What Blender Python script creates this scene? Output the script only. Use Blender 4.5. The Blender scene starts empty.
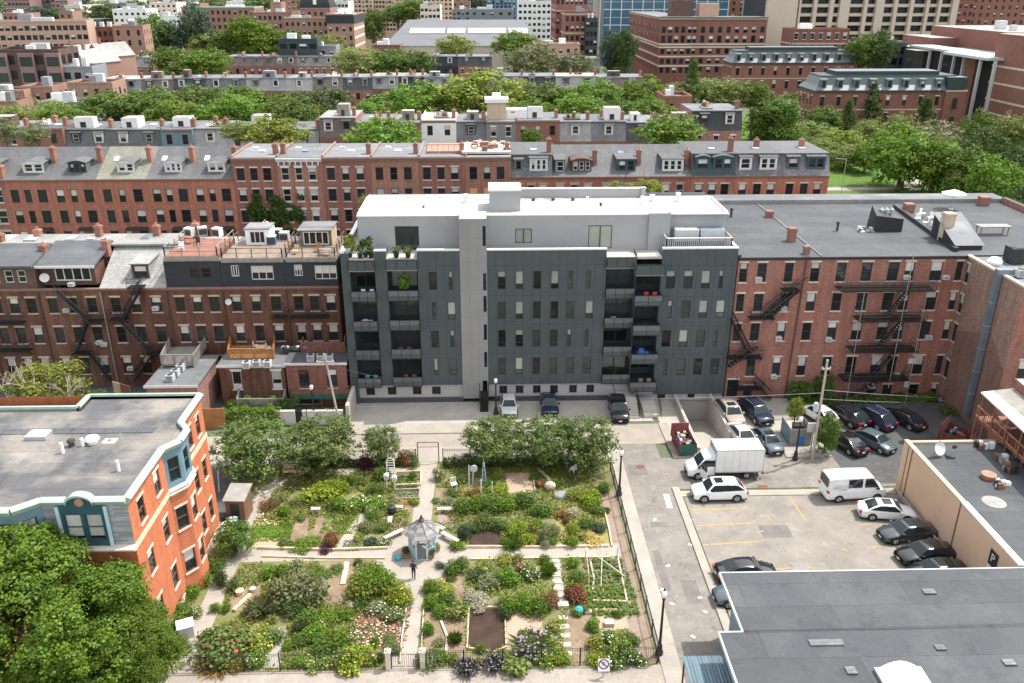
import bpy,math,random
from mathutils import Vector,Matrix
R = random.Random(11)
scn = bpy.context.scene
col = scn.collection
rad = math.radians
# ---------------------------------------------------------------- camera geometry
F_,TH,YAW,HC = 850.0,rad(22.75),rad(1.49),42.5
cT,sT,cY,sY = math.cos(TH),math.sin(TH),math.cos(YAW),math.sin(YAW)
def ray(px,py):
 u = px - 512;v = 341.5 - py
 fw = F_*cT + v*sT
 return (u*cY + fw*sY,-u*sY + fw*cY,-F_*sT + v*cT)
def G(px,py,z=0.0):
 """world point at height z seen at a pixel of the photograph"""
 r = ray(px,py);t = (z - HC)/r[2]
 return (r[0]*t,r[1]*t)
def V(px,py,Y):
 """(X, Z) of the point at depth Y seen at a pixel of the photograph"""
 r = ray(px,py);t = Y/r[1]
 return (r[0]*t,HC + r[2]*t)
# ---------------------------------------------------------------- materials
MATS = {}
def _new(name):
 m = bpy.data.materials.new(name);m.use_nodes = True
 nt = m.node_tree
 b = nt.nodes['Principled BSDF']
 MATS[name] = m
 return m,nt,b
def N(nt,typ,**kw):
 n = nt.nodes.new(typ)
 for k,v in kw.items():
  if k in n.inputs.keys() if isinstance(k,str) else False:
   n.inputs[k].default_value = v
  else:
   setattr(n,k,v)
 return n
def mixc(nt,fac,a,b,mode='MIX'):
 n = nt.nodes.new('ShaderNodeMix');n.data_type = 'RGBA';n.blend_type = mode
 for sock,val in ((n.inputs[0],fac),(n.inputs[6],a),(n.inputs[7],b)):
  if hasattr(val,'is_output') or isinstance(val,bpy.types.NodeSocket):
   nt.links.new(val,sock)
  elif isinstance(val,(int,float)):
   sock.default_value = val
  else:
   sock.default_value = (val[0],val[1],val[2],1)
 return n.outputs[2]
def ramp(nt,src,p0,p1):
 n = nt.nodes.new('ShaderNodeMapRange')
 nt.links.new(src,n.inputs[0])
 n.inputs[1].default_value = p0;n.inputs[2].default_value = p1
 return n.outputs[0]
def noise(nt,vec,scale,detail=4,rough=.55):
 n = nt.nodes.new('ShaderNodeTexNoise')
 n.inputs['Scale'].default_value = scale;n.inputs['Detail'].default_value = detail
 n.inputs['Roughness'].default_value = rough
 nt.links.new(vec,n.inputs['Vector'])
 return n.outputs['Fac']
def hsv(nt,c,rnd,amt,hue=0.0):
 """value (and hue) varied per object"""
 n = nt.nodes.new('ShaderNodeHueSaturation')
 mr = nt.nodes.new('ShaderNodeMapRange');nt.links.new(rnd,mr.inputs[0])
 mr.inputs[3].default_value = 1-amt;mr.inputs[4].default_value = 1+amt
 nt.links.new(mr.outputs[0],n.inputs['Value'])
 if hue:
  m2 = nt.nodes.new('ShaderNodeMapRange');nt.links.new(rnd,m2.inputs[0])
  m2.inputs[3].default_value = .5-hue;m2.inputs[4].default_value = .5+hue
  nt.links.new(m2.outputs[0],n.inputs['Hue'])
 nt.links.new(c,n.inputs['Color'])
 return n.outputs[0]
def sc(c,k):return tuple(min(1,x*k) for x in c)
def plain(name,c,rough=.7,metal=0.0,var=.18,scale=1.2,spec=.4,objvar=0.0,bump=0.0,fine=0.0):
 """a surface with worn, blotchy variation of its own colour"""
 m,nt,b = _new(name)
 tc = N(nt,'ShaderNodeTexCoord').outputs['Object']
 c2 = mixc(nt,ramp(nt,noise(nt,tc,scale,5),.3,.7),sc(c,1-var),sc(c,1+var))
 if fine:
  c2 = mixc(nt,ramp(nt,noise(nt,tc,9*scale,3),.35,.7),c2,mixc(nt,1.0,c2,(1-fine,)*3,'MULTIPLY'))
 if objvar:
  c2 = hsv(nt,c2,N(nt,'ShaderNodeObjectInfo').outputs['Random'],objvar)
 nt.links.new(c2,b.inputs['Base Color'])
 b.inputs['Roughness'].default_value = rough;b.inputs['Metallic'].default_value = metal
 b.inputs['Specular IOR Level'].default_value = spec
 if bump:
  bp = N(nt,'ShaderNodeBump');bp.inputs['Strength'].default_value = bump;bp.inputs['Distance'].default_value = .05
  nt.links.new(noise(nt,tc,8*scale,3),bp.inputs['Height']);nt.links.new(bp.outputs[0],b.inputs['Normal'])
 return m
def brick(name,c,mortar=(.27,.235,.205),var=.3,objvar=.0,stain=.35):
 m,nt,b = _new(name)
 tc = N(nt,'ShaderNodeTexCoord').outputs['Object']
 sp = N(nt,'ShaderNodeSeparateXYZ');nt.links.new(tc,sp.inputs[0])
 ad = N(nt,'ShaderNodeMath',operation='ADD');nt.links.new(sp.outputs[0],ad.inputs[0]);nt.links.new(sp.outputs[1],ad.inputs[1])
 cb = N(nt,'ShaderNodeCombineXYZ');nt.links.new(ad.outputs[0],cb.inputs[0]);nt.links.new(sp.outputs[2],cb.inputs[1])
 bt = N(nt,'ShaderNodeTexBrick');nt.links.new(cb.outputs[0],bt.inputs['Vector'])
 bt.inputs['Scale'].default_value = 1.0
 bt.inputs['Brick Width'].default_value = .22;bt.inputs['Row Height'].default_value = .075
 bt.inputs['Mortar Size'].default_value = .008;bt.inputs['Mortar Smooth'].default_value = .3
 bt.inputs['Color1'].default_value = (*sc(c,1+var),1);bt.inputs['Color2'].default_value = (*sc(c,1-var),1)
 bt.inputs['Mortar'].default_value = (*mortar,1)
 # weathering: damp streaks running down and blotches of repointing
 mp = N(nt,'ShaderNodeMapping');nt.links.new(cb.outputs[0],mp.inputs[0]);mp.inputs['Scale'].default_value = (1.6,.22,1)
 st = ramp(nt,noise(nt,mp.outputs[0],1.0,5,.6),.42,.72)
 c2 = mixc(nt,st,bt.outputs['Color'],mixc(nt,1.0,bt.outputs['Color'],(1-stain,1-stain*1.05,1-stain*1.1),'MULTIPLY'))
 bl = ramp(nt,noise(nt,tc,.35,3),.5,.75)
 c2 = mixc(nt,bl,c2,mixc(nt,.18,c2,sc(mortar,.9)))
 if objvar:
  c2 = hsv(nt,c2,N(nt,'ShaderNodeObjectInfo').outputs['Random'],objvar,.008)
 nt.links.new(c2,b.inputs['Base Color']);b.inputs['Roughness'].default_value = .85
 b.inputs['Specular IOR Level'].default_value = .25
 return m
def shingle(name,c,row=.22,bw=.3,var=.16,objvar=0.0,rough=.8,axis='z'):
 """slate / shingle / panel courses"""
 m,nt,b = _new(name)
 tc = N(nt,'ShaderNodeTexCoord').outputs['Object']
 sp = N(nt,'ShaderNodeSeparateXYZ');nt.links.new(tc,sp.inputs[0])
 cb = N(nt,'ShaderNodeCombineXYZ')
 if axis == 'z':
  ad = N(nt,'ShaderNodeMath',operation='ADD');nt.links.new(sp.outputs[0],ad.inputs[0]);nt.links.new(sp.outputs[1],ad.inputs[1])
  nt.links.new(ad.outputs[0],cb.inputs[0]);nt.links.new(sp.outputs[2],cb.inputs[1])
 else:
  nt.links.new(sp.outputs[0],cb.inputs[0]);nt.links.new(sp.outputs[1],cb.inputs[1])
 bt = N(nt,'ShaderNodeTexBrick');nt.links.new(cb.outputs[0],bt.inputs['Vector']);bt.inputs['Scale'].default_value = 1
 bt.inputs['Brick Width'].default_value = bw;bt.inputs['Row Height'].default_value = row
 bt.inputs['Mortar Size'].default_value = .012
 bt.inputs['Color1'].default_value = (*sc(c,1+var),1);bt.inputs['Color2'].default_value = (*sc(c,1-var),1)
 bt.inputs['Mortar'].default_value = (*sc(c,.55),1)
 c2 = mixc(nt,ramp(nt,noise(nt,tc,.5,5),.35,.7),bt.outputs['Color'],mixc(nt,1.,bt.outputs['Color'],(1.25,1.22,1.18),'MULTIPLY'))
 if objvar:
  c2 = hsv(nt,c2,N(nt,'ShaderNodeObjectInfo').outputs['Random'],objvar)
 nt.links.new(c2,b.inputs['Base Color']);b.inputs['Roughness'].default_value = rough
 b.inputs['Specular IOR Level'].default_value = .3
 return m
def membrane(name,c,w=1.9,l=9.0,objvar=0.0,patch=(1.3,1.28,1.25),amt=.8,rough=.75,lo=.5,hi=.68):
 """flat roofing sheets: long welded strips, patched, with dried puddle stains"""
 m,nt,b = _new(name)
 tc = N(nt,'ShaderNodeTexCoord').outputs['Object']
 bt = N(nt,'ShaderNodeTexBrick');nt.links.new(tc,bt.inputs['Vector']);bt.inputs['Scale'].default_value = 1
 bt.inputs['Brick Width'].default_value = l;bt.inputs['Row Height'].default_value = w
 bt.inputs['Mortar Size'].default_value = .025;bt.inputs['Mortar Smooth'].default_value = .5
 bt.inputs['Color1'].default_value = (*sc(c,1.13),1);bt.inputs['Color2'].default_value = (*sc(c,.9),1)
 bt.inputs['Mortar'].default_value = (*sc(c,.55),1)
 c1 = mixc(nt,ramp(nt,noise(nt,tc,1.6,6,.65),.3,.75),mixc(nt,1.,bt.outputs['Color'],(.88,)*3,'MULTIPLY'),bt.outputs['Color'])
 st = ramp(nt,noise(nt,tc,.22,4,.55),lo,hi)
 ml = N(nt,'ShaderNodeMath',operation='MULTIPLY');nt.links.new(st,ml.inputs[0]);ml.inputs[1].default_value = amt
 c2 = mixc(nt,ml.outputs[0],c1,mixc(nt,1.,c1,patch,'MULTIPLY'))
 c2 = mixc(nt,ramp(nt,noise(nt,tc,.75,5,.7),.54,.7),c2,mixc(nt,1.,c2,(.74,.75,.77),'MULTIPLY'))
 c2 = mixc(nt,ramp(nt,noise(nt,tc,4.5,3),.5,.8),c2,mixc(nt,1.,c2,(1.25,1.24,1.22),'MULTIPLY'))
 if objvar:
  c2 = hsv(nt,c2,N(nt,'ShaderNodeObjectInfo').outputs['Random'],objvar)
 nt.links.new(c2,b.inputs['Base Color']);b.inputs['Roughness'].default_value = rough
 b.inputs['Specular IOR Level'].default_value = .3
 return m
def glass(name,c,rough=.05,objvar=.5):
 m,nt,b = _new(name)
 oi = N(nt,'ShaderNodeObjectInfo').outputs['Random']
 rgb = N(nt,'ShaderNodeRGB');rgb.outputs[0].default_value = (*c,1)
 nt.links.new(hsv(nt,rgb.outputs[0],oi,objvar),b.inputs['Base Color'])
 b.inputs['Roughness'].default_value = rough;b.inputs['Specular IOR Level'].default_value = .4
 return m
def leaf(name,c,var=.38,trans=.36,objvar=.14,hue=.012):
 if name[:4] == 'leaf':c = (c[0]*1.1,c[1]*1.0,c[2]+.005)
 m,nt,b = _new(name)
 geo = N(nt,'ShaderNodeNewGeometry').outputs['Random Per Island']
 oi = N(nt,'ShaderNodeObjectInfo').outputs['Random']
 tc = N(nt,'ShaderNodeTexCoord').outputs['Object']
 c1 = mixc(nt,geo,sc(c,1-var),(min(1,c[0]*(1+var*1.2)),min(1,c[1]*(1+var)),c[2]*(1+var*.4)))
 c1 = mixc(nt,ramp(nt,noise(nt,tc,.9,2),.35,.7),c1,mixc(nt,1.,c1,(1.12,1.1,.9),'MULTIPLY'))
 c1 = hsv(nt,c1,oi,objvar,hue)
 nt.links.new(c1,b.inputs['Base Color']);b.inputs['Roughness'].default_value = .55
 b.inputs['Specular IOR Level'].default_value = .25
 tr = N(nt,'ShaderNodeBsdfTranslucent');nt.links.new(c1,tr.inputs[0])
 mx = N(nt,'ShaderNodeMixShader');mx.inputs[0].default_value = trans
 nt.links.new(b.outputs[0],mx.inputs[1]);nt.links.new(tr.outputs[0],mx.inputs[2])
 out = [n for n in nt.nodes if n.type == 'OUTPUT_MATERIAL'][0]
 nt.links.new(mx.outputs[0],out.inputs[0])
 return m
def ground(name,cols,scale=.6,thr=(.4,.65),fine=.3,fs=14,rough=.95,cracks=0.0):
 m,nt,b = _new(name)
 tc = N(nt,'ShaderNodeTexCoord').outputs['Object']
 c1 = mixc(nt,ramp(nt,noise(nt,tc,scale,6,.6),*thr),cols[0],cols[1])
 if len(cols) > 2:
  c1 = mixc(nt,ramp(nt,noise(nt,tc,scale*3.1,4,.6),.55,.75),c1,cols[2])
 c1 = mixc(nt,ramp(nt,noise(nt,tc,fs,3),.3,.7),mixc(nt,1.,c1,(1-fine,)*3,'MULTIPLY'),c1)
 if cracks:
  vo = N(nt,'ShaderNodeTexVoronoi',feature='DISTANCE_TO_EDGE');vo.inputs['Scale'].default_value = .23
  nd = N(nt,'ShaderNodeTexNoise');nd.inputs['Scale'].default_value = .8;nt.links.new(tc,nd.inputs['Vector'])
  va = N(nt,'ShaderNodeVectorMath',operation='ADD');nt.links.new(tc,va.inputs[0])
  vs = N(nt,'ShaderNodeVectorMath',operation='SCALE');nt.links.new(nd.outputs['Color'],vs.inputs[0]);vs.inputs['Scale'].default_value = 1.6
  nt.links.new(vs.outputs[0],va.inputs[1]);nt.links.new(va.outputs[0],vo.inputs['Vector'])
  c1 = mixc(nt,ramp(nt,vo.outputs['Distance'],.006,.0),c1,mixc(nt,1.,c1,(1-cracks,)*3,'MULTIPLY'))
  for s_,a_,b_,k_ in ((1.3,.6,.72,.74),(.5,.52,.7,.84),(3.2,.66,.74,.66)):
   c1 = mixc(nt,ramp(nt,noise(nt,tc,s_,4,.6),a_,b_),c1,mixc(nt,1.,c1,(k_,k_,k_*1.02),'MULTIPLY'))
 nt.links.new(c1,b.inputs['Base Color']);b.inputs['Roughness'].default_value = rough
 b.inputs['Specular IOR Level'].default_value = .2
 return m
# ---------------------------------------------------------------- mesh builder
class MB:
 def __init__(s,M=None):
  s.v = [];s.f = [];s.m = [];s.sl = [];s.M = M
 def mi(s,m):
  if m not in s.sl:s.sl.append(m)
  return s.sl.index(m)
 def face(s,pts,m):
  i = len(s.v)
  if s.M is not None:pts = [tuple(s.M @ Vector(p)) for p in pts]
  s.v.extend(pts);s.f.append(tuple(range(i,i+len(pts))));s.m.append(s.mi(m))
 def mesh(s,vs,fs,m):
  i = len(s.v)
  if s.M is not None:vs = [tuple(s.M @ Vector(p)) for p in vs]
  s.v.extend(vs);k = s.mi(m)
  for f in fs:
   s.f.append(tuple(i+j for j in f));s.m.append(k)
 def box(s,x0,x1,y0,y1,z0,z1,m,top=None):
  vs = [(x0,y0,z0),(x1,y0,z0),(x1,y1,z0),(x0,y1,z0),(x0,y0,z1),(x1,y0,z1),(x1,y1,z1),(x0,y1,z1)]
  s.mesh(vs,[(0,3,2,1),(0,1,5,4),(1,2,6,5),(2,3,7,6),(3,0,4,7)],m)
  s.mesh(vs[4:],[(0,1,2,3)],top or m)
 def bar(s,p,q,r,m,n=4,r2=None):
  p = Vector(p);q = Vector(q);d = (q-p)
  if d.length < 1e-6:return
  d.normalize();a = d.orthogonal().normalized();b = d.cross(a)
  r2 = r if r2 is None else r2
  vs = []
  for c,rr in ((p,r),(q,r2)):
   for k in range(n):
    t = 2*math.pi*(k+.5)/n
    vs.append(tuple(c + a*(rr*math.cos(t)) + b*(rr*math.sin(t))))
  fs = [(k,(k+1) % n,n+(k+1) % n,n+k) for k in range(n)] + [tuple(range(n-1,-1,-1)),tuple(range(n,2*n))]
  s.mesh(vs,fs,m)
 def prism(s,poly,z0,z1,m,top=None):
  n = len(poly)
  vs = [(x,y,z0) for x,y in poly] + [(x,y,z1) for x,y in poly]
  s.mesh(vs,[(k,(k+1) % n,n+(k+1) % n,n+k) for k in range(n)] + [tuple(range(n-1,-1,-1))],m)
  s.mesh(vs[n:],[tuple(range(n))],top or m)
 def extr(s,prof,p,q,m):
  """sweep a 2-D profile (offset outward, height) from p to q; outward is to the right of the walk"""
  d = Vector((q[0]-p[0],q[1]-p[1])).normalized();o = Vector((d.y,-d.x))
  n = len(prof);vs = []
  for c in (p,q):
   for a,h in prof:vs.append((c[0]+o.x*a,c[1]+o.y*a,h))
  s.mesh(vs,[(k,k+n,(k+1) % n+n,(k+1) % n) for k in range(n)] + [tuple(range(n)),tuple(range(2*n-1,n-1,-1))],m)
 def lathe(s,prof,m,n=12,c=(0,0,0),cap=True):
  vs = []
  for r,z in prof:
   for k in range(n):
    t = 2*math.pi*k/n;vs.append((c[0]+r*math.cos(t),c[1]+r*math.sin(t),c[2]+z))
  fs = []
  for i in range(len(prof)-1):
   for k in range(n):fs.append((i*n+k,i*n+(k+1) % n,(i+1)*n+(k+1) % n,(i+1)*n+k))
  if cap:fs += [tuple(range(n-1,-1,-1)),tuple(range((len(prof)-1)*n,len(prof)*n))]
  s.mesh(vs,fs,m)
 def ell(s,c,r,m,nu=12,nv=7):
  prof = [(max(.001,math.sin(math.pi*i/nv)),-math.cos(math.pi*i/nv)) for i in range(nv+1)]
  vs = []
  for a,z in prof:
   for k in range(nu):
    t = 2*math.pi*k/nu;vs.append((c[0]+r[0]*a*math.cos(t),c[1]+r[1]*a*math.sin(t),c[2]+r[2]*z))
  s.mesh(vs,[(i*nu+k,i*nu+(k+1) % nu,(i+1)*nu+(k+1) % nu,(i+1)*nu+k) for i in range(nv) for k in range(nu)],m)
 def data(s,name,smooth=False):
  me = bpy.data.meshes.new(name);me.from_pydata(s.v,[],s.f)
  for m in s.sl:me.materials.append(MATS[m])
  me.polygons.foreach_set('material_index',s.m)
  if smooth:me.polygons.foreach_set('use_smooth',[True]*len(s.f))
  me.update()
  return me
 def build(s,name,parent=None,loc=(0,0,0),rz=0.0,smooth=False):
  return ob(name,s.data(name,smooth),parent,loc,rz)
def ob(name,data,parent=None,loc=(0,0,0),rz=0.0,scale=None):
 o = bpy.data.objects.new(name,data);col.objects.link(o)
 o.location = loc;o.rotation_euler = (0,0,rz)
 if parent:o.parent = parent
 if scale:o.scale = scale
 return o
LABELS = {}
def tag(o,label,cat,group=None):
 o['label'] = label;o['category'] = cat
 if group:o['group'] = group
 LABELS.setdefault(label,[]).append(o)
 return o
def root(name,label,cat,loc=(0,0,0),rz=0.0,group=None):
 return tag(ob(name,None,None,loc,rz),label,cat,group)
def struct(o,kind='structure'):
 o['kind'] = kind;return o
def children(o):return CH.get(o,[])
def copy_tree(o,kids,parent=None,loc=None,rz=None):
 """copy a thing with its parts; kids is a dict object -> list of children"""
 c = o.copy();col.objects.link(c)
 if parent:c.parent = parent
 if loc is not None:c.location = loc
 if rz is not None:c.rotation_euler = (0,0,rz)
 for k in kids.get(o,()):copy_tree(k,kids,c)
 return c
def kidmap(o):
 d = {}
 for k in bpy.data.objects:
  if k.parent is not None:d.setdefault(k.parent,[]).append(k)
 return d
ORD = ['first','second','third','fourth','fifth','sixth','seventh','eighth','ninth','tenth','eleventh','twelfth','thirteenth','fourteenth','fifteenth',
 'sixteenth','seventeenth','eighteenth','nineteenth','twentieth']
def nth(i,n=99):
 if i == 0:return 'leftmost'
 if i == n-1:return 'rightmost'
 return ORD[i] + ' from the left'
# ---------------------------------------------------------------- facades and windows
def facade(mb,O,U,W,z0,z1,holes,m,depth=.16):
 """wall from O along the unit vector U with real openings (x, z, w, h); outward is right of the walk"""
 ux,uy = U;nx,ny = uy,-ux
 P = lambda x,z,d=0.0:(O[0]+ux*x-nx*d,O[1]+uy*x-ny*d,z)
 hs = [h for h in holes if h[0] > .02 and h[0]+h[2] < W-.02]
 zs = sorted({z0,z1} | {h[1] for h in hs} | {h[1]+h[3] for h in hs})
 for za,zb in zip(zs,zs[1:]):
  row = [h for h in hs if h[1] < (za+zb)/2 < h[1]+h[3]]
  x = 0.0
  for h in sorted(row):
   if h[0] > x:mb.face([P(x,za),P(h[0],za),P(h[0],zb),P(x,zb)],m)
   x = h[0]+h[2]
  if x < W:mb.face([P(x,za),P(W,za),P(W,zb),P(x,zb)],m)
 for x,z,w,h in hs:
  a,b,c,d = (x,z),(x+w,z),(x+w,z+h),(x,z+h)
  for p,q in ((a,b),(b,c),(c,d),(d,a)):
   mb.face([P(*p),P(*q),P(*q,depth),P(*p,depth)],m)
 return hs
WC = {}
def win_mesh(w,h,st,far=False):
 """window meshes in a frame whose x runs along the wall, -y outward, origin at the sill's left end on the wall plane"""
 v = R.randrange(st.get('var',6))
 key = (round(w,2),round(h,2),st['id'],v,far)
 if key in WC:return WC[key]
 d = st.get('depth',.16);fr = st['frame'];t = st.get('t',.07);typ = st.get('type','sash')
 a = MB();y0,y1 = d-.09,d-.02
 if typ == 'slot':t = .05
 a.box(0,t,y0,y1,0,h,fr);a.box(w-t,w,y0,y1,0,h,fr)
 a.box(t,w-t,y0,y1,0,t,fr);a.box(t,w-t,y0,y1,h-t,h,fr)
 if typ == 'sash':a.box(t,w-t,y0-.02,y1,h*.5-.035,h*.5+.035,fr)
 if typ == 'slot':a.box(t,w-t,y0-.01,y1,h*.27-.025,h*.27+.025,fr)
 if typ == 'double':
  a.box(w*.5-.04,w*.5+.04,y0-.02,y1,t,h-t,fr)
 if typ == 'triple':
  for q in (1/3,2/3):a.box(w*q-.04,w*q+.04,y0-.02,y1,t,h-t,fr)
 if typ == 'quad':
  for q in (.25,.5,.75):a.box(w*q-.05,w*q+.05,y0-.02,y1,t,h-t,fr)
 if typ == 'door':a.box(t,w-t,y0-.01,y1,t,h*.28,fr)
 g = a if far else MB()
 bl = st.get('blinds',(0,0,0,.35,.5,.5))[v % 6]
 yg = d-.035
 gm = st['glass'];bm = st.get('blind','blind')
 zt = h-t;zs = zt-(zt-t)*bl
 if zs > t+.01:g.face([(t,yg,t),(w-t,yg,t),(w-t,yg,zs),(t,yg,zs)],gm)
 if bl > 0:g.face([(t,yg,zs),(w-t,yg,zs),(w-t,yg,zt),(t,yg,zt)],bm)
 s = MB();l = MB()
 sm = st.get('sill');lm = st.get('lintel')
 if sm:(a if far else s).box(-.08,w+.08,-.07,.03,-.14,-.004,sm)
 if lm:
  lh = st.get('lh',.22);e = st.get('le',.1)
  (a if far else l).box(-e,w+e,-st.get('lp',.04),.03,h+.004,h+lh,lm)
  if st.get('hood') and not far:l.box(-e-.06,w+e+.06,-.14,.03,h+lh,h+lh+.09,lm)
 r = (a.data('window'),None if far else g.data('pane'),s.data('sill') if sm and not far else None,l.data('lintel') if lm and not far else None)
 WC[key] = r
 return r
def windows(parent,O,U,holes,st,far=False,name='window'):
 rz = math.atan2(U[1],U[0])
 for x,z,w,h in holes:
  me,pa,si,li = win_mesh(w,h,st,far)
  o = ob(name,me,parent,(O[0]+U[0]*x,O[1]+U[1]*x,z),rz)
  if pa:ob('pane',pa,o)
  if si:ob('sill',si,o)
  if li:ob('lintel',li,o)
def grid(xs,zs,w,h):return [(x,z,w,h) for z in zs for x in xs]
# ---------------------------------------------------------------- material list
brick('brick_brown',(.15,.066,.044),mortar=(.17,.125,.10),objvar=.16,stain=.55)
brick('brick_red',(.39,.118,.06),objvar=.12,stain=.28)
brick('brick_red_dark',(.29,.105,.068),objvar=.15,stain=.3)
brick('brick_rose',(.315,.112,.078),stain=.3)
brick('brick_west',(.28,.165,.125),var=.35,stain=.3)
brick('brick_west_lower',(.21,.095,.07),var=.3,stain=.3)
brick('brick_orange',(.50,.142,.062),mortar=(.42,.20,.12),var=.16,stain=.25)
brick('brick_far',(.27,.10,.07),objvar=.25,stain=.2)
brick('brick_victorian',(.24,.075,.05),objvar=.1,stain=.2)
brick('brick_pink',(.33,.17,.125),objvar=.1,stain=.2)
plain('stone_tan',(.46,.36,.27),var=.12,objvar=.1)
plain('stone_pale',(.55,.48,.40),var=.12)
plain('stone_brown',(.22,.13,.10),var=.15)
plain('stone_white',(.72,.69,.64),var=.1)
plain('concrete',(.46,.42,.37),var=.14,scale=.5,fine=.2)
plain('concrete_pale',(.46,.42,.365),var=.12,scale=.6,fine=.12)
plain('white_paint',(.70,.69,.66),var=.06,rough=.5)
plain('white_trim',(.6,.59,.57),var=.1,rough=.55)
membrane('white_roof',(.43,.42,.405),w=1.8,l=9,patch=(.82,.8,.76),amt=.7)
plain('black_paint',(.025,.026,.028),var=.2,rough=.5)
plain('black_iron',(.018,.018,.019),var=.25,rough=.5)
plain('dark_frame',(.035,.035,.036),var=.2,rough=.5)
plain('brown_frame',(.09,.055,.04),var=.2)
plain('blind',(.52,.50,.46),var=.1,rough=.35,objvar=.25)
plain('blind_and_reflection',(.31,.32,.27),var=.1,rough=.3,objvar=.2)  # drawn curtains of the balcony doors; painted reflections in the slot windows
glass('glass',(.022,.024,.026))
glass('glass_green',(.04,.05,.046),objvar=.8)
glass('glass_blue',(.07,.16,.24),objvar=.3,rough=.08)
glass('car_glass',(.02,.028,.03),objvar=.2)
plain('panel_dark',(.066,.08,.086),var=.1,scale=.45,rough=.42,fine=.08)
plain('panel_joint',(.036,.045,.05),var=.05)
plain('panel_grey',(.24,.236,.23),var=.08,scale=.3,rough=.5)
plain('panel_grey_joint',(.20,.20,.21),var=.05)
plain('panel_light',(.33,.333,.336),var=.07,scale=.3,rough=.5)
plain('panel_light_joint',(.33,.34,.36),var=.05)
plain('tarp',(.13,.175,.205),var=.2)
plain('hall_roof',(.115,.12,.13),var=.12,scale=.1)
brick('brick_deep',(.24,.078,.052),stain=.2)
plain('frosted',(.115,.12,.125),var=.1,rough=.3,objvar=.1)
plain('base_block',(.40,.37,.36),var=.08,scale=.4)
membrane('roof_blue',(.064,.068,.075),w=2.3,l=11,patch=(1.5,1.42,1.32),amt=.7,lo=.45,hi=.7)
membrane('roof_grey',(.15,.154,.163),objvar=.15,patch=(1.5,1.45,1.4),amt=.8)
membrane('roof_grey_dark',(.10,.105,.115),objvar=.25,patch=(1.4,1.38,1.3))
membrane('roof_tan',(.088,.088,.091),patch=(2.7,2.45,2.1),amt=.95,w=1.6,lo=.44,hi=.62)
membrane('roof_pale',(.27,.265,.25),objvar=.2,patch=(1.3,1.28,1.22))
shingle('slate',(.098,.1,.104),objvar=.15,axis='xy')
shingle('slate_olive',(.165,.165,.135),objvar=.08,axis='xy')
shingle('slate_wall',(.13,.135,.142),objvar=.3);shingle('slate_brown',(.15,.125,.115),objvar=.25);shingle('slate_pale',(.25,.25,.25),objvar=.2);shingle('slate_char',(.055,.06,.066),objvar=.25)
shingle('slate_clad',(.26,.27,.28),row=.16,bw=.9,var=.25)
shingle('asphalt_shingle',(.30,.30,.29),objvar=.1,axis='xy')
shingle('black_clad',(.03,.036,.042),row=.15,bw=3,var=.1)
shingle('brown_clad',(.105,.068,.055),row=.18,bw=1.4,var=.15)
plain('copper_green',(.30,.385,.33),var=.12,rough=.6,scale=1.5)
plain('copper_dark',(.03,.047,.05),var=.15,rough=.5)
plain('teal_paint',(.03,.078,.095),var=.15,rough=.45)
plain('blue_grey_paint',(.14,.22,.26),var=.12,rough=.5)
plain('pale_blue_paint',(.42,.56,.62),var=.1,rough=.5)
plain('mansard_metal',(.125,.148,.155),var=.12,rough=.45,scale=.4)
plain('cream_paint',(.64,.47,.32),var=.1)
plain('tan_stucco',(.58,.40,.275),var=.05,scale=.4,rough=.9,fine=.06)
plain('wood_deck',(.20,.155,.12),var=.2,objvar=.2)
plain('wood_orange',(.36,.17,.065),var=.2)
plain('wood_red',(.23,.10,.07),var=.2)
plain('wood_grey',(.25,.235,.21),var=.2)
plain('wood_pale',(.55,.43,.28),var=.2)
plain('wood_brown',(.17,.09,.055),var=.25)
plain('pole_wood',(.40,.34,.29),var=.2,scale=3)
plain('galvanised',(.42,.44,.46),var=.12,metal=.5,rough=.4)
plain('duct_metal',(.17,.215,.25),var=.15,metal=.3,rough=.45,scale=.8)
plain('ac_white',(.58,.58,.56),var=.08)
plain('ac_grey',(.45,.47,.48),var=.1)
plain('dark_grille',(.05,.05,.05),var=.2)
plain('chimney_brick',(.27,.13,.09),var=.25,scale=6,objvar=.2)
plain('terracotta',(.34,.18,.125),var=.15)
plain('rust',(.16,.06,.045),var=.3,scale=3)
plain('dumpster_red',(.20,.055,.055),var=.2)
plain('dumpster_green',(.03,.12,.08),var=.2)
plain('blue_plastic',(.05,.16,.42),var=.1)
plain('teal_plastic',(.05,.36,.42),var=.1)
plain('red_cloth',(.45,.05,.06),var=.15)
plain('pink_cloth',(.62,.32,.32),var=.15)
plain('white_cloth',(.75,.74,.72),var=.08)
plain('blue_cloth',(.10,.2,.4),var=.15)
plain('dark_cloth',(.028,.022,.03),var=.2)
plain('skin',(.42,.25,.18),var=.1)
plain('hair',(.03,.02,.015),var=.2)
plain('rubber',(.018,.018,.018),var=.2,rough=.8)
plain('rim',(.50,.50,.50),var=.1,metal=.6,rough=.35)
plain('rim_dark',(.08,.08,.08),var=.1,metal=.5,rough=.35)
plain('lamp_glass',(.80,.80,.78),var=.03,rough=.2)
plain('headlight',(.75,.76,.76),var=.04,rough=.1)
plain('taillight',(.42,.02,.02),var=.1,rough=.15)
plain('plate',(.78,.78,.78),var=.05)
plain('green_turf',(.03,.12,.045),var=.15)
ground('yellow_line',[(.54,.33,.09),(.30,.25,.19),(.48,.30,.10)],scale=2.2,thr=(.5,.62),fs=12,fine=.3)
plain('white_line',(.62,.60,.56),var=.2,scale=2.5,fine=.3)
plain('sign_white',(.6,.6,.59),var=.04)
plain('sign_purple',(.14,.03,.09),var=.1)
plain('sign_black',(.02,.02,.022),var=.1)
plain('bark',(.12,.09,.07),var=.3,scale=4)
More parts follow.
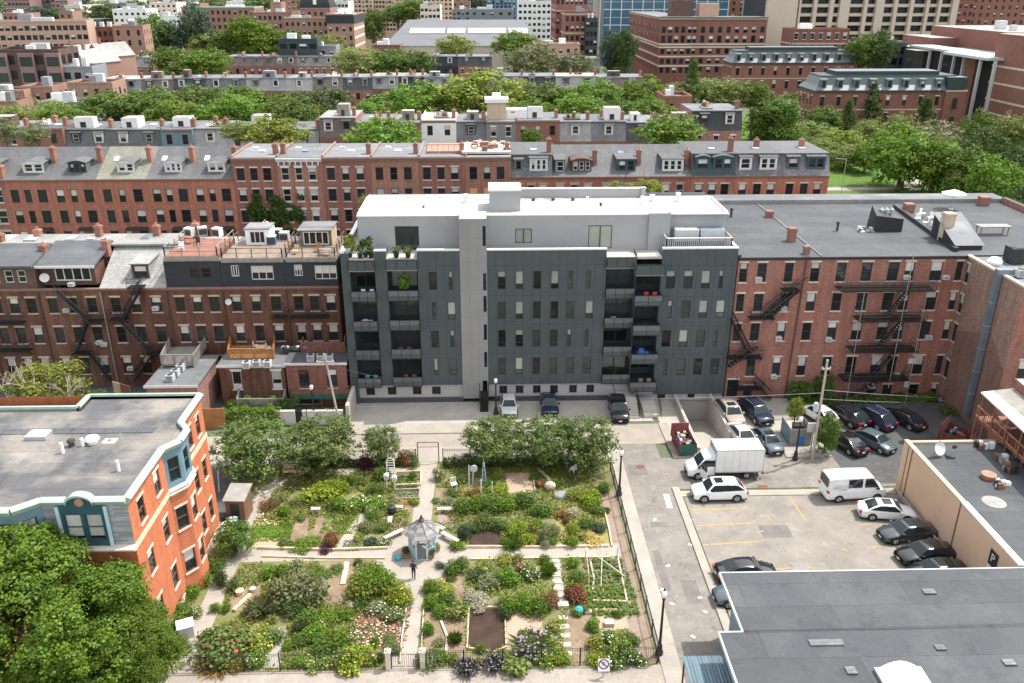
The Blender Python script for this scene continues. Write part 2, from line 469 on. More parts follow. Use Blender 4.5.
plain('bark_pale',(.34,.295,.235),var=.2,scale=4)
plain('plywood_orange',(.62,.33,.10),var=.12)
plain('white_stone',(.42,.37,.305),var=.12,scale=2)
plain('boulder',(.42,.36,.30),var=.2,scale=2)
plain('tan_panel',(.50,.42,.345),var=.05,scale=.1)
plain('far_cream',(.64,.56,.48),var=.08,objvar=.15)
plain('far_tan',(.50,.36,.26),var=.1,objvar=.2)
plain('far_pink',(.42,.27,.205),var=.1,objvar=.1)
plain('far_white',(.70,.69,.67),var=.08,objvar=.1)
plain('far_purple',(.24,.15,.15),var=.1,objvar=.1)
plain('far_grey',(.21,.22,.235),var=.1,objvar=.2)
plain('red_panel',(.50,.03,.06),var=.05)
def carpaint(name,c,rough=.2):
 m = plain(name,c,rough=rough,var=.03,spec=.5)
 b = m.node_tree.nodes['Principled BSDF'];b.inputs['Coat Weight'].default_value = .6;b.inputs['Coat Roughness'].default_value = .05
carpaint('car_white',(.78,.78,.77));carpaint('car_black',(.012,.013,.015));carpaint('car_navy',(.015,.022,.05))
carpaint('car_charcoal',(.045,.05,.058));carpaint('car_grey',(.11,.125,.14));carpaint('car_silver',(.50,.50,.49))
carpaint('car_tan',(.36,.31,.25));carpaint('car_slate',(.075,.10,.12));carpaint('car_maroon',(.09,.015,.02))
# leaves
leaf('leaf_big',(.092,.155,.012));leaf('leaf_olive',(.105,.172,.05));leaf('leaf_dark',(.055,.10,.024))
leaf('leaf_mid',(.085,.160,.026));leaf('leaf_lime',(.165,.245,.02));leaf('leaf_yellow',(.165,.225,.036));leaf('leaf_sage',(.145,.19,.095))
leaf('leaf_bluish',(.055,.10,.07));leaf('leaf_silver',(.33,.35,.28),var=.2);leaf('leaf_purple',(.075,.03,.045));leaf('leaf_red',(.13,.05,.035))
leaf('leaf_rust',(.16,.10,.045));leaf('leaf_bright',(.105,.20,.02));leaf('leaf_dry',(.32,.26,.10));leaf('leaf_ivy',(.05,.115,.018))
leaf('leaf_lavender',(.115,.135,.12));leaf('leaf_pale',(.165,.225,.07))
for n_,c_ in (('white',(.78,.77,.70)),('yellow',(.52,.40,.07)),('orange',(.62,.27,.05)),('red',(.26,.05,.05)),('pink',(.60,.38,.34)),('purple',(.24,.19,.29))):
 leaf('petal_'+n_,c_,var=.12,trans=.2)
# ground
ground('m_terrain',[(.13,.15,.09),(.09,.14,.04),(.2,.2,.17)],scale=.05,fs=2.0)
ground('m_asphalt',[(.205,.185,.163),(.26,.235,.207),(.30,.27,.24)],scale=.45,fs=7,fine=.2,cracks=.45)
ground('m_patch',[(.16,.148,.135),(.2,.185,.168)],scale=.8,fs=9,fine=.2)
ground('m_lot',[(.22,.198,.173),(.27,.243,.212),(.31,.28,.247)],scale=.3,fs=9,fine=.12,cracks=.25)
ground('m_road_far',[(.12,.118,.115),(.17,.165,.155)],scale=.4)
ground('m_asphalt_dark',[(.085,.085,.088),(.11,.11,.11),(.15,.145,.14)],scale=.5,fs=9,fine=.15,cracks=.3)
ground('m_sidewalk',[(.32,.288,.25),(.37,.335,.29),(.265,.24,.21)],scale=.5,fs=8,fine=.12)
ground('m_drive',[(.37,.335,.295),(.44,.40,.35),(.30,.275,.24)],scale=.4,fs=8,fine=.15)
ground('m_brickwalk',[(.25,.185,.145),(.30,.23,.18),(.33,.27,.215)],scale=.8,fs=9,fine=.2)
ground('m_alleybrick',[(.31,.27,.23),(.36,.315,.27),(.27,.235,.2)],scale=.7,fs=7,fine=.22)
ground('m_path',[(.32,.285,.245),(.37,.33,.285),(.27,.24,.205)],scale=.7,fs=8,fine=.15)
ground('m_soil',[(.23,.165,.11),(.31,.24,.165),(.18,.125,.08)],scale=.8,fs=7,fine=.35)
ground('m_soil_dark',[(.055,.035,.026),(.075,.048,.035)],scale=.9,fs=9,fine=.4)
ground('m_mulch',[(.26,.13,.085),(.32,.18,.12)],scale=.9,fs=9,fine=.3)
ground('m_pinksoil',[(.44,.32,.23),(.38,.28,.20)],scale=.9,fs=9,fine=.2)
ground('m_drygrass',[(.32,.27,.11),(.20,.21,.06),(.40,.34,.17)],scale=.9,fs=9,fine=.3)
ground('m_lawn',[(.075,.15,.02),(.11,.175,.03)],scale=.8,fs=7,fine=.3)
ground('m_weeds',[(.15,.17,.05),(.24,.205,.115),(.30,.245,.16)],scale=1.2,fs=9,fine=.3)
WS = {  # window styles
 'brown':dict(id='brown',frame='dark_frame',glass='glass',sill='stone_tan',lintel='stone_tan'),
 'red':dict(id='red',frame='dark_frame',glass='glass',sill='stone_brown',lintel='stone_brown'),
 'rose':dict(id='rose',frame='white_trim',glass='glass',sill='stone_tan',lintel='stone_tan',hood=True),
 'white':dict(id='white',frame='white_trim',glass='glass',sill='stone_white',lintel='stone_white',hood=True),
 'right':dict(id='right',frame='dark_frame',glass='glass',sill='stone_pale',lintel='stone_pale',lh=.2,blinds=(0,0,0,.3,.5,.5)),
 'slot':dict(id='slot',frame='dark_frame',glass='glass_green',type='slot',blinds=(0,0,0,.3,.72,.72),blind='blind_and_reflection',depth=.16),  # pale upper part of some panes is bright reflection painted as flat colour
 'base':dict(id='base',frame='dark_frame',glass='glass',type='double',blinds=(0,)*6),
 'orange':dict(id='orange',frame='brown_frame',glass='glass',sill='stone_pale',lintel='stone_pale',lh=.18,blinds=(0,.3,.5,.5,0,0)),
 'dorm':dict(id='dorm',frame='white_trim',glass='glass',type='sash',t=.09,blinds=(0,0,0,0,.4,.5)),
 'dormk':dict(id='dormk',frame='dark_frame',glass='glass',type='sash',t=.07),
 'dormt':dict(id='dormt',frame='teal_paint',glass='glass',type='sash',t=.09),
 'double':dict(id='double',frame='white_trim',glass='glass',type='triple',t=.09,blinds=(0,.6,.6,.5,.5,.6)),
 'triple':dict(id='triple',frame='white_paint',glass='glass',type='triple',t=.1),
 'quad':dict(id='quad',frame='white_paint',glass='glass',type='quad',t=.12),
 'slide':dict(id='slide',frame='dark_frame',glass='glass_green',type='double',blinds=(0,0,1,.0,0,1),blind='blind_and_reflection',depth=.1),
 'far':dict(id='far',frame='dark_frame',glass='glass',lintel='stone_tan',blinds=(0,0,0,.4,0,0)),
 'farw':dict(id='farw',frame='white_trim',glass='glass',sill='stone_white',lintel='stone_white',blinds=(0,0,0,.4,0,0)),
 'farp':dict(id='farp',frame='dark_frame',glass='glass',blinds=(0,0,0,.4,0,.5)),
}
# ---------------------------------------------------------------- the setting: ground sheets
RX0,RX1,RY0,RY1 = 20.35,24.0,72.6,84.0        # the garage ramp cuts through every sheet
def sheet(name,x0,x1,y0,y1,z,m,th=0.0):
 b = MB()
 if th:b.box(x0,x1,y0,y1,z-th,z,m)
 else:b.face([(x0,y0,z),(x1,y0,z),(x1,y1,z),(x0,y1,z)],m)
 return struct(b.build(name))
def holed(name,x0,x1,y0,y1,z,m):
 b = MB()
 for xa,xb,ya,yb in ((x0,RX0,y0,y1),(RX1,x1,y0,y1),(RX0,RX1,y0,RY0),(RX0,RX1,RY1,y1)):
  if xb > xa and yb > ya:b.face([(xa,ya,z),(xb,ya,z),(xb,yb,z),(xa,yb,z)],m)
 return struct(b.build(name))
def poly(name,pts,z,m):
 b = MB();b.face([(x,y,z) for x,y in pts],m);return struct(b.build(name))
holed('terrain',-2600,2600,-60,4200,-.03,'m_terrain')
sheet('street',12.55,16.35,20,74.4,.004,'m_asphalt')
sheet('cross_street',16.35,52,66.0,71.6,.006,'m_asphalt')
sheet('alley',-75,12.55,74.4,77.0,.004,'m_alleybrick')
sheet('alley_apron',12.55,17.6,74.4,78.6,.006,'m_alleybrick')
sheet('alley_pavement',-75,12.55,71.5,74.4,.002,'m_sidewalk')
sheet('alley_sidewalk',-15.6,12.5,77.0,79.1,.10,'m_sidewalk',.12)
sheet('parking_strip',-15.6,17.0,79.1,84.2,.05,'m_drive',.06)
holed('upper_parking_lot',17.6,50,71.6,84.2,.008,'m_drive')
sheet('dark_parking_lot',33.2,50,66.5,83.0,.012,'m_asphalt_dark')
sheet('side_lane',-30,-21.8,61,71.4,.004,'m_asphalt_dark')
sheet('rear_yards',-75,-15.8,79.2,90,.006,'m_asphalt_dark')
sheet('sidewalk_west',11.25,12.55,20,74.4,.12,'m_sidewalk',.14)
sheet('street_kerb',16.35,17.0,30,66.2,.13,'m_sidewalk',.15)
sheet('parking_lot',17.15,37.0,44,64.7,.010,'m_lot')
sheet('lot_edge_strip',17.0,36.6,64.8,65.7,.014,'m_sidewalk')
sheet('front_sidewalk',-40,11.25,40.6,44.35,.06,'m_alleybrick',.08)
sheet('front_brick_edge',-40,11.25,38.5,40.6,.03,'m_brickwalk',.05)
poly('corner_pavement',[(17.4,78.6),(18.3,78.6),(18.5,74.5),(20.3,73.2),(20.3,71.7),(18.2,71.9),(17.5,73.0)],.10,'m_sidewalk')
sheet('lamp_pavement',28.6,33.1,71.3,73.2,.12,'m_sidewalk',.14)
# ramp down to the garage
b = MB()
b.face([(RX0,RY0,.008),(RX1,RY0,.008),(RX1,RY1+.1,-2.75),(RX0,RY1+.1,-2.75)],'m_drive')
struct(b.build('garage_ramp'))
b = MB()
for xa,xb,ya in ((RX0-.28,RX0,72.2),(RX1,RX1+.28,75.2)):
 b.box(xa,xb,ya,84.0,-2.9,.75,'concrete')
tag(b.build('ramp_wall'),'pair of pale concrete retaining walls lining the garage ramp','retaining wall')
# garden ground
sheet('garden_soil',-23.0,11.25,44.35,71.5,.012,'m_weeds')
sheet('garden_path_west',-21.75,-20.3,44.35,63.5,.022,'m_path')
poly('garden_path_curve',[(-20.3,63.4),(-21.75,63.4),(-21.3,67.0),(-19.5,69.4),(-16,70.3),(-6.9,70.4),(-6.9,69.5),(-15.6,69.2),(-18.4,68.0),(-19.8,66.2)],.020,'m_path')
sheet('garden_path_centre',-7.0,-5.35,44.35,71.4,.026,'m_path')
sheet('garden_path_cross',-20.3,10.3,56.3,58.0,.024,'m_path')
sheet('garden_path_east',9.6,11.0,44.6,66,.020,'m_brickwalk')
poly('garden_plaza',[(-5.9+3.7*math.cos(t*math.pi/8),56.9+3.3*math.sin(t*math.pi/8)) for t in range(16)],.030,'m_path')
poly('brick_patio',[G(*p) for p in ((388,522),(404,519),(408,528),(400,534),(392,538))],.034,'m_brickwalk')
poly('brick_patio_east',[G(*p) for p in ((438,514),(458,512),(456,528),(446,531),(438,522))],.034,'m_brickwalk')
PATCH = [  # bare plots of the garden
 ('dark_soil_plot',((469,609),(504,609),(506,646),(494,652),(467,648)),'m_soil_dark'),
 ('pale_soil_plot',((507,612),(540,606),(545,650),(506,652)),'m_pinksoil'),
 ('soil_row',((568,608),(592,608),(592,664),(562,664)),'m_soil'),
 ('soil_row',((594,607),(625,606),(634,628),(600,632)),'m_pinksoil'),
 ('trellis_soil',((589,556),(617,556),(628,600),(592,602)),'m_drygrass'),
 ('soil_plot',((320,563),(356,561),(350,604),(318,604)),'m_soil'),
 ('mulch_plot',((356,618),(404,610),(398,640),(362,646)),'m_mulch'),
 ('dry_grass_patch',((200,650),(262,644),(262,670),(190,670)),'m_drygrass'),
 ('soil_path',((358,514),(372,512),(346,549),(334,549)),'m_path'),
 ('soil_plot',((297,518),(310,518),(306,540),(290,541)),'m_soil'),
 ('soil_plot',((317,518),(334,518),(330,541),(311,541)),'m_soil'),
 ('soil_plot',((255,538),(280,538),(278,548),(252,548)),'m_pinksoil'),
 ('lawn_patch',((262,517),(292,517),(290,538),(251,538)),'m_lawn'),
 ('pink_soil_plot',((505,473),(533,473),(535,492),(508,493)),'m_pinksoil'),
 ('soil_plot',((470,530),(500,530),(502,549),(468,549)),'m_soil_dark'),
 ('soil_plot',((436,488),(458,488),(454,508),(434,508)),'m_soil'),
 ('soil_plot',((396,472),(424,470),(420,510),(394,512)),'m_soil'),
 ('soil_plot',((232,592),(262,585),(258,610),(228,612)),'m_soil'),
 ('soil_plot',((432,566),(462,570),(466,600),(430,600)),'m_soil'),
 ('soil_plot',((425,610),(466,612),(466,660),(424,660)),'m_soil'),
 ('gravel_strip',((278,628),(287,626),(280,668),(262,669)),'m_path'),
 ('stepping_path',((552,556),(560,556),(566,604),(556,604)),'m_path'),
 ('soil_plot',((560,500),(600,498),(612,546),(552,546)),'m_drygrass'),
]
for n_,pts,m_ in PATCH:poly(n_,[G(*p) for p in pts],.018+R.random()*.001,m_)
# painted lines
def line(p,q,w,m,z=.016,name='parking_line'):
 a = Vector(G(*p));b_ = Vector(G(*q));d = (b_-a).normalized();n = Vector((-d.y,d.x))*w/2
 poly(name,[tuple(a+n),tuple(a-n),tuple(b_-n),tuple(b_+n)],z,m)
for p,q in (((692,510),(747,508)),((698,526),(754,523)),((703,545),(764,541)),((789,496),(806,521)),((757,532),(764,531)),((858,525),(872,524)),((868,548),(882,546)),((766,516),(772,521)),((760,571),(790,568)),((806,566),(815,569)),((842,549),(848,551))):
 line(p,q,.13,'yellow_line')
line((666,494),(670,508),.5,'white_line',.009,'painted_patch')
# far streets
for y0,y1 in ((103,119.5),(186,204),(300,314)):sheet('far_street',-300,49 if y0 < 150 else 60,y0,y1,.0,'m_road_far')
sheet('far_avenue',120,132,105,700,.004,'m_road_far')
sheet('park_lawn',52,112,118,186,.01,'m_lawn')
sheet('park_path',52,118,187,190,.012,'m_path')
sheet('park_meadow',52,180,192,300,.008,'m_lawn')
sheet('park_plaza',96,114,193,199,.012,'m_path')
for x0_,x1_,y0_,y1_ in ((12.9,14.6,68.5,70.4),(13.4,14.9,60.2,60.9),(14.4,15.6,50.5,53.2),(19.5,26,67.2,68.1),(12.9,13.5,52,57),(22.5,25,58.4,60.2)):sheet('asphalt_patch',x0_,x1_,y0_,y1_,.0125,'m_patch')
# ---------------------------------------------------------------- the dark panelled apartment building
def panelled(mb,O,U,W,z0,z1,holes,m,mj,step,depth=.12,hz=()):
 """wall of upright metal panels: thin proud joints at every step"""
 facade(mb,O,U,W,z0,z1,holes,m,depth)
 nx,ny = U[1],-U[0]
 def joint(xa,xb,za,zb):
  p = lambda x,z:(O[0]+U[0]*x+nx*.006,O[1]+U[1]*x+ny*.006,z)
  mb.face([p(xa,za),p(xb,za),p(xb,zb),p(xa,zb)],mj)
 x = step
 while x < W-.2:
  cuts = sorted([(h[1],h[1]+h[3]) for h in holes if h[0]-.03 < x < h[0]+h[2]+.03]);z = z0
  for a,b_ in cuts:
   if a > z:joint(x-.022,x+.022,z,a)
   z = b_
  if z < z1:joint(x-.022,x+.022,z,z1)
  x += step
 for z in hz:
  cuts = sorted([(h[0],h[0]+h[2]) for h in holes if h[1]-.03 < z < h[1]+h[3]+.03]);xx = 0
  for a,b_ in cuts:
   if a > xx:joint(xx,a,z-.02,z+.02)
   xx = b_
  if xx < W:joint(xx,W,z-.02,z+.02)
DK = root('apartment_building','six storey dark grey panelled apartment block with white roof in the middle','apartment building',(-15.4,84.0,0))
# local x = X+15.4, local y = Y-84
FL = [(13.2,1.95),(9.85,1.95),(6.65,1.95),(3.4,1.95)]       # sill heights of the four storeys
b = MB()
# floors between: pier at the far left, pillar between balconies
def lx(X):return X+15.4
P1 = (lx(-11.95),lx(-10.75));B1 = (lx(-14.55),P1[0]);B2 = (P1[1],lx(-7.55));PA = (B2[1],lx(-3.2));CG = (PA[1],lx(-.4));PB = (CG[1],lx(11.95));B3 = (PB[1],lx(15.1));B4 = (B3[1],lx(17.75));PC = (B4[1],41.0)
zt = 17.4;zb = 2.2
hA = []
for k,(z,h) in enumerate(FL):
 for i,x in enumerate((1.1,2.95)):
  w = .85 if (i+k) % 2 == 0 else .42
  hA.append((x + (0 if w > .5 else .2),z,w,h))
hB = []
for k,(z,h) in enumerate(FL):
 for i,x in enumerate((1.1,2.95,4.8,6.65,10.6 if k != 1 else 10.4)):
  w = .82 if not (i == 4 and k in (0,2)) else .42
  if i == 4:x -= 2.1
  hB.append((x,z,w,h))
 hB.append((10.35,z,.82 if k % 2 else .45,h))
hC = []
for k,(z,h) in enumerate(((13.1,1.95),(9.8,1.95),(6.45,1.95),(3.1,1.95))):
 ws = ((.95,.95,.95,.45),(.45,.95,.95,.95),(.95,.95,.95,.45),(.42,.95,.95,.95))[k]
 for i,x in enumerate((.55,2.4,4.25,6.1)):
  hC.append((x + (.4 if ws[i] < .6 and i == 0 else 0),z,ws[i],h))
panelled(b,(PA[0],0),(1,0),PA[1]-PA[0],zb,zt,hA,'panel_dark','panel_joint',.93,hz=(5.9,9.2,12.5,15.8))
panelled(b,(PB[0],0),(1,0),PB[1]-PB[0],zb,zt,hB,'panel_dark','panel_joint',.93,hz=(5.9,9.2,12.5,15.8))
panelled(b,(PC[0],0),(1,0),PC[1]-PC[0],.75,zt,hC,'panel_dark','panel_joint',.93,hz=(5.6,8.9,12.2,15.6))
for x0,x1,d in ((0,B1[0],5),(P1[0],P1[1],1.9)):b.box(x0,x1,0,d,zb if d < 4 else 0,17.2 if d > 4 else zt,'panel_dark')
# recess back walls and soffit slabs
rec = {}
for nm,(x0,x1) in (('b1',B1),('b2',B2),('b3',B3),('b4',B4)):
 hs = [(.25,z-.25,x1-x0-.5,2.35) for z,h in FL]
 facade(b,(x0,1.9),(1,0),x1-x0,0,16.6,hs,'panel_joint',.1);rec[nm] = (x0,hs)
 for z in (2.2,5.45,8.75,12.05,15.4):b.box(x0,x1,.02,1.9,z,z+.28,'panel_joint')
for x in (P1[0],B2[1],B3[0],B4[1],B4[0]):b.box(x-.02,x+.02,.03,1.9,zb,16.9,'panel_dark')
# east and west sides, back
b.box(41.0-.02,41.0,.02,14.5,0,17.3,'panel_dark');b.box(0,.02,5,14.5,0,17.2,'panel_dark');b.box(0,41,14.4,14.5,0,17.3,'panel_dark')
b.build('wall',DK)
# base storey of pale block with small windows and a dark plinth
b = MB()
hb = [(x,.95,.95,.95) for x in (1.6,3.95,6.7,8.8,11.4,13.6)]
facade(b,(0,.25),(1,0),CG[0]+.0,.6,zb,hb,'base_block',.2)
hb2 = [(x,.95,.85,.95) for x in (1.2,3.0,4.9,6.8,8.9,10.8)]
facade(b,(PB[0],.25),(1,0),B3[1]-PB[0],.6,zb,hb2,'base_block',.2)
facade(b,(B3[1],.25),(1,0),41-B3[1]-.02,-.2,1.4,[(3.2,.1,.9,.6),(6.6,.1,.8,.6)],'base_block',.2)
facade(b,(B3[1],.35),(1,0),41-B3[1]-.02,-3,-.2,[(3.4,-2.95,2.6,2.5)],'base_block',.2)
b.build('base_wall',DK)
b = MB();b.box(0,CG[0],.12,.5,0,.62,'panel_dark');b.box(CG[1]+.9,B3[1],.12,.5,0,.62,'panel_dark');b.build('plinth',DK)
b = MB();x0 = B3[1]+3.4
for k in range(8):b.box(x0,x0+2.6,.46+.01*(k % 2),.52,-2.95+k*.31,-2.95+(k+1)*.31-.03,'panel_grey_joint')
b.build('garage_door',DK)
windows(DK,(0,.25),(1,0),hb,WS['base']);windows(DK,(PB[0],.25),(1,0),hb2,WS['base'])
windows(DK,(B3[1],.25),(1,0),[(3.2,.1,.9,.6),(6.6,.1,.8,.6)],WS['base'])
for O_,hs in (((PA[0],0),hA),((PB[0],0),hB),((PC[0],0),hC)):windows(DK,O_,(1,0),hs,WS['slot'])
for nm,(x0,hs) in rec.items():windows(DK,(x0,1.9),(1,0),hs,WS['slide'],name='balcony_door')
# grey stair tower
b = MB()
tw = CG[1]-CG[0];ht = [(tw-.42,z,.34,1.7) for z in (4.4,7.6,10.8,13.2,14.6-.1)] + [(tw-.42,16.6,.34,2.0)]
ht = [(tw-.42,4.3,.34,1.8),(tw-.42,7.5,.34,1.8),(tw-.42,10.7,.34,1.8),(tw-.42,13.1,.34,1.9),(tw-.42,17.9,.34,2.1)]
panelled(b,(CG[0],-.08),(1,0),tw,2.9,20.75,ht,'panel_grey','panel_grey_joint',.93,.12,hz=(4.2,7.2,10.2,13.2,16.2,18.8))
facade(b,(CG[0],-.08),(1,0),tw,.55,2.9,[(tw-.62,.6,.5,2.1)],'panel_grey',.3)
b.box(CG[0],CG[0]+.02,-.07,3,.5,20.7,'panel_grey');b.box(CG[1]-.02,CG[1],-.07,3,.5,20.7,'panel_grey');b.box(CG[0]+.02,CG[1]-.02,-.06,3,20.55,20.75,'panel_light')
b.build('stair_tower',DK)
windows(DK,(CG[0],-.08),(1,0),ht,dict(WS['slot'],id='tw',blinds=(0,)*6,glass='glass'))
# balconies
def balcony(x0,x1,z,out,n,kind,top):
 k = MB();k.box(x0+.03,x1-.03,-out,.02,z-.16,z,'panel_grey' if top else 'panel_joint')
 B_ = k.build('balcony',DK)
 r = MB();n = max(1,n);w = (x1-x0-.1)/n
 for i in range(n):
  r.box(x0+.05+i*w+.03,x0+.05+(i+1)*w-.03,-out-.05,-out,z-.05,z+(.95 if top else .4),kind)
  if not top:r.box(x0+.05+i*w+.03,x0+.05+(i+1)*w-.03,-out-.04,-out-.01,z+.42,z+.98,'frosted')
  r.box(x0+.05+i*w-.02,x0+.05+i*w+.02,-out-.02,-out+.03,z,z+1.02,'black_iron')
 r.box(x0,x1,-out-.06,-out+.02,z+.98,z+1.05,'black_iron')
 for x in (x0+.02,x1-.05):
  if out > .3:r.box(x,x+.03,-out,-.05,z-.05,z+.95,kind)
 r.build('railing',B_)
for z in (2.35,5.65,8.95,12.25,15.55):
 top = z > 15
 balcony(B1[0],B1[1],z,.55,3,'panel_dark',top);balcony(B2[0],B2[1],z,.35,3,'panel_dark',top)
 balcony(B3[0],B3[1],z,.25,3,'panel_dark',top)
 balcony(B4[0]-.3,B4[1],z-.35,1.6,2,'panel_dark',top)
# roof terrace decks over the recesses, parapets
b = MB()
b.box(.02,41-.02,1.95,14.4,16.5,16.62,'panel_light','white_roof')
b.box(B1[0],B2[1],.05,1.95,16.35,16.62,'concrete_pale');b.box(B3[0],B4[1],.05,1.95,16.35,16.62,'concrete_pale')
b.build('terrace_floor',DK)
b = MB()
for x0,x1 in (P1,PA,PB,PC):b.box(x0-.03,x1+.03,-.05,.28,zt,zt+.16,'white_paint')
b.box(PC[1]-.28,PC[1]+.03,.28,14.5,17.3,17.5,'white_paint');b.box(-.05,.38,.02,14.5,17.2,17.4,'white_paint')
b.box(PA[0]-.0,PA[0]+.02,.05,1.9,16.6,zt,'panel_light')
for x0,x1 in (PA,PB,PC):b.box(x0+.02,x1-.02,.22,.26,16.6,zt,'panel_light')
b.build('parapet',DK)
# penthouse
b = MB()
y0 = 2.7
hp = [(3.85,16.75,2.5,2.55)]
panelled(b,(1.55,y0),(1,0),CG[0]-1.55,16.6,20.35,hp,'panel_light','panel_light_joint',1.16,.15)
hp2 = [(3.0,17.4,1.75,1.55),(10.7,16.75,2.5,2.5)]
X2 = CG[1];W2 = lx(16.6)-X2
panelled(b,(X2,y0),(1,0),W2,16.6,20.35,hp2,'panel_light','panel_light_joint',1.16,.15)
panelled(b,(lx(16.6),y0-.4),(1,0),2.2,16.6,20.6,[],'panel_light','panel_light_joint',1.1)
panelled(b,(lx(18.8),y0+.5),(1,0),40.4-lx(18.8),16.6,20.35,[(1.2,16.7,1.0,2.1)],'panel_light','panel_light_joint',1.16)
b.box(1.55,1.57,y0,13.2,16.6,20.35,'panel_light');b.box(40.38,40.4,y0+.5,10.9,16.6,20.35,'panel_light')
b.box(1.55,40.4,13.18,13.2,16.6,20.3,'panel_light');b.box(lx(16.6)-.02,lx(16.6),y0-.4,y0,16.6,20.6,'panel_light');b.box(lx(18.8),lx(18.8)+.02,y0-.4,y0+.5,16.6,20.6,'panel_light')
b.build('penthouse',DK)
windows(DK,(1.55,y0),(1,0),hp,WS['slide']);windows(DK,(X2,y0),(1,0),hp2,WS['slide'] | dict(id='ph',blinds=(1,)*6))
b = MB()
b.box(1.5,40.45,y0+.55,11.2,20.3,20.36,'panel_light','white_roof');b.box(1.5,24,11.2,12.6,20.3,20.36,'panel_light','white_roof')
b.box(1.5,40.45,y0-.05,y0+.55,20.345,20.42,'white_paint','white_roof')
for x0,x1,ya,yb in ((1.5,1.75,y0+.5,11.2),(40.2,40.45,y0+.5,10.0)):b.box(x0,x1,ya,yb,20.36,20.52,'white_paint')
b.box(1.75,14.6,11.0,11.2,20.36,20.5,'white_paint')
b.build('roof',DK)
b = MB();b.box(17.9,32.5,10.6,10.85,20.36,21.35,'panel_light')
for k in range(12):b.box(18+k*1.2,18.04+k*1.2,10.58,10.62,20.4,21.35,'panel_light_joint')
b.box(32.4,32.9,10.3,11.0,20.36,21.5,'panel_light');b.box(17.8,33.0,10.5,10.95,21.35,21.45,'white_paint');b.build('roof_screen',DK)
b = MB();b.box(15.3,18.6,4.6,8.2,20.36,22.5,'panel_light','white_roof');b.box(15.2,18.7,4.5,8.3,22.5,22.65,'white_paint','white_roof');b.build('lift_housing',DK)
# roof fittings
for x,y,r,h in ((12.7,8.6,.28,.9),(26.2,9.0,.1,.5),(32.0,7.2,.16,.9),(33.4,8.8,.22,.7),(36.2,8.5,.2,1.0),(8.2,6.4,.12,.2),(27.4,6.6,.12,.35),(22.4,9.3,.16,.3),(20.2,9.2,.16,.3),(24.6,9.2,.16,.3)):
 k = MB();k.lathe([(r,0),(r,h*.7),(r*1.35,h*.72),(r*1.35,h),(.02,h*1.05)],'white_paint' if h > .4 else 'dark_grille',10);k.build('roof_vent',DK,(x,y,20.36))
k = MB()
for q in range(9):k.bar((13.6+q*1.1,9.6+.2*(q % 2),20.46),(14.7+q*1.1,9.6+.2*((q+1) % 2),20.46),.05,'galvanised',5)
k.build('roof_pipe',DK)
# plant enclosure on the right corner
b = MB();ex0,ex1,ey0,ey1 = lx(18.2),lx(25.0),.6,3.0
for p,q in (((ex0,ey0),(ex1,ey0)),((ex0,ey1),(ex0,ey0)),((ex1,ey0),(ex1,ey1))):
 n = int(math.dist(p,q)/.2)
 for i in range(n+1):
  t = i/n;x,y = p[0]+(q[0]-p[0])*t,p[1]+(q[1]-p[1])*t
  b.box(x-.045,x+.045,y-.03,y+.03,16.6,18.35,'panel_light')
 b.bar((*p,18.4),(*q,18.4),.06,'white_paint');b.bar((*p,17.5),(*q,17.5),.05,'panel_light')
b.build('plant_screen',DK)
for i,(x,y) in enumerate(((lx(19.3),1.75),(lx(22.0),1.75))):
 a = MB();a.box(0,2.5,0,1.3,0,2.3,'ac_grey');a.box(.03,2.47,-.02,0,.1,1.1,'dark_grille');a.box(.1,1.2,.1,1.2,2.3,2.35,'blue_grey_paint' if i else 'white_paint');a.box(1.3,2.4,.1,1.2,2.3,2.35,'blue_grey_paint' if i else 'ac_white')
 tag(a.build('air_conditioner',None,(x-15.4,y+84,16.62)),('grey rooftop cooling unit inside the white screen, left one of the pair','grey rooftop cooling unit inside the white screen, right one of the pair')[i],'air conditioner','cooling units in the rooftop enclosure')
# balcony things
def planter(X,Y,z,c,label,h=.9):
 t = root('planter',label,'potted plant',(X,Y,z),0,'potted plants on the apartment terrace')
 p = MB();p.lathe([(.22,0),(.3,.5),(.27,.5),(.05,.45)],'black_paint',10);p.build('pot',t)
 PLANTERS.append((t,c,h))
PLANTERS = []
planter(-14.5,84.5,16.62,'leaf_yellow','tall yellow green potted shrub at the left end of the roof terrace',2.2)
planter(-12.9,84.6,16.62,'leaf_dark','dark green potted plant beside the yellow shrub on the roof terrace',1.7)
for i,(X,l) in enumerate(((-13.4,'small potted plant on the front edge of the left roof terrace bay'),(-12.3,'small potted plant next to the pillar on the left roof terrace'),(-9.7,'left potted plant before the penthouse sliding door'),(-8.5,'right potted plant before the penthouse sliding door'))):
 planter(X,84.25,16.62,'leaf_olive',l,.8)
planter(-9.1,84.6,12.3,'leaf_bright','large green plants filling the top balcony beside the dark pillar',1.9)
planter(13.4,84.9,2.4,'leaf_dark','dark green plants along the lowest balcony of the right recess',1.0)
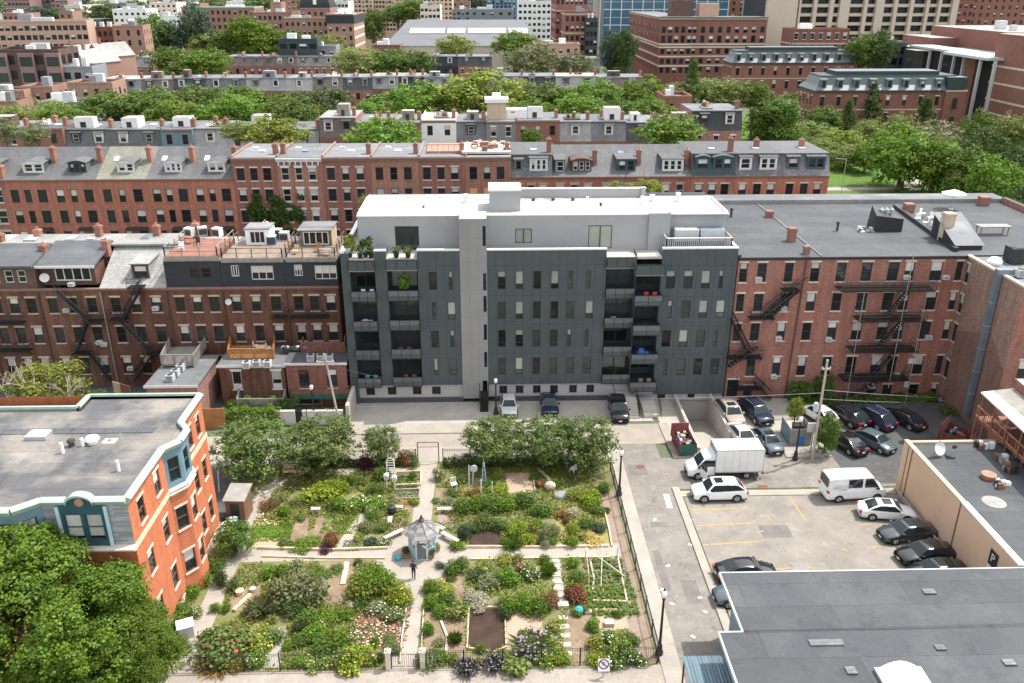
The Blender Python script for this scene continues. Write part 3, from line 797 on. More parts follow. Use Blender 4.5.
# entrance steps and handrails
b = MB();
for k in range(7):b.box(13.2,15.6,79.7+k*.32,79.7+(k+1)*.32+(2.0 if k == 6 else 0),.05,.05+.17*(k+1),'concrete_pale')
b.box(16.1,17.6,80.4,83.9,.05,.75,'concrete');b.box(16.1,17.6,79.8,80.4,.05,.4,'concrete')
st = tag(b.build('entrance_steps'),'pale concrete entrance steps with black handrails at the dark building','steps')
r = MB()
for x in (13.2,15.6,17.9):
 r.bar((x,79.6,1.0),(x,82.3,2.2),.04,'black_iron');r.bar((x,82.3,2.2),(x,83.9,2.2),.04,'black_iron')
 for k in range(9):r.bar((x,79.6+k*.34,.1+k*.15),(x,79.6+k*.34,1.0+k*.15),.022,'black_iron')
r.build('handrail',st)
b = MB()
for k in range(9):b.box(-1.3,-.45,81.6+k*.28,83.9,.05+.16*k,.05+.16*(k+1),'black_iron')
b.bar((-1.35,81.5,1.0),(-1.35,83.9,2.4),.04,'black_iron');b.bar((-.42,81.5,1.0),(-.42,83.9,2.4),.04,'black_iron')
tag(b.build('iron_steps'),'narrow black iron steps up to the grey tower door','steps')
# clutter on the balconies
for i,(X,z,kind,m,l) in enumerate(((16.2,5.4,'box','blue_plastic','bright blue cover on the second balcony from the bottom, right recess'),(16.6,12.0,'chairs','red_cloth','red chair and pots on the top balcony of the right recess'),(13.2,8.95,'box','white_cloth','white folding table on the middle balcony of the right recess'),(-9.4,5.65,'chairs','wood_brown','brown chairs on the second balcony beside the dark pillar'),(-9.0,2.35,'chairs','wood_red','red brown chairs on the lowest balcony beside the dark pillar'),(-13.2,2.35,'chairs','teal_plastic','teal cushions on the lowest balcony at the left end'),(-13.0,12.25,'chairs','white_cloth','row of white topped pots on the top balcony at the left end'),(16.6,2.0,'chairs','wood_grey','grey chairs on the lowest balcony of the right recess'),(-13.2,8.95,'box','ac_white','white table on the third balcony at the left end'))):
 b = MB()
 if kind == 'box':b.box(-.6,.6,-.3,.3,.62,.7,m);b.box(-.55,-.5,-.25,.25,0,.62,m);b.box(.5,.55,-.25,.25,0,.62,m);b.box(-.4,.1,-.3,.3,.7,1.1 if m == 'blue_plastic' else .8,m)
 else:
  for x in (-.6,.3):b.box(x,x+.45,-.25,.2,.35,.42,m);b.box(x,x+.45,.15,.2,.42,.9,m);[b.box(x+a,x+a+.04,c,c+.04,0,.35,m) for a in (0,.41) for c in (-.25,.16)]
  b.lathe([(.14,0),(.18,.35),(.02,.36)],'terracotta',8,(0,-.1,0));b.box(-.15,.3,-.12,.1,.36,.44,m)
 tag(b.build('balcony_furniture',None,(X,84.3 if X < 0 or X < 15 else 83.4,z+.02)),l,'furniture')
# ---------------------------------------------------------------- row houses
def dormer(parent,x,d0,base,w,h,slope,st,face,roofm,cheek,n=1,curved=False,far=False,name='dormer'):
 """roof dormer: front wall with its window(s), cheeks running back into the slope, its own little roof"""
 b = MB();dl = min(h/max(slope,.05),3.2)
 ww = (w-.25*(n+1))/n
 hs = [(x+.25+i*(ww+.25),base+.25,ww,h-.45) for i in range(n)]
 facade(b,(0,d0),(1,0),x+w,base-.2,base+h,hs,face,.1) if False else None
 f = MB();facade(f,(x,d0),(1,0),w,base-.15,base+h,[(a-x,z,c,e) for a,z,c,e in hs],face,.1)
 for xx in (x,x+w):f.face([(xx,d0,base-.15),(xx,d0,base+h),(xx,d0+dl,base+h+.02)],cheek)
 D_ = f.build(name,parent)
 r = MB();e = .14
 if curved:
  m = 6;pts = [(x-e+(w+2*e)*k/m,base+h+.32*math.sin(math.pi*k/m)) for k in range(m+1)]
  for (xa,za),(xb,zb_) in zip(pts,pts[1:]):r.face([(xa,d0-e,za),(xb,d0-e,zb_),(xb,d0+dl,zb_+.1),(xa,d0+dl,za+.1)],roofm)
  r.face([(px_,d0-.02,pz_) for px_,pz_ in pts],face)
  r.box(x-e,x+w+e,d0-e,d0,base+h-.1,base+h+.0,face)
 else:
  r.mesh([(x-e,d0-e,base+h),(x+w+e,d0-e,base+h),(x+w+e,d0+dl+.3,base+h+.12),(x-e,d0+dl+.3,base+h+.12),
    (x-e,d0-e,base+h+.1),(x+w+e,d0-e,base+h+.1),(x+w+e,d0+dl+.3,base+h+.3),(x-e,d0+dl+.3,base+h+.3)],
   [(0,3,2,1),(0,1,5,4),(1,2,6,5),(2,3,7,6),(3,0,4,7),(4,5,6,7)],roofm)
 r.build('dormer_roof',D_)
 windows(D_,(0,d0),(1,0),hs,st,far)
def chimney(parent,x,y,z0,h,w=.62,d=.95,m='chimney_brick',pots=2):
 b = MB();b.box(x-w/2,x+w/2,y-d/2,y+d/2,z0,z0+h,m);b.box(x-w/2-.07,x+w/2+.07,y-d/2-.07,y+d/2+.07,z0+h-.3,z0+h-.1,m)
 for i in range(pots):b.lathe([(.1,0),(.08,.28)],'terracotta',7,(x,y-d/4+i*d/2,z0+h))
 return b.build('chimney',parent)
def rowhouse(name,label,X0,Y,W,eave,wallm,rows,st,roof,D=11.5,dorm=(),chim=(),cornice=('stone_brown',.3,.25),group=None,far=False,hood=None,cat='row house',rz=0.0,bare=(),lights=(),gutter=True):
 t = root(name,label,cat,(X0,Y,0),rz,group)
 holes = []
 for z,h,xs in rows:holes += [(x,z,w,h) for x,w in xs]
 b = MB();facade(b,(0,0),(1,0),W,0,eave,holes,wallm)
 facade(b,(W,0),(0,1),D,0,eave,[],wallm);facade(b,(W,D),(-1,0),W,0,eave,[],wallm);facade(b,(0,D),(0,-1),D,0,eave,[],wallm)
 b.build('wall',t)
 good = [h for i,h in enumerate(holes) if i not in bare]
 windows(t,(0,0),(1,0),good,st,far)
 if bare:
  p = MB()
  for i in bare:x,z,w,h = holes[i];p.box(x+.01,x+w-.01,.04,.1,z+.01,z+h-.01,'plywood_orange')
  p.build('boarded_window',t)
 if cornice:
  c = MB();m,h,o = cornice
  c.extr([(.0,eave-h),(o*.5,eave-h),(o*.6,eave-h*.5),(o,eave-h*.35),(o,eave+.04),(0,eave+.04)],(0,0),(W,0),m)
  if m == 'white_trim':
   for k in range(int(W/.8)):c.box(.3+k*.8,.45+k*.8,-o*.9,-.01,eave-h-.45,eave-h,m)
  c.build('cornice',t)
 r = MB();kind = roof[0]
 slope = .2
 if kind == 'pitch':
  _,dz,dep,m = roof;slope = dz/dep
  r.mesh([(0,-.2,eave),(W,-.2,eave),(W,dep,eave+dz),(0,dep,eave+dz),(W,D,eave+dz*.75),(0,D,eave+dz*.75)],[(0,1,2,3),(3,2,4,5)],m)
  for x in (0,W):r.face([(x,-.2,eave),(x,dep,eave+dz),(x,D,eave+dz*.75),(x,D,eave)],wallm)
  top = eave+dz
 elif kind == 'mansard':
  _,dz,ins,m,tm = roof;slope = dz/ins
  r.mesh([(0,-.05,eave+.02),(W,-.05,eave+.02),(W,ins,eave+dz),(0,ins,eave+dz)],[(0,1,2,3)],m)
  for x in (0,W):r.face([(x,-.05,eave+.02),(x,ins,eave+dz),(x,D,eave+dz),(x,D,eave)],wallm)
  r.box(-.02,W+.02,ins-.25,D,eave+dz,eave+dz+.16,tm)
  top = eave+dz+.16
 else:
  _,m = roof
  r.box(0,W,-.1,D,eave,eave+.14,m);top = eave+.14
  r.box(0,.22,.1,D,eave+.14,eave+.4,wallm)
 r.build('roof',t)
 for x,w,h,d0,s2,n,cv,fm,rm in dorm:
  dormer(t,x,d0,eave+slope*d0,w,h,slope,WS[s2],fm,rm,fm if far else rm,n,cv,far)
 for x,y,h in chim:
  zc = eave+slope*y if kind == 'pitch' and y < roof[2] else top
  chimney(t,x,y,zc-.4,h+.4)
 for x,y,w,d in lights:
  s = MB();z = (eave+slope*y) if kind == 'pitch' and y < roof[2] else top
  sl = slope if kind == 'pitch' and y < roof[2] else 0
  s.mesh([(x,y,z+.18),(x+w,y,z+.18),(x+w,y+d,z+.18+sl*d),(x,y+d,z+.18+sl*d),(x,y,z-.05),(x+w,y,z-.05),(x+w,y+d,z-.05),(x,y+d,z-.05)],[(0,1,2,3),(0,4,5,1),(1,5,6,2),(2,6,7,3),(3,7,4,0)],R.choice(['white_paint','ac_grey','blue_grey_paint','white_trim']))
  s.build('skylight',t)
 if hood:
  for x,w,z in hood:
   k = MB();k.mesh([(x,-.9,z),(x+w,-.9,z),(x+w,0,z+.25),(x,0,z+.25),(x,-.9,z-.15),(x+w,-.9,z-.15),(x+w,0,z-.15),(x,0,z-.15)],[(0,1,2,3),(0,4,5,1),(1,5,6,2),(3,7,4,0),(7,6,5,4)],'dark_frame');k.build('door_hood',t)
 return t
XX = lambda px,py,Y:V(px,py,Y)[0]
# --- third row, facing the camera over a street
Y3 = 122.0;D3 = 11.5
G3 = 'red brick houses of the long terrace behind the dark block'
def b3(px):return XX(px,200,Y3)
def w3(W,wide=(1.15,.9,1.3)):return [(W*.09,wide[0]),(W*.40,wide[1]),(W*.69,wide[2])]
def rows3(W,n=4,wide=(1.15,.9,1.3),top=13.7,step=3.05,h=1.85):return [(top-step*k,h,w3(W,wide)) for k in range(n)]
pitched = [(-35,8,'brick_red_dark','slate','brick terrace house with cream lintels at the far left end of the long terrace',1),
 (8,53,'brick_red','slate','red terrace house with the dark slate roof, first with a curved dormer from the left',1),
 (53,100,'brick_red','slate','red terrace house with slate roof left of the olive roofed house',1),
 (100,150,'brick_red','slate_olive','red terrace house under the pale olive roof',1),
 (150,193,'brick_red','slate','red terrace house with slate roof right of the olive roofed house',1),
 (193,236,'brick_red','slate','red terrace house with slate roof against the taller flat roofed houses',1)]
for i,(a,c,wm,rm,lab,_) in enumerate(pitched):
 x0,x1 = b3(a),b3(c);W = x1-x0-.02
 rowhouse('row_house',lab,x0,Y3,W,17.0,wm,rows3(W),WS['red'] if i else WS['rose'],('pitch',3.5,6.5,rm),D3,
  dorm=[(W*.38,2.5 if i != 1 else 3.0,1.5,1.2,'dorm' if i != 2 else 'dormk',2 if i % 2 else 3,True,'white_trim' if i not in (2,) else 'dark_frame','slate')] if i else [(W*.5,2.2,1.4,1.2,'dorm',2,False,'white_trim','slate')],
  chim=[(W-.4,3.6,2.0)] if i != 0 else [(W-.3,.6,1.6)],group=G3,hood=[(W*.45,W*.42,9.8)] if i else None,lights=[(W*.2,3.4,.7,.9)] if i in (3,4,5) else ())
tall = [(236,280,'brick_red_dark','red terrace house with flat roof and ivy on its left front',None),(280,325,'brick_red_dark','flat roofed terrace house with white bracketed cornice and white lintels','white'),
 (325,373,'brick_red_dark','flat roofed terrace house right of the white bracketed cornice',None),(373,420,'brick_red_dark','flat roofed terrace house with white roof hatch in the middle of the tall terrace',None),
 (420,466,'brick_red_dark','flat roofed terrace house with terracotta roof deck',None),(466,511,'brick_red_dark','flat roofed terrace house with boarded orange windows',None)]
for i,(a,c,wm,lab,s) in enumerate(tall):
 x0,x1 = b3(a),b3(c);W = x1-x0-.02
 t = rowhouse('row_house',lab,x0,Y3,W,19.85,wm,rows3(W,5,(1.1,1.0,1.1),16.7,3.05,1.8),WS['white'] if s else WS['red' if i % 2 else 'right'],
  ('flat','roof_grey' if i < 5 else 'roof_pale'),D3,chim=[(W-.5,2.5,1.5)] if i not in (1,) else [(.5,3,1.5)],group=G3,
  cornice=('white_trim',.5,.4) if s else ('stone_brown',.45,.3),bare=(4,5,7,8,3) if i == 5 else (),lights=[(W*.45,4,.9,1.2),(W*.2,7,.8,.8)])
 if i == 4:
  d = MB();d.box(1,W-.4,2.5,9,20.0,20.3,'terracotta')
  for k in range(7):d.box(1+k*.8,1.05+k*.8,2.5,2.55,20.3,21.2,'wood_red')
  d.box(1,W-.4,2.48,2.56,21.15,21.25,'wood_red');d.build('roof_deck',t)
 if i == 5:
  d = MB();d.box(-.5,W,.8,9,20.2,20.5,'white_roof')
  for k in range(22):x,y = R.uniform(0,W-1),R.uniform(1,7.5);d.box(x,x+R.uniform(.4,1.2),y,y+R.uniform(.3,.9),20.5,20.5+R.uniform(.15,.7),R.choice(['wood_deck','terracotta','white_cloth','wood_red','wood_pale']))
  d.build('roof_deck',t)
mans = [(511,552,'mansard','brick_red','grey mansard house right of the boarded windows','slate_wall','slate'),(552,598,'pitch','brick_red','slate roofed house with the brown curved dormer','',''),
 (598,642,'pitch','brick_red','slate roofed house with the single teal dormer','',''),(642,690,'pitch','brick_red','slate roofed house with the white three light dormer','',''),
 (690,733,'mansard','brick_red_dark','mansard house with two teal dormers','copper_dark','slate'),(733,780,'mansard','brick_red','mansard house with two white dormers','slate_wall','slate'),
 (780,826,'mansard','brick_red','mansard house at the right end of the long terrace','slate_wall','slate')]
for i,(a,c,kind,wm,lab,mm,tm) in enumerate(mans):
 x0,x1 = b3(a),b3(c);W = x1-x0-.02
 dm = {0:[(.5,1.2,1.7,.3,'dormk',1,False,'slate_wall','slate'),(W*.45,2.6,1.9,.3,'dorm',3,False,'white_trim','slate')],
  1:[(.4,1.5,1.9,.7,'dorm',1,False,'slate_wall','slate'),(W*.42,2.9,1.7,.9,'dorm',3,True,'brown_clad','brown_clad')],
  2:[(W*.42,2.7,1.8,.9,'dormt',2,False,'teal_paint','slate')],3:[(W*.4,3.1,1.8,.9,'dorm',3,False,'white_trim','slate')],
  4:[(.5,2.0,1.9,.3,'dormt',1,True,'teal_paint','slate'),(W*.48,2.8,1.9,.3,'dormt',2,True,'teal_paint','slate')],
  5:[(.5,1.8,1.9,.3,'dorm',1,False,'white_trim','slate'),(W*.5,2.5,1.9,.3,'dorm',2,False,'white_trim','slate')],
  6:[(.5,1.8,1.9,.3,'dormt',1,False,'slate_wall','slate'),(W*.5,2.7,1.9,.3,'dormt',2,False,'teal_paint','slate')]}[i]
 rowhouse('row_house',lab,x0,Y3,W,17.0,wm,[(r[0]+.3,r[1],r[2]) for r in rows3(W,5,(1.1,1.1,1.1))],WS['rose'] if i < 4 else WS['right'],
  ('pitch',3.5,6.5,'slate') if kind == 'pitch' else ('mansard',2.9,1.2,mm,tm),D3,dorm=dm,chim=[(W-.4,2.6,2.0)] if i < 5 else [(W-2.5,6,1.2)],group=G3,
  lights=[(W*.6,3.2,.8,.9)] if i in (1,3) else [(W*.5,4,.9,.9)])
# --- second row: the brown rear fronts on the left
Y2 = 89.5
G2 = 'brown brick houses seen from behind, left of the dark block'
def b2(px):return XX(px,288,Y2)
bounds = [-70,-18,38,101,167,223,287,339]
lab2 = ['brown house at the far left edge of the rear row','brown house with shingled upper floor and air conditioners left of the white window band','brown house with a band of four white windows under a low roof','brown house with plain grey pitched roof and one small shed dormer',
 'black topped house with the red roof deck','black topped house in the middle, with white dormer door on its deck','black topped house touching the dark block, with french doors on its deck']
HOUSE2 = []
for i in range(7):
 x0,x1 = b2(bounds[i]),b2(bounds[i+1]);W = x1-x0-.02
 rows = [(z,h,[(W*.11,1.0),(W*.42,1.0),(W*.73,1.05)]) for z,h in ((8.95,1.75),(5.35,1.9),(1.5,2.0))]
 t = root('row_house',lab2[i],'row house',(x0,Y2,0),0,G2);HOUSE2.append((t,W))
 hs = []
 for z,h,xs in rows:hs += [(x,z,w,h) for x,w in xs]
 b = MB();facade(b,(0,0),(1,0),W,0,11.8,hs,'brick_brown');facade(b,(W,0),(0,1),9.5,0,12,[],'brick_brown');facade(b,(W,9.5),(-1,0),W,0,15,[],'brick_brown');facade(b,(0,9.5),(0,-1),9.5,0,12,[],'brick_brown');b.build('wall',t)
 windows(t,(0,0),(1,0),hs,WS['brown'])
 c = MB();c.extr([(0,11.45),(.12,11.45),(.3,11.7),(.3,11.86),(0,11.86)],(0,0),(W,0),'stone_brown');c.build('cornice',t)
 p = MB();p.bar((W-.12,-.12,0),(W-.12,-.12,11.4),.06,'galvanised' if i == 2 else 'brown_frame',6);p.build('drainpipe',t)
 r = MB();d0 = .05
 def upper(z1,m,hs2,st,y=d0,win=True,x0_=0,x1_=None):
  x1_ = W if x1_ is None else x1_
  u = MB();facade(u,(x0_,y),(1,0),x1_-x0_,11.86,z1,[(a-x0_,z,w,h) for a,z,w,h in hs2],m,.1)
  for xx in (x0_,x1_):u.face([(xx,y,11.86),(xx,8,11.86),(xx,8,z1),(xx,y,z1)],m if i > 2 else 'brick_brown')
  u.build('upper_wall',t);windows(t,(0,y),(1,0),hs2,st)
 if i in (0,1):
  upper(14.3,'brown_clad',[(W*.2,12.5,.9,1.4),(W*.45,12.5,.9,1.4),(W*.68,12.5,.9,1.4)],WS['dorm'])
  r.mesh([(0,-.35,14.25),(W,-.35,14.25),(W,5,15.3),(0,5,15.3),(0,-.35,14.5),(W,-.35,14.5),(W,5,15.55),(0,5,15.55)],[(0,1,5,4),(4,5,6,7),(0,3,2,1),(1,2,6,5),(3,0,4,7)],'roof_grey_dark')
 if i == 2:
  upper(14.1,'brown_clad',[(1.6,12.35,3.9,1.65)],WS['quad'],1.0,x0_=.1,x1_=6.0)
  r.mesh([(-.1,.2,14.1),(6.4,.2,14.1),(6.4,6,15.35),(-.1,6,15.35),(-.1,.2,14.3),(6.4,.2,14.3),(6.4,6,15.55),(-.1,6,15.55)],[(0,1,5,4),(4,5,6,7),(0,3,2,1),(1,2,6,5),(3,0,4,7)],'roof_grey_dark')
  r.box(-.12,6.42,.14,.22,14.05,14.32,'white_trim')
 if i == 3:
  r.mesh([(-.1,-.25,11.86),(W,-.25,11.86),(W,6.0,15.3),(-.1,6.0,15.3)],[(0,1,2,3)],'asphalt_shingle')
  r.face([(W-.01,-.2,11.86),(W-.01,6,15.3),(W-.01,6,11.86)],'brick_brown')
 r.box(0,W,5.0 if i < 4 else .1,9.6,15.1 if i < 4 else 14.75,15.32 if i < 4 else 14.9,'roof_pale' if i < 5 else 'roof_grey')
 if i == 4:upper(14.75,'black_clad',[(W*.45,12.9,1.0,1.1),(W*.66,12.9,1.0,1.1)],WS['dormk'])
 if i == 5:upper(14.75,'black_clad',[(W*.16,13.0,.85,1.3),(W*.47,12.6,2.4,1.6)],WS['double'] | dict(id='b5'))
 if i == 6:upper(14.75,'black_clad',[(W*.17,13.0,.9,1.3),(W*.56,12.6,2.4,1.6)],WS['double'] | dict(id='b6'))
 r.build('roof',t)
 if i == 3:dormer(t,W*.45,1.0,12.4,1.9,1.8,.35,WS['dormk'],'brown_frame','asphalt_shingle','asphalt_shingle')
 for (x,y,h) in {0:[(W-.5,6.5,1.5)],1:[(W-.3,3.4,1.9),(W*.5,8,1.6)],2:[(W-.5,4.2,2.2),(W*.55,8.6,1.9)],3:[(W*.5,8.8,1.8)],4:[(W*.15,9,2.0)],5:[(W*.45,8.4,2.2)],6:[(W*.3,8.6,2.0)]}[i]:
  chimney(t,x,y,15.0 if y > 5 else 14.2,h*.85,.66,.8,'chimney_brick' if i < 5 else 'white_trim' if i == 5 else 'chimney_brick')
 for (x,y,w,d) in {0:[(1,6,1.4,1.6)],1:[(2,6.4,1.4,1.8)],2:[(.6,6.5,1.0,1.7),(3,6.6,.9,.9),(4.7,6.6,.9,.9)],3:[(2.2,7,1.1,1.8)]}.get(i,[]):
  s = MB();s.box(x,x+w,y,y+d,15.3,15.52,'galvanised');s.box(x+.12,x+w-.12,y+.12,y+d-.12,15.52,15.56,'white_paint' if i != 3 else 'glass');s.build('skylight',t)
 if i >= 4:  # roof deck with rail
  k = MB();m = ('wood_red','wood_deck','wood_deck')[i-4]
  zd = 15.35 if i == 4 else 15.1
  k.box(.2,W-.1,.1,7.0,zd-.35,zd,m);k.box(.15,W-.05,.0,.1,zd-.5,zd-.05,'wood_grey')
  D_ = k.build('roof_deck',t);q = MB()
  pts = [(.25,6.9),(.25,.2),(W-.2,.2),(W-.2,6.9)]
  for a,c2 in zip(pts,pts[1:]):
   n = max(2,int(math.dist(a,c2)/1.5))
   for s in range(n+1):x,y = a[0]+(c2[0]-a[0])*s/n,a[1]+(c2[1]-a[1])*s/n;q.box(x-.05,x+.05,y-.05,y+.05,zd,zd+1.05,'wood_grey' if i == 4 else 'wood_brown')
   q.bar((*a,zd+1.05),(*c2,zd+1.05),.05,'wood_grey' if i == 4 else 'wood_brown');q.bar((*a,zd+.5),(*c2,zd+.5),.025,'black_iron')
  q.build('railing',D_)
 if i == 5:
  k = MB();facade(k,(1.6,5.2),(1,0),2.7,15.1,16.9,[(.5,15.25,1.7,1.4)],'far_white',.1);k.box(1.6,1.62,5.2,8,15.1,16.9,'far_white');k.box(4.28,4.3,5.2,8,15.1,16.9,'far_white');k.box(1.5,4.4,5.1,8,16.9,17.0,'roof_grey');H_ = k.build('roof_house',t);windows(H_,(1.6,5.2),(1,0),[(.5,15.25,1.7,1.4)],WS['double'] | dict(id='rh'))
 if i == 6:
  k = MB();facade(k,(.9,4.6),(1,0),3.6,15.1,17.0,[(.35,15.2,2.9,1.55)],'wood_deck',.1);k.box(.9,.92,4.6,8,15.1,17.0,'wood_deck');k.box(4.48,4.5,4.6,8,15.1,17.0,'wood_pale');k.box(.75,4.65,4.4,8,17.0,17.1,'roof_grey');k.box(.7,4.7,4.35,4.42,16.95,17.12,'white_trim');H_ = k.build('roof_house',t);windows(H_,(.9,4.6),(1,0),[(.35,15.2,2.9,1.55)],WS['quad'] | dict(id='fr'))
def ac(X,Y,Z,lab,m='ac_white',s=(.62,.4,.42),grp='window air conditioners',rz=0.0,cat='air conditioner'):
 a = MB();w,d,h = s
 a.box(-w/2,w/2,-d,.1,0,h,m);a.box(-w/2+.06,w/2-.06,-d-.012,-d,.05,h-.06,'dark_grille')
 for k in range(4):a.box(-w/2+.06,w/2-.06,-d-.02,-d-.012,.08+k*(h-.16)/4,.11+k*(h-.16)/4,m)
 return tag(a.build('air_conditioner',None,(X,Y,Z),rz),lab,cat,grp)
def condenser(X,Y,Z,lab,grp,m='ac_white',s=.85):
 a = MB();a.box(-s/2,s/2,-s/2,s/2,.06,s,m);a.lathe([(s*.4,0),(s*.4,.05),(s*.1,.06)],'dark_grille',12,(0,0,s));
 for k in range(5):a.box(-s/2+.08,s/2-.08,-s/2-.012,-s/2,.15+k*s*.15,.19+k*s*.15,'dark_grille')
 for x in (-s*.4,s*.4):a.box(x-.04,x+.04,-s*.45,s*.45,0,.06,'dark_grille')
 return tag(a.build('air_conditioner',None,(X,Y,Z),R.uniform(-.1,.1)),lab,'air conditioner',grp)
for px,py,l in ((72,284,'white air conditioner under the shingled upper windows at left'),(67,310,'white air conditioner in the second window row at far left'),(100,342,'white air conditioner low in the third window row at left'),(417,0,''),(156,308,'white air conditioner right of the long drainpipe, upper window'),(104,345,'')):
 if l:X,Z = V(px,py,Y2);ac(X,Y2,Z-.2,l)
X,Z = V(419/4,260+335/4,Y2)
ac(X,Y2,Z-.2,'white air conditioner beside the pale drainpipe, lower window')
X,Z = V(131,368,Y2);ac(X,Y2,Z-.2,'white air conditioner at the lowest windows behind the green parapet')
def dish(X,Y,Z,lab,s=.5,rz=.5):
 t = root('satellite_dish',lab,'satellite dish',(X,Y,Z),rz)
 p = MB();p.bar((0,0,0),(0,-.2,.6),.03,'galvanised');p.build('bracket',t)
 d = MB(M=Matrix.Translation((0,-.3,.75)) @ Matrix.Rotation(rad(65),4,'X'));d.lathe([(.02,0),(s*.5,.03),(s*.8,.09),(s,.17)],'ac_white',14,cap=False);d.lathe([(.02,-.02),(s*.5,.01),(s*.8,.07),(s,.16)],'ac_white',14,cap=False);d.build('reflector',t)
X,Z = V(46,283,Y2+.6);dish(X+.0,Y2+.5,12.2,'pale satellite dish beside the white window band',.5)
X,Z = V(228,303,Y2);dish(X,Y2-.1,Z-.5,'white satellite dish on the brown wall under the red deck',.36)
# --- fire escapes
def fire_escape(lab,Yf,levels,stairs,m='black_iron',depth=1.1,verts=(),ladder=None):
 """levels: (x0, x1, z) platforms on the facade plane Yf; stairs: (xa, za, xb, zb)"""
 t = root('fire_escape',lab,'fire escape',(levels[0][0],Yf,0));ox = levels[0][0]
 for x0,x1,z in levels:
  b = MB()
  for k in range(8):y = -.1-k*(depth-.1)/7;b.box(x0-ox,x1-ox,y-.05,y+.05,z-.05,z,m)
  b.box(x0-ox,x1-ox,-depth-.03,-depth+.03,z-.12,z,m)
  for x in (x0,x1):b.box(x-ox-.03,x-ox+.03,-depth,0,z-.1,z-.02,m);b.bar((x-ox,-depth,z-.05),(x-ox,-.02,z-.8),.03,m)
  P_ = b.build('platform',t);r = MB()
  for zz in (.5,1.0):r.bar((x0-ox,-depth,z+zz),(x1-ox,-depth,z+zz),.04,m);[r.bar((x-ox,-depth,z+zz),(x-ox,0,z+zz),.028,m) for x in (x0,x1)]
  n = int((x1-x0)/.22)
  for k in range(n+1):x = x0-ox+(x1-x0)*k/n;r.bar((x,-depth,z-.05),(x,-depth,z+1.0),.02 if k % 4 else .035,m,3)
  r.build('railing',P_)
 for xa,za,xb,zb in stairs:
  s = MB();dy = -depth*.55
  for o in (-.32,.32):
   s.bar((xa-ox,dy+o,za),(xb-ox,dy+o,zb),.1,m);s.bar((xa-ox,dy+o,za+.9),(xb-ox,dy+o,zb+.9),.045,m)
   for k in range(5):f = k/4;x,z = xa+(xb-xa)*f-ox,za+(zb-za)*f;s.bar((x,dy+o,z),(x,dy+o,z+.9),.02,m,3)
  n = max(3,int(abs(za-zb)/.26))
  for k in range(n+1):f = k/n;x,z = xa+(xb-xa)*f-ox,za+(zb-za)*f;s.box(x-.13,x+.13,dy-.32,dy+.32,z-.02,z+.02,m)
  s.build('stair',t)
 if verts:
  v = MB()
  for x,z0,z1 in verts:v.bar((x-ox,-depth,z0),(x-ox,-depth,z1),.05,'wood_grey' if m == 'black_iron' else m)
  v.build('post',t)
 return t
def fx(px,py=320,Y=Y2):return V(px,py,Y)
x_,z_ = V,None
fire_escape('black fire escape zigzagging down the second house from the left, under the white window band',Y2,[(fx(88,316)[0],fx(103,316)[0],8.2),(fx(76,348)[0],fx(92,348)[0],4.4)],[(fx(58,289)[0],11.6,fx(90,312)[0],8.2),(fx(90,318)[0],8.2,fx(78,345)[0],4.4),(fx(90,345)[0],4.4,fx(112,375)[0],.9)])
fire_escape('black fire escape below the small shed dormer of the grey pitched roof',Y2,[(fx(131,285)[0],fx(146,285)[0],12.2),(fx(112,315)[0],fx(128,315)[0],8.4),(fx(150,350)[0],fx(166,350)[0],4.3)],[(fx(143,287)[0],12.0,fx(126,314)[0],8.4),(fx(120,315)[0],8.4,fx(152,349)[0],4.3),(fx(156,352)[0],4.3,fx(136,372)[0],1.0)])
fire_escape('thin black balcony across the two left houses, beside the air conditioners',Y2,[(fx(-6,314)[0],fx(24,314)[0],8.1),(fx(-2,346)[0],fx(32,346)[0],4.8)],[])
fire_escape('black balcony under the upper windows of the middle black topped house',Y2,[(fx(274,312)[0],fx(287,312)[0],8.5),(fx(292,311)[0],fx(329,311)[0],8.5)],[])
# things left out on the roof decks
def patio(lab,X,Y,Z,kind,m,rz=0.0):
 b = MB()
 if kind == 'table':
  t = root('patio_table',lab,'table',(X,Y,Z),rz);b.box(-.7,.7,-.4,.4,.68,.74,m);b.build('tabletop',t)
  for x in (-.62,.56):
   for y in (-.34,.28):k = MB();k.box(x,x+.06,y,y+.06,0,.68,m);k.build('leg',t)
 elif kind == 'chair':
  t = root('patio_chair',lab,'chair',(X,Y,Z),rz);b.box(-.28,.28,-.28,.28,.4,.46,m);b.build('seat',t);k = MB();k.box(-.28,.28,.24,.3,.46,1.0,m);k.build('backrest',t)
  for x in (-.26,.21):
   for y in (-.26,.21):k = MB();k.box(x,x+.05,y,y+.05,0,.4,m);k.build('leg',t)
 else:b.box(-.5,.5,-.4,.4,0,.9,m);b.box(-.45,.45,-.42,-.4,.1,.8,'dark_grille');b.box(-.52,.52,-.42,.42,.9,1.0,'ac_white');tag(b.build('roof_unit',None,(X,Y,Z),rz),lab,'roof unit')
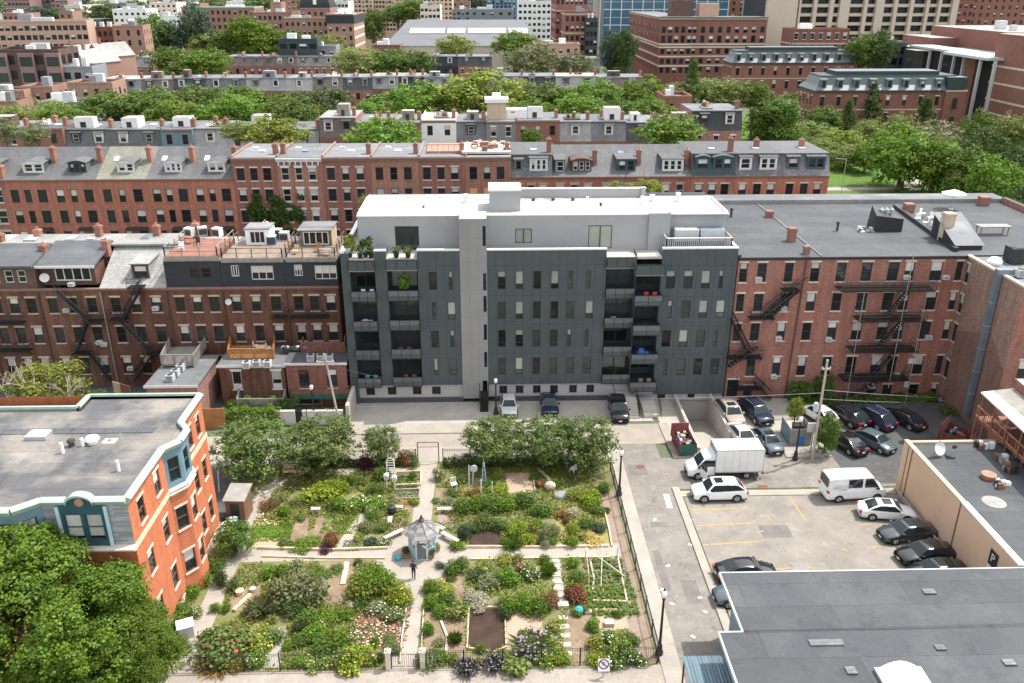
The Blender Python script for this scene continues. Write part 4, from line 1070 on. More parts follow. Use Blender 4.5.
for px,py,z,kind,m,l in ((188,243,15.36,'table','wood_red','brown table at the middle of the red roof deck'),(197,246,15.36,'chair','dark_frame','dark chair right of the table on the red roof deck'),(182,251,15.36,'chair','white_cloth','pale lounge chair at the left of the red roof deck'),(190,236,15.36,'unit','ac_grey','grey roof unit behind the red roof deck, left one'),(203,235,15.36,'unit','ac_white','pale roof unit behind the red roof deck, middle one'),(218,236,15.36,'unit','ac_white','white roof unit behind the red roof deck, right one'),
 (262,237,15.1,'unit','ac_grey','grey roof unit right of the white dormer door'),(272,244,15.1,'unit','blue_plastic','bright blue cooler on the middle roof deck'),(278,237,15.1,'unit','dark_grille','dark grill on the middle roof deck'),(285,240,15.1,'unit','ac_grey','grey roof unit at the right end of the middle roof deck'),(318,252,15.1,'chair','wood_orange','orange chair before the french doors on the right roof deck'),(326,255,15.1,'table','wood_grey','grey table at the right end of the right roof deck'),(296,254,15.1,'chair','leaf_bright' if False else 'wood_pale','pale chair at the left of the right roof deck')):
 X,Y = G(px,py,z);patio(l,X,Y,z,kind,m,R.uniform(-.5,.5))
# ---------------------------------------------------------------- the brick block on the right
YR = 84.3;XR = 25.8
BR = root('brick_apartment_building','long red brick block with rear fire escapes, right of the dark building','apartment building',(XR,YR,0))
cols = [(27.92,.96),(30.8,.9),(33.55,.95),(36.3,1.0),(38.95,1.1),(41.75,1.15),(43.55,1.0),(46.3,1.25),(49.0,.7)]
rowsz = [(13.65,2.1),(10.35,2.0),(6.95,2.05),(2.75,2.2),(.2,1.3)]
hs = []
for k,(z,h) in enumerate(rowsz):
 for j,(x,w) in enumerate(cols):
  if k == 4 and j in (1,4):continue
  hs.append((x-XR,z,w,h))
hs.append((.25,13.65,.8,2.1));hs.append((.25,10.35,.8,2.0));hs.append((.25,6.95,.8,2.0));hs.append((.25,.1,1.2,2.2))
b = MB();facade(b,(0,0),(1,0),50-XR,0,16.3,hs,'brick_rose',.2)
facade(b,(0,26),(0,-1),26,0,16.3,[],'brick_rose');facade(b,(41,26),(-1,0),41,0,16.3,[],'brick_rose');facade(b,(41,0),(0,1),26,0,16.3,[],'brick_rose');b.build('wall',BR)
windows(BR,(0,0),(1,0),hs,WS['right'])
b = MB();b.extr([(0,16.05),(.12,16.1),(.25,16.25),(.25,16.42),(0,16.42)],(0,0),(50-XR,0),'dark_frame');b.build('gutter',BR)
b = MB();b.box(-.1,41.2,0,26.2,16.28,16.4,'roof_blue');b.build('roof',BR)
b = MB();b.box(-.1,41.2,23.0,26.3,16.4,16.9,'roof_pale','roof_grey');b.build('roof_ridge',BR)
b = MB()
p,q = G(893,206,16.6),G(954,250,16.6);d = (Vector(q)-Vector(p));n_ = 10
b.mesh([(p[0]-XR,p[1]-YR,16.4),(q[0]-XR,q[1]-YR,16.4),(q[0]-XR+.5,q[1]-YR,16.4),(p[0]-XR+.5,p[1]-YR,16.4),(p[0]-XR,p[1]-YR,16.85),(q[0]-XR,q[1]-YR,16.85),(q[0]-XR+.5,q[1]-YR,16.85),(p[0]-XR+.5,p[1]-YR,16.85)],[(0,1,5,4),(1,2,6,5),(2,3,7,6),(3,0,4,7),(4,5,6,7)],'black_paint');b.build('party_wall',BR)
b = MB();b.box(-.12,.3,0,26,16.4,16.62,'dark_frame');b.box(8.6,8.75,0,23,16.4,16.5,'roof_grey');b.box(40.6,41.2,0,23,16.4,17.1,'brick_rose','dark_frame');b.build('parapet',BR)
for px,py,h,w,m in ((791,241,1.5,.8,'chimney_brick'),(806,254,.9,.6,'stone_brown'),(769,217,.8,.8,'chimney_brick'),(908,212,1.1,1.1,'chimney_brick'),(983,205,1.1,1.1,'chimney_brick'),(944,241,3.2,1.1,'stone_tan')):
 X,Y = G(px,py,16.4);chimney(BR,X-XR,Y-YR,16.4,h,w,w*.9,m,0)
def onroof(px,py,z=16.4):X,Y = G(px,py,z);return (X,Y,z)
b = MB();b.mesh([(0,0,0),(3.2,0,0),(3.2,2.2,0),(0,2.2,0),(0,0,1.9),(.3,2.2,2.6),(3.2,0,1.5),(3.2,2.2,1.5)],[(0,1,6,4),(1,2,7,6),(2,3,5,7),(3,0,4,5),(4,6,7,5)],'black_paint')
for k in range(3):b.lathe([(.18,0),(.18,.5),(.28,.5),(.02,.8)],'galvanised',8,(1.2+.6*k,1.6,1.7))
tag(b.build('roof_screen',None,onroof(874,232)),'dark angled screen with metal vents in the middle of the right roof','roof screen')
b = MB()
for k in range(12):x,y = R.uniform(0,2.2),R.uniform(0,1);b.box(x,x+R.uniform(.2,.6),y,y+R.uniform(.2,.5),0,R.uniform(.1,.5),R.choice(['wood_grey','white_cloth','galvanised','wood_brown']))
tag(b.build('junk_pile',None,onroof(860,233)),'small heap of boards and white odds and ends left of the dark roof screen','junk')
b = MB();b.mesh([(0,0,0),(2.9,0,0),(2.9,5.5,0),(0,5.5,0),(0,0,.5),(2.9,0,.5),(2.9,5.5,2.6),(0,5.5,2.6)],[(0,1,5,4),(1,2,6,5),(2,3,7,6),(3,0,4,7)],'black_paint');b.mesh([(-.15,-.15,.52),(3.05,-.15,.52),(3.05,5.6,2.72),(-.15,5.6,2.72)],[(0,1,2,3)],'roof_grey')
tag(b.build('roof_hatch',None,onroof(955,250)),'sloping grey topped stair hatch beside the tall tan chimney','roof hatch')
t = root('picnic_table','long wooden table standing on the right end of the brick roof','table',onroof(979,236))
b = MB();b.box(0,3.6,0,1.3,.95,1.05,'wood_grey');b.build('tabletop',t)
for x,y in ((.2,.15),(3.3,.15),(.2,1.1),(3.3,1.1)):k = MB();k.box(x,x+.1,y,y+.1,0,.95,'wood_grey');k.build('leg',t)
for i,(px,py) in enumerate(((917,222),(925,226),(933,230),(922,217),(930,221))):
 t = root('patio_chair',('white patio chair nearest the black party wall','white patio chair in the middle of the roof seating','white patio chair beside the tan chimney','white patio chair at the back left of the roof seating','white patio chair at the back right of the roof seating')[i],'chair',onroof(px,py),R.uniform(0,6),'patio chairs on the right roof')
 b = MB();b.box(-.3,.3,-.3,.3,.42,.5,'white_cloth');b.build('seat',t);b = MB();b.box(-.3,.3,.26,.34,.5,1.0,'white_cloth');b.build('backrest',t)
 for sx in (-.26,.22):
  for sy in (-.26,.22):k = MB();k.box(sx,sx+.05,sy,sy+.05,0,.42,'galvanised');k.build('leg',t)
b = MB();b.lathe([(.3,0),(.04,.05),(.03,2.2)],'galvanised',8);b.lathe([(1.5,2.0),(.05,2.5)],'white_cloth',8);tag(b.build('parasol',None,onroof(951,209)),'pale open parasol at the back of the right roof terrace','parasol')
for px,py,l in ((837,231,'slim dark roof pipe left of the roof screen'),(893,226,'pale roof pipe right of the dark roof screen'),(731,217,'small black vent at the left corner of the right roof')):
 b = MB();b.lathe([(.14,0),(.14,.9),(.22,.9),(.22,1.1),(.02,1.15)],'dark_grille' if 'dark' in l or 'black' in l else 'galvanised',9);tag(b.build('roof_vent',None,onroof(px,py)),l,'roof vent')
# fire escapes and window units
q = lambda px,py:V(px,py,YR)
fire_escape('black fire escape with crossing stairs beside the dark building',YR,[(q(748,313)[0],q(772,313)[0],9.9),(q(726,352)[0],q(760,352)[0],5.3),(q(735,389)[0],q(760,389)[0],1.6)],[(q(730,318)[0],9.7,q(748,345)[0],5.6),(q(790,292)[0],12.6,q(760,318)[0],9.9),(q(755,345)[0],6.4,q(728,362)[0],4.2),(q(752,385)[0],2.2,q(768,398)[0],.3)])
fire_escape('narrow black fire escape left of the brown drainpipe',YR,[(q(781,285)[0],q(797,285)[0],13.0)],[(q(796,286)[0],13.0,q(768,313)[0],9.9)])
fire_escape('large black fire escape with grey posts covering the middle of the brick block',YR,[(q(835,285)[0],q(927,285)[0],13.2),(q(853,315)[0],q(918,315)[0],9.8),(q(846,345)[0],q(910,345)[0],6.3),(q(838,373)[0],q(902,373)[0],2.9)],
 [(q(905,287)[0],13.1,q(880,315)[0],9.8),(q(900,317)[0],9.7,q(872,345)[0],6.3),(q(892,350)[0],6.2,q(868,375)[0],2.9),(q(880,376)[0],2.8,q(840,400)[0],.2)],depth=1.9,verts=((q(855,300)[0],0,13),(q(918,290)[0],0,12.8),(q(903,262)[0],2,17.2)))
b = MB();b.bar((q(803,262)[0],YR-.12,0),(q(806,262)[0],YR-.12,16),.08,'brown_frame',6);b.bar((q(806,262)[0],YR-.12,13.8),(q(810,262)[0],YR-.12,14.2),.06,'brown_frame',6);tag(b.build('drainpipe'),'brown drainpipe down the brick front between the fire escapes','drainpipe')
for px,py,l in ((758,279,'white air conditioner high beside the dark building'),(783,308,'white air conditioner in the second row, left of the brown drainpipe'),(778,338,'white air conditioner in the third row left of the drainpipe'),(773,376,'white air conditioner in the lowest row above the weeds'),
 (828,339,'white air conditioner in the third row right of the drainpipe'),(945,277,'white air conditioner right of the top grey shuttered window'),(928,337,'white air conditioner in the third row near the inner corner'),(906,277,'white air conditioner on the top fire escape'),(896,374,'white air conditioner behind the lowest fire escape platform')):
 X,Z = q(px,py);ac(X,YR,Z-.2,l)
b = MB();X,Z = q(912,361);b.box(X-.4,X+.4,YR-.04,YR,Z-.3,Z+.3,'sign_white');tag(b.build('wall_sign'),'small white notice on the brick wall, upper one of two','sign')
b = MB();X,Z = q(907,384);b.box(X-.3,X+.3,YR-.04,YR,Z-.4,Z+.4,'sign_white');tag(b.build('wall_sign'),'small white notice low on the brick wall by the fire escape foot','sign')
# the side building at the right edge
SB = root('brick_side_building','tall plain brown brick building with a grey duct at the right edge','brick building',(50,74.25,0))
b = MB();facade(b,(0,10.04),(0,-1),10.04,0,16.3,[(.1,13.6,.7,2.0),(.1,10.2,.7,2.0),(.1,6.9,.7,2.0),(.1,2.6,.7,2.0)],'brick_west')
facade(b,(0,0),(1,0),16,0,16.3,[(1.4,10.8,1.1,2.0),(1.4,6.9,1.1,1.9),(4.6,10.8,1.1,2.0),(4.6,6.9,1.1,1.9)],'brick_rose',.2)
facade(b,(16,0),(0,1),10,0,16.3,[],'brick_rose');b.build('wall',SB)
windows(SB,(0,10.04),(0,-1),[(.1,13.6,.7,2.0),(.1,10.2,.7,2.0),(.1,6.9,.7,2.0),(.1,2.6,.7,2.0)],WS['right']);windows(SB,(0,0),(1,0),[(1.4,10.8,1.1,2.0),(1.4,6.9,1.1,1.9),(4.6,10.8,1.1,2.0),(4.6,6.9,1.1,1.9)],WS['right'])
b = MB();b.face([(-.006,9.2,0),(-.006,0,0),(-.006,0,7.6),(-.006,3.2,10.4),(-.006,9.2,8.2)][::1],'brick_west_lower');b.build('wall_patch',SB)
b = MB();b.box(.3,16,.3,10.0,16.1,16.25,'roof_grey');b.build('roof',SB)
b = MB();b.box(-.15,.3,-.1,10.04,16.3,16.5,'stone_tan');b.box(.3,16,-.1,.3,16.3,16.5,'stone_tan');b.build('coping',SB)
b = MB();b.box(-.62,-.12,3.4,3.95,1.0,16.4,'duct_metal');b.box(-.66,.9,3.35,4.0,16.4,16.95,'duct_metal');
for z in (3.5,6,8.5,11,13.5):b.box(-.65,-.1,3.37,3.98,z,z+.07,'galvanised')
b.build('duct',SB)
for px,py,l,s_ in ((1014,262,'dark square roof unit at the right edge above the duct',2.0),(1019,277,'small grey roof unit right of the duct',1.0)):
 condenser(*onroof(px,py,16.3),l,'roof units on the side building','black_paint' if s_ > 1.5 else 'ac_grey',s_*.8)
b = MB();b.lathe([(.7,0),(.75,.3),(.4,.7),(.02,.8)],'white_paint',12);tag(b.build('roof_vent',None,onroof(994,264,16.3)),'round white roof vent behind the duct','roof vent')
# ---------------------------------------------------------------- tan walled garage, its roof and the red deck
TB = root('tan_garage_building','low building with a long blank tan wall beside the parked cars','building',(36.7,47.75,0))
b = MB();L = 17.75
facade(b,(0,L),(0,-1),L,0,5.1,[(L-3.6,.9,.6,1.3)],'tan_stucco',.2)
facade(b,(26,L),(-1,0),26,0,4.9,[],'tan_stucco');facade(b,(0,0),(1,0),26,0,4.9,[],'tan_stucco');b.build('wall',TB)
b = MB();b.face([(-.012,L-1.5,0),(-.012,L-1.72,0),(-.012,L-1.72,5.1),(-.012,L-1.5,5.1)],'wood_brown');b.face([(-.012,8.0,0),(-.012,7.8,0),(-.012,7.8,5.1),(-.012,8.0,5.1)],'wood_brown');b.face([(-.012,L-.85,0),(-.012,L-1.0,0),(-.012,L-1.0,5.1),(-.012,L-.85,5.1)],'wood_brown');b.build('expansion_joint',TB)
b = MB();b.box(.3,26,.1,L,4.75,4.85,'roof_blue');b.build('roof',TB)
b = MB();b.box(-.06,.36,7.85,L,5.1,5.2,'stone_tan');b.box(-.08,.42,0,7.85,5.1,5.22,'white_paint');b.box(.3,26,L-.3,L+.05,4.85,5.05,'stone_tan');b.build('coping',TB)
b = MB();b.box(-.5,-.42,.5,L-1.5,.35,.75,'galvanised')
for k in range(10):b.box(-.42,-.3,.6+k*1.7,.72+k*1.7,0,.7,'galvanised')
tag(b.build('guard_rail',None,(36.7,47.75,0)),'low grey guard rail along the foot of the tan wall','guard rail')
# sign with a P and an arrow on the tan wall
S_ = root('parking_sign','black parking sign with a white P near the end of the tan wall','sign',(36.66,50.9,3.0))
b = MB();b.box(-.05,0,-.95,0,0,1.25,'sign_black');b.box(-.05,0,-.95,0,-.75,-.02,'sign_white');b.build('board',S_)
def text(txt,size,parent,loc,rot,m,name='lettering',ext=.004):
 c = bpy.data.curves.new(name,'FONT');c.body = txt;c.size = size;c.extrude = ext;c.align_x = 'CENTER';c.align_y = 'CENTER'
 tmp = bpy.data.objects.new('tmp',c);col.objects.link(tmp)
 me = bpy.data.meshes.new_from_object(tmp.evaluated_get(bpy.context.evaluated_depsgraph_get()))
 bpy.data.objects.remove(tmp);me.materials.clear();me.materials.append(MATS[m])
 o = ob(name,me,parent,loc);o.rotation_euler = rot
 return o
text('P',.95,S_,(-.058,-.45,.66),(rad(90),0,rad(-90)),'sign_white')
b = MB(M=Matrix.Translation((-.056,-.45,-.38)));
b.mesh([(0,-.3,-.05),(0,.1,-.05),(0,.1,.05),(0,-.3,.05)],[(0,1,2,3)],'sign_black');b.mesh([(0,.1,-.17),(0,.35,0),(0,.1,.17)],[(0,1,2)],'sign_black');b.build('arrow',S_)
# red deck with pergola roof
DX,DY = 46.5,66.2
DK2 = root('roof_deck','red brown wooden deck under a pale slatted awning at the right edge','deck',(DX,DY,0))
P3 = lambda px,py,z:(lambda g:(g[0]-DX,g[1]-DY,z))(G(px,py,z))
a_,c_ = P3(976,416,5.6),P3(1040,476,5.6)
u_ = (Vector(c_)-Vector(a_)).normalized();w_ = Vector((-u_.y,u_.x,0)) * -1 if (-u_.y) < 0 else Vector((-u_.y,u_.x,0))
b = MB()
q0 = Vector(a_);q1 = Vector(c_);
b.mesh([tuple(q0),tuple(q1),tuple(q1+w_*5),tuple(q0+w_*5)]+[tuple(v-Vector((0,0,.2))) for v in (q0,q1,q1+w_*5,q0+w_*5)],[(0,1,2,3),(4,5,1,0),(7,4,0,3),(5,6,2,1)],'wood_red');b.build('deck_floor',DK2)
b = MB()
for k in range(9):
 f = k/8;p = q0+(q1-q0)*f;b.bar(tuple(p-Vector((0,0,5.5))),tuple(p+Vector((0,0,1.1))),.07,'wood_red')
for z in (.15,1.05):b.bar(tuple(q0+Vector((0,0,z))),tuple(q1+Vector((0,0,z))),.08,'wood_orange')
for k in range(40):f = k/39;p = q0+(q1-q0)*f;b.bar(tuple(p),tuple(p+Vector((0,0,1.05))),.025,'wood_red',3)
b.build('railing',DK2)
r0,r1 = Vector(P3(981,392,8.3)),Vector(P3(1050,455,8.3))
b = MB();
def slab(p,q,w0,w1,z0,z1,m):
 b.mesh([tuple(p+w_*w0+Vector((0,0,z0))),tuple(q+w_*w0+Vector((0,0,z0))),tuple(q+w_*w1+Vector((0,0,z1))),tuple(p+w_*w1+Vector((0,0,z1)))]+[tuple(p+w_*w0+Vector((0,0,z0-.14))),tuple(q+w_*w0+Vector((0,0,z0-.14))),tuple(q+w_*w1+Vector((0,0,z1-.14))),tuple(p+w_*w1+Vector((0,0,z1-.14)))],[(0,1,2,3),(4,7,6,5),(0,4,5,1),(3,2,6,7),(0,3,7,4),(1,5,6,2)],m)
slab(r0,r1,0,1.1,0,.15,'stone_white');slab(r0,r1,1.12,2.9,.17,.4,'wood_grey');b.build('awning',DK2)
b = MB()
for k in range(6):f = k/5;p = r0+(r1-r0)*f;b.bar(tuple(p+w_*.3-Vector((0,0,2.9))),tuple(p+w_*.3),.08,'wood_red')
b.build('post',DK2)
b = MB();e0,e1 = r0+w_*3.0,r1+w_*3.0
slab(e0,e1,0,.3,1.3,1.3,'white_paint');b.mesh([tuple(e0+Vector((0,0,-3))),tuple(e1+Vector((0,0,-3))),tuple(e1+Vector((0,0,1.2))),tuple(e0+Vector((0,0,1.2)))],[(0,1,2,3)],'brick_red_dark');slab(e0,e1,.3,4,1.3,1.5,'roof_pale');b.build('rear_room',DK2)
def ondeck(f,w,z=5.6):p = q0+(q1-q0)*f+w_*w;return (p.x+DX,p.y+DY,z)
b = MB()
for k in range(8):
 t0,t1 = k/8*math.pi,(k+1)/8*math.pi
 b.mesh([(-1.2+2.4*k/8,-.35,1.1-.75*math.sin(t0)),(-1.2+2.4*(k+1)/8,-.35,1.1-.75*math.sin(t1)),(-1.2+2.4*(k+1)/8,.35,1.1-.7*math.sin(t1)),(-1.2+2.4*k/8,.35,1.1-.7*math.sin(t0))],[(0,1,2,3)],'pink_cloth' if k % 2 else 'white_cloth')
b.bar((-1.25,0,0),(-1.25,0,1.3),.04,'wood_brown');b.bar((1.25,0,0),(1.25,0,1.3),.04,'wood_brown')
tag(b.build('hammock',None,ondeck(.28,1.3),2.3),'pink and white hammock slung on the red deck','hammock')
b = MB();b.box(-1.1,1.1,-.8,.8,0,.06,'green_turf');tag(b.build('turf_mat',None,ondeck(.75,1.3,5.61),2.3),'green artificial turf mat on the red deck','mat')
# ---------------------------------------------------------------- orange corner building, bottom left
OB = root('corner_brick_house','orange brick corner building with green copper cornice and flat grey roof','brick building',(-23,45.9,0))
L = 14.8;E0 = 12.75       # local: x<0 to the west, y 0..14.8 ; east face x = 0
bay0,bay1,bd = 6.2,10.1,.85     # the oriel on the east face
def eface(y0,y1):return [(y-y0,z,1.0,1.75) for y in EY if y0 < y < y1-1 for z in (9.85-.5,6.1,2.5)]
EY = [1.35,4.35,11.2,12.95]
h1 = [(1.3,10.0,1.0,1.75),(4.2,10.2,1.0,1.75),(1.3,5.9,1.0,1.75),(4.3,6.3,1.0,1.75),(1.3,2.0,1.0,1.75),(4.3,2.3,1.0,1.75)]
h2 = [(1.0,9.9,.9,1.75),(2.9,9.9,.85,1.75),(1.0,6.0,.9,1.75),(2.9,6.0,.85,1.75),(1.0,2.2,.9,1.75),(2.9,2.2,.85,1.75)]
hb_ = [(.42,5.9,.95,1.85),(.42,2.1,.95,1.85)]
b = MB()
facade(b,(0,0),(0,1),bay0,0,E0,h1,'brick_orange');facade(b,(0,bay1),(0,1),L-bay1,0,E0,h2,'brick_orange')
V1,V2 = (bd,bay0+1.15),(bd,bay1-1.15)
def seg(p,q):d = Vector((q[0]-p[0],q[1]-p[1]));return (d.x/d.length,d.y/d.length),d.length
BAY = [((0,bay0),V1),(V1,V2),(V2,(0,bay1))]
bayh = []
for p,q in BAY:
 u,ln = seg(p,q);hh = [((ln-.95)/2,5.9,.95,1.85),((ln-.95)/2,2.1,.95,1.85)]
 bayh.append((p,u,ln,hh));facade(b,p,u,ln,0,9.1,hh,'brick_orange')
facade(b,(0,L),(-1,0),26,0,E0,[],'brick_orange');facade(b,(-26,0),(1,0),26,0,9.2,[(26-3.4-6.2*k,z,1.0,1.8) for k in range(4) for z in (5.6,2.0)],'brick_orange')
b.build('wall',OB)
windows(OB,(0,0),(0,1),h1,WS['orange']);windows(OB,(0,bay1),(0,1),h2,WS['orange'])
for p,u,ln,hh in bayh:windows(OB,p,u,hh,WS['orange'])
b = MB()   # belt courses on the east face
for y0,y1 in ((0,bay0),(bay1,L)):b.box(.0,.09,y0,y1,9.05,9.4,'cream_paint');b.box(0,.06,y0,y1,.3,.8,'stone_pale')
for p,q in BAY:b.extr([(0,8.85),(.14,8.95),(.2,9.1),(0,9.2)],p,q,'stone_pale')
b.build('belt_course',OB)
b = MB();bh = []
for p,q in BAY:
 u,ln = seg(p,q);hh = [((ln-.9)/2,9.9,.9,1.9)];bh.append((p,u,hh));facade(b,p,u,ln,9.2,E0,hh,'blue_grey_paint')
 b.extr([(0,9.15),(.18,9.3),(.18,9.42),(0,9.5)],p,q,'white_trim')
O1 = b.build('bay_window',OB)
for p,u,hh in bh:windows(O1,p,u,hh,WS['dormt'])
# south slate-clad attic storey with teal dormer and bay
b = MB()
S1 = [(3.3-.0,0)]
hd = [(26-3.9,9.75,.95,1.9),(26-2.55+.0,9.75,.95,1.9)]
facade(b,(-26,0),(1,0),26-4.4,9.25,E0-.2,[],'slate_clad');facade(b,(-1.3,0),(1,0),1.3,9.25,E0-.2,[],'slate_clad')
b.build('attic_wall',OB)
b = MB();b.extr([(0,9.0),(.5,9.2),(.55,9.35),(0,9.42)],(-26,0),(.1,0),'stone_pale');b.build('gutter',OB)
b = MB();hd = [(.35,9.85,1.1,1.95),(1.65,9.85,1.1,1.95)]
facade(b,(-4.4,-.12),(1,0),3.1,9.3,12.5,hd,'teal_paint',.14);b.box(-4.4,-4.38,-.12,.05,9.3,12.5,'teal_paint');b.box(-1.32,-1.3,-.12,.05,9.3,12.5,'teal_paint')
n = 12;arc = [(-2.85+.85*math.cos(math.pi*k/n),12.5+.62*math.sin(math.pi*k/n)) for k in range(n+1)]
b.face([(x,-.13,z) for x,z in arc],'teal_paint');b.face([(x,.2,z) for x,z in reversed(arc)],'teal_paint')
for xx in (-4.45,-1.45):b.box(xx,xx+.2,-.22,-.11,9.3,12.4,'pale_blue_paint')
D1 = b.build('dormer',OB);windows(D1,(-4.4,-.12),(1,0),hd,WS['dorm'] | dict(id='ob',frame='teal_paint',blinds=(.9,)*6))
b = MB()
for (xa,za),(xb,zb_) in zip(arc,arc[1:]):
 b.mesh([(xa,-.3,za),(xb,-.3,zb_),(xb,.3,zb_),(xa,.3,za),(xa,-.3,za+.15),(xb,-.3,zb_+.15),(xb,.3,zb_+.15),(xa,.3,za+.15)],[(0,3,2,1),(0,1,5,4),(1,2,6,5),(2,3,7,6),(3,0,4,7),(4,5,6,7)],'copper_green')
b.build('pediment',D1)
b = MB(M=Matrix.Translation((-2.85,-.16,12.72)) @ Matrix.Rotation(rad(90),4,'X'));b.lathe([(.28,0),(.28,.06),(.02,.08)],'terracotta',16);b.build('medallion',D1)
b = MB();BS = [((-9.6,0),(-8.3,-1.1)),((-8.3,-1.1),(-6.6,-1.1)),((-6.6,-1.1),(-5.3,0))];sh = []
for p,q in BS:
 u,ln = seg(p,q);hh = [((ln-.9)/2,9.9,.9,1.9)];sh.append((p,u,hh));facade(b,p,u,ln,9.3,E0-.2,hh,'blue_grey_paint')
 b.extr([(0,9.1),(.18,9.3),(.18,9.42),(0,9.5)],p,q,'white_trim')
B3_ = b.build('bay_window',OB);[windows(B3_,p,u,hh,WS['dormt']) for p,u,hh in sh]
# copper cornice all round
prof = [(0,E0-.3),(.1,E0-.3),(.17,E0-.12),(.3,E0),(.3,E0+.07),(.08,E0+.18),(-.16,E0+.2),(-.2,E0+.03),(0,E0+.0)]
b = MB()
for p,q in [((-26,0),(-9.6,0))]+BS+[((-5.3,0),(-3.75,0)),((-1.95,0),(0,0)),((0,0),(0,bay0))]+BAY+[((0,bay1),(0,L)),((0,L),(-8.6,L)),((-8.6,L),(-8.6,L-2.0)),((-8.6,L-2.0),(-26,L-2.0))]:b.extr(prof,p,q,'copper_green')
b.build('cornice',OB)
b = MB()
b.face([(-26,.3,E0-.15),(-.3,.3,E0-.15),(-.3,L-.3,E0-.15),(-8.3,L-.3,E0-.15),(-8.3,L-2.3,E0-.15),(-26,L-2.3,E0-.15)],'roof_tan')
b.face([(0,bay0,E0-.15),(bd-.2,bay0+1.15,E0-.15),(bd-.2,bay1-1.15,E0-.15),(0,bay1,E0-.15),(-.3,bay1,E0-.15),(-.3,bay0,E0-.15)],'roof_tan')
b.face([(-9.6,.3,E0-.152),(-9.6,0,E0-.152),(-8.3,-1.0,E0-.152),(-6.6,-1.0,E0-.152),(-5.3,0,E0-.152),(-5.3,.3,E0-.152)],'roof_tan');b.build('roof',OB)
b = MB()
for k in range(20):b.box(-25.5+k*1.2,-24.4+k*1.2,8.95,9.75,E0-.14,E0-.1,'roof_grey_dark')
b.build('roof_strip',OB)
OR = lambda px,py:(*G(px,py,E0-.15),E0-.15)
b = MB();b.box(-.75,.75,-.55,.55,0,.3,'galvanised');b.mesh([(-.7,-.5,.3),(.7,-.5,.3),(.7,.5,.3),(-.7,.5,.3),(-.35,-.2,.5),(.35,-.2,.5),(.35,.2,.5),(-.35,.2,.5)],[(0,1,5,4),(1,2,6,5),(2,3,7,6),(3,0,4,7),(4,5,6,7)],'white_paint');tag(b.build('skylight',None,OR(39,437)),'square white skylight on the flat roof of the orange building','skylight')
for px,py,h,r,m,l in ((63,453,.8,.12,'white_paint','short white vent pipe nearest the skylight on the orange building roof'),(72,446,.55,.2,'dark_grille','dark capped vent on the orange building roof'),(83,446,.6,.12,'white_paint','white vent pipe beside the round white vent on the orange roof'),(93,443,.5,.35,'white_paint','round white mushroom vent on the orange building roof'),(119,471,.8,.11,'white_paint','lone white pipe near the east edge of the orange building roof')):
 b = MB();b.lathe([(r,0),(r,h*.6),(r*1.5,h*.65),(r*1.2,h),(.02,h*1.08)] if r > .15 else [(r,0),(r,h),(.02,h)],m,10);tag(b.build('roof_vent',None,OR(px,py)),l,'roof vent')
b = MB();b.box(-.45,.45,-.35,.35,0,.03,'white_paint');b.lathe([(.15,0),(.12,.12)],'terracotta',8,(0,0,.03));tag(b.build('roof_drain',None,OR(110,441)),'pale square drain plate right of the round roof vent','roof drain')
# ---------------------------------------------------------------- foreground flat roofed building
zf = 5.0
FB = root('flat_roofed_building','single storey building with broad blue grey flat roof, bottom right','building',(16.55,28,0))
x1,y1 = 60-16.55,49.75-28
fx0,fy0 = G(720,573,zf);fx1,fy1 = G(742,632,zf);gx0,gy0 = G(719,634,zf)
fx0 -= 16.55;fy0 -= 28;fx1 -= 16.55;fy1 -= 28;gx0 -= 16.55
xe = (fx0+fx1)/2
b = MB();facade(b,(40,fy0-.4),(-1,0),40-xe-1.0,0,zf-.1,[],'blue_grey_paint');facade(b,(xe+1.0,fy0-.4),(0,-1),fy0-fy1,0,zf-.1,[],'blue_grey_paint');facade(b,(gx0+1.0,fy1-.4),(0,-1),fy1-.4,0,zf-.1,[(2,1,1.2,1.5),(5,1,1.2,1.5)],'blue_grey_paint');facade(b,(xe+1.0,fy1-.4),(-1,0),xe-gx0,0,zf-.1,[],'blue_grey_paint');b.build('wall',FB)
b = MB();b.prism([(gx0,0),(40,0),(40,fy0),(xe,fy0),(xe,fy1),(gx0,fy1)],zf-.1,zf,'roof_blue');b.build('roof',FB)
b = MB()
for p,q in (((40,fy0),(xe,fy0)),((xe,fy0),(xe,fy1)),((xe,fy1),(gx0,fy1)),((gx0,fy1),(gx0,0))):b.extr([(-.05,zf-.18),(.06,zf-.18),(.06,zf+.05),(-.05,zf+.05)],q,p,'ac_grey')
b.build('roof_edge',FB)
b = MB();yy = G(800,630,zf)[1]-28;b.mesh([(xe+.2,yy-.25,zf),(40,yy+.25,zf),(40,yy+.6,zf),(xe+.2,yy+.1,zf),(xe+.2,yy-.1,zf+.1),(40,yy+.4,zf+.1)],[(0,1,5,4),(3,4,5,2)],'roof_blue');b.build('roof_seam',FB)
FR = lambda px,py:(*G(px,py,zf+.002),zf+.002)
t = root('skylight','large pale barrel skylight at the bottom edge of the blue grey roof','skylight',FR(905,684))
b = MB();n = 8;w = 1.25
pr = [(-w+2*w*k/n,.25+.55*math.sin(math.pi*k/n)) for k in range(n+1)]
for (xa,za),(xb,zb_) in zip(pr,pr[1:]):b.face([(xa,-1.2,za),(xb,-1.2,zb_),(xb,1.0,zb_),(xa,1.0,za)],'white_paint' if abs(xa+xb) < 1.7 else 'ac_grey')
b.build('glazing',t,smooth=True);b = MB()
b.box(-w-.15,w+.15,-1.3,1.1,0,.25,'galvanised');b.face([(x,1.0,z) for x,z in pr],'ac_grey');b.face([(x,-1.2,z) for x,z in reversed(pr)],'ac_grey');b.build('kerb',t)
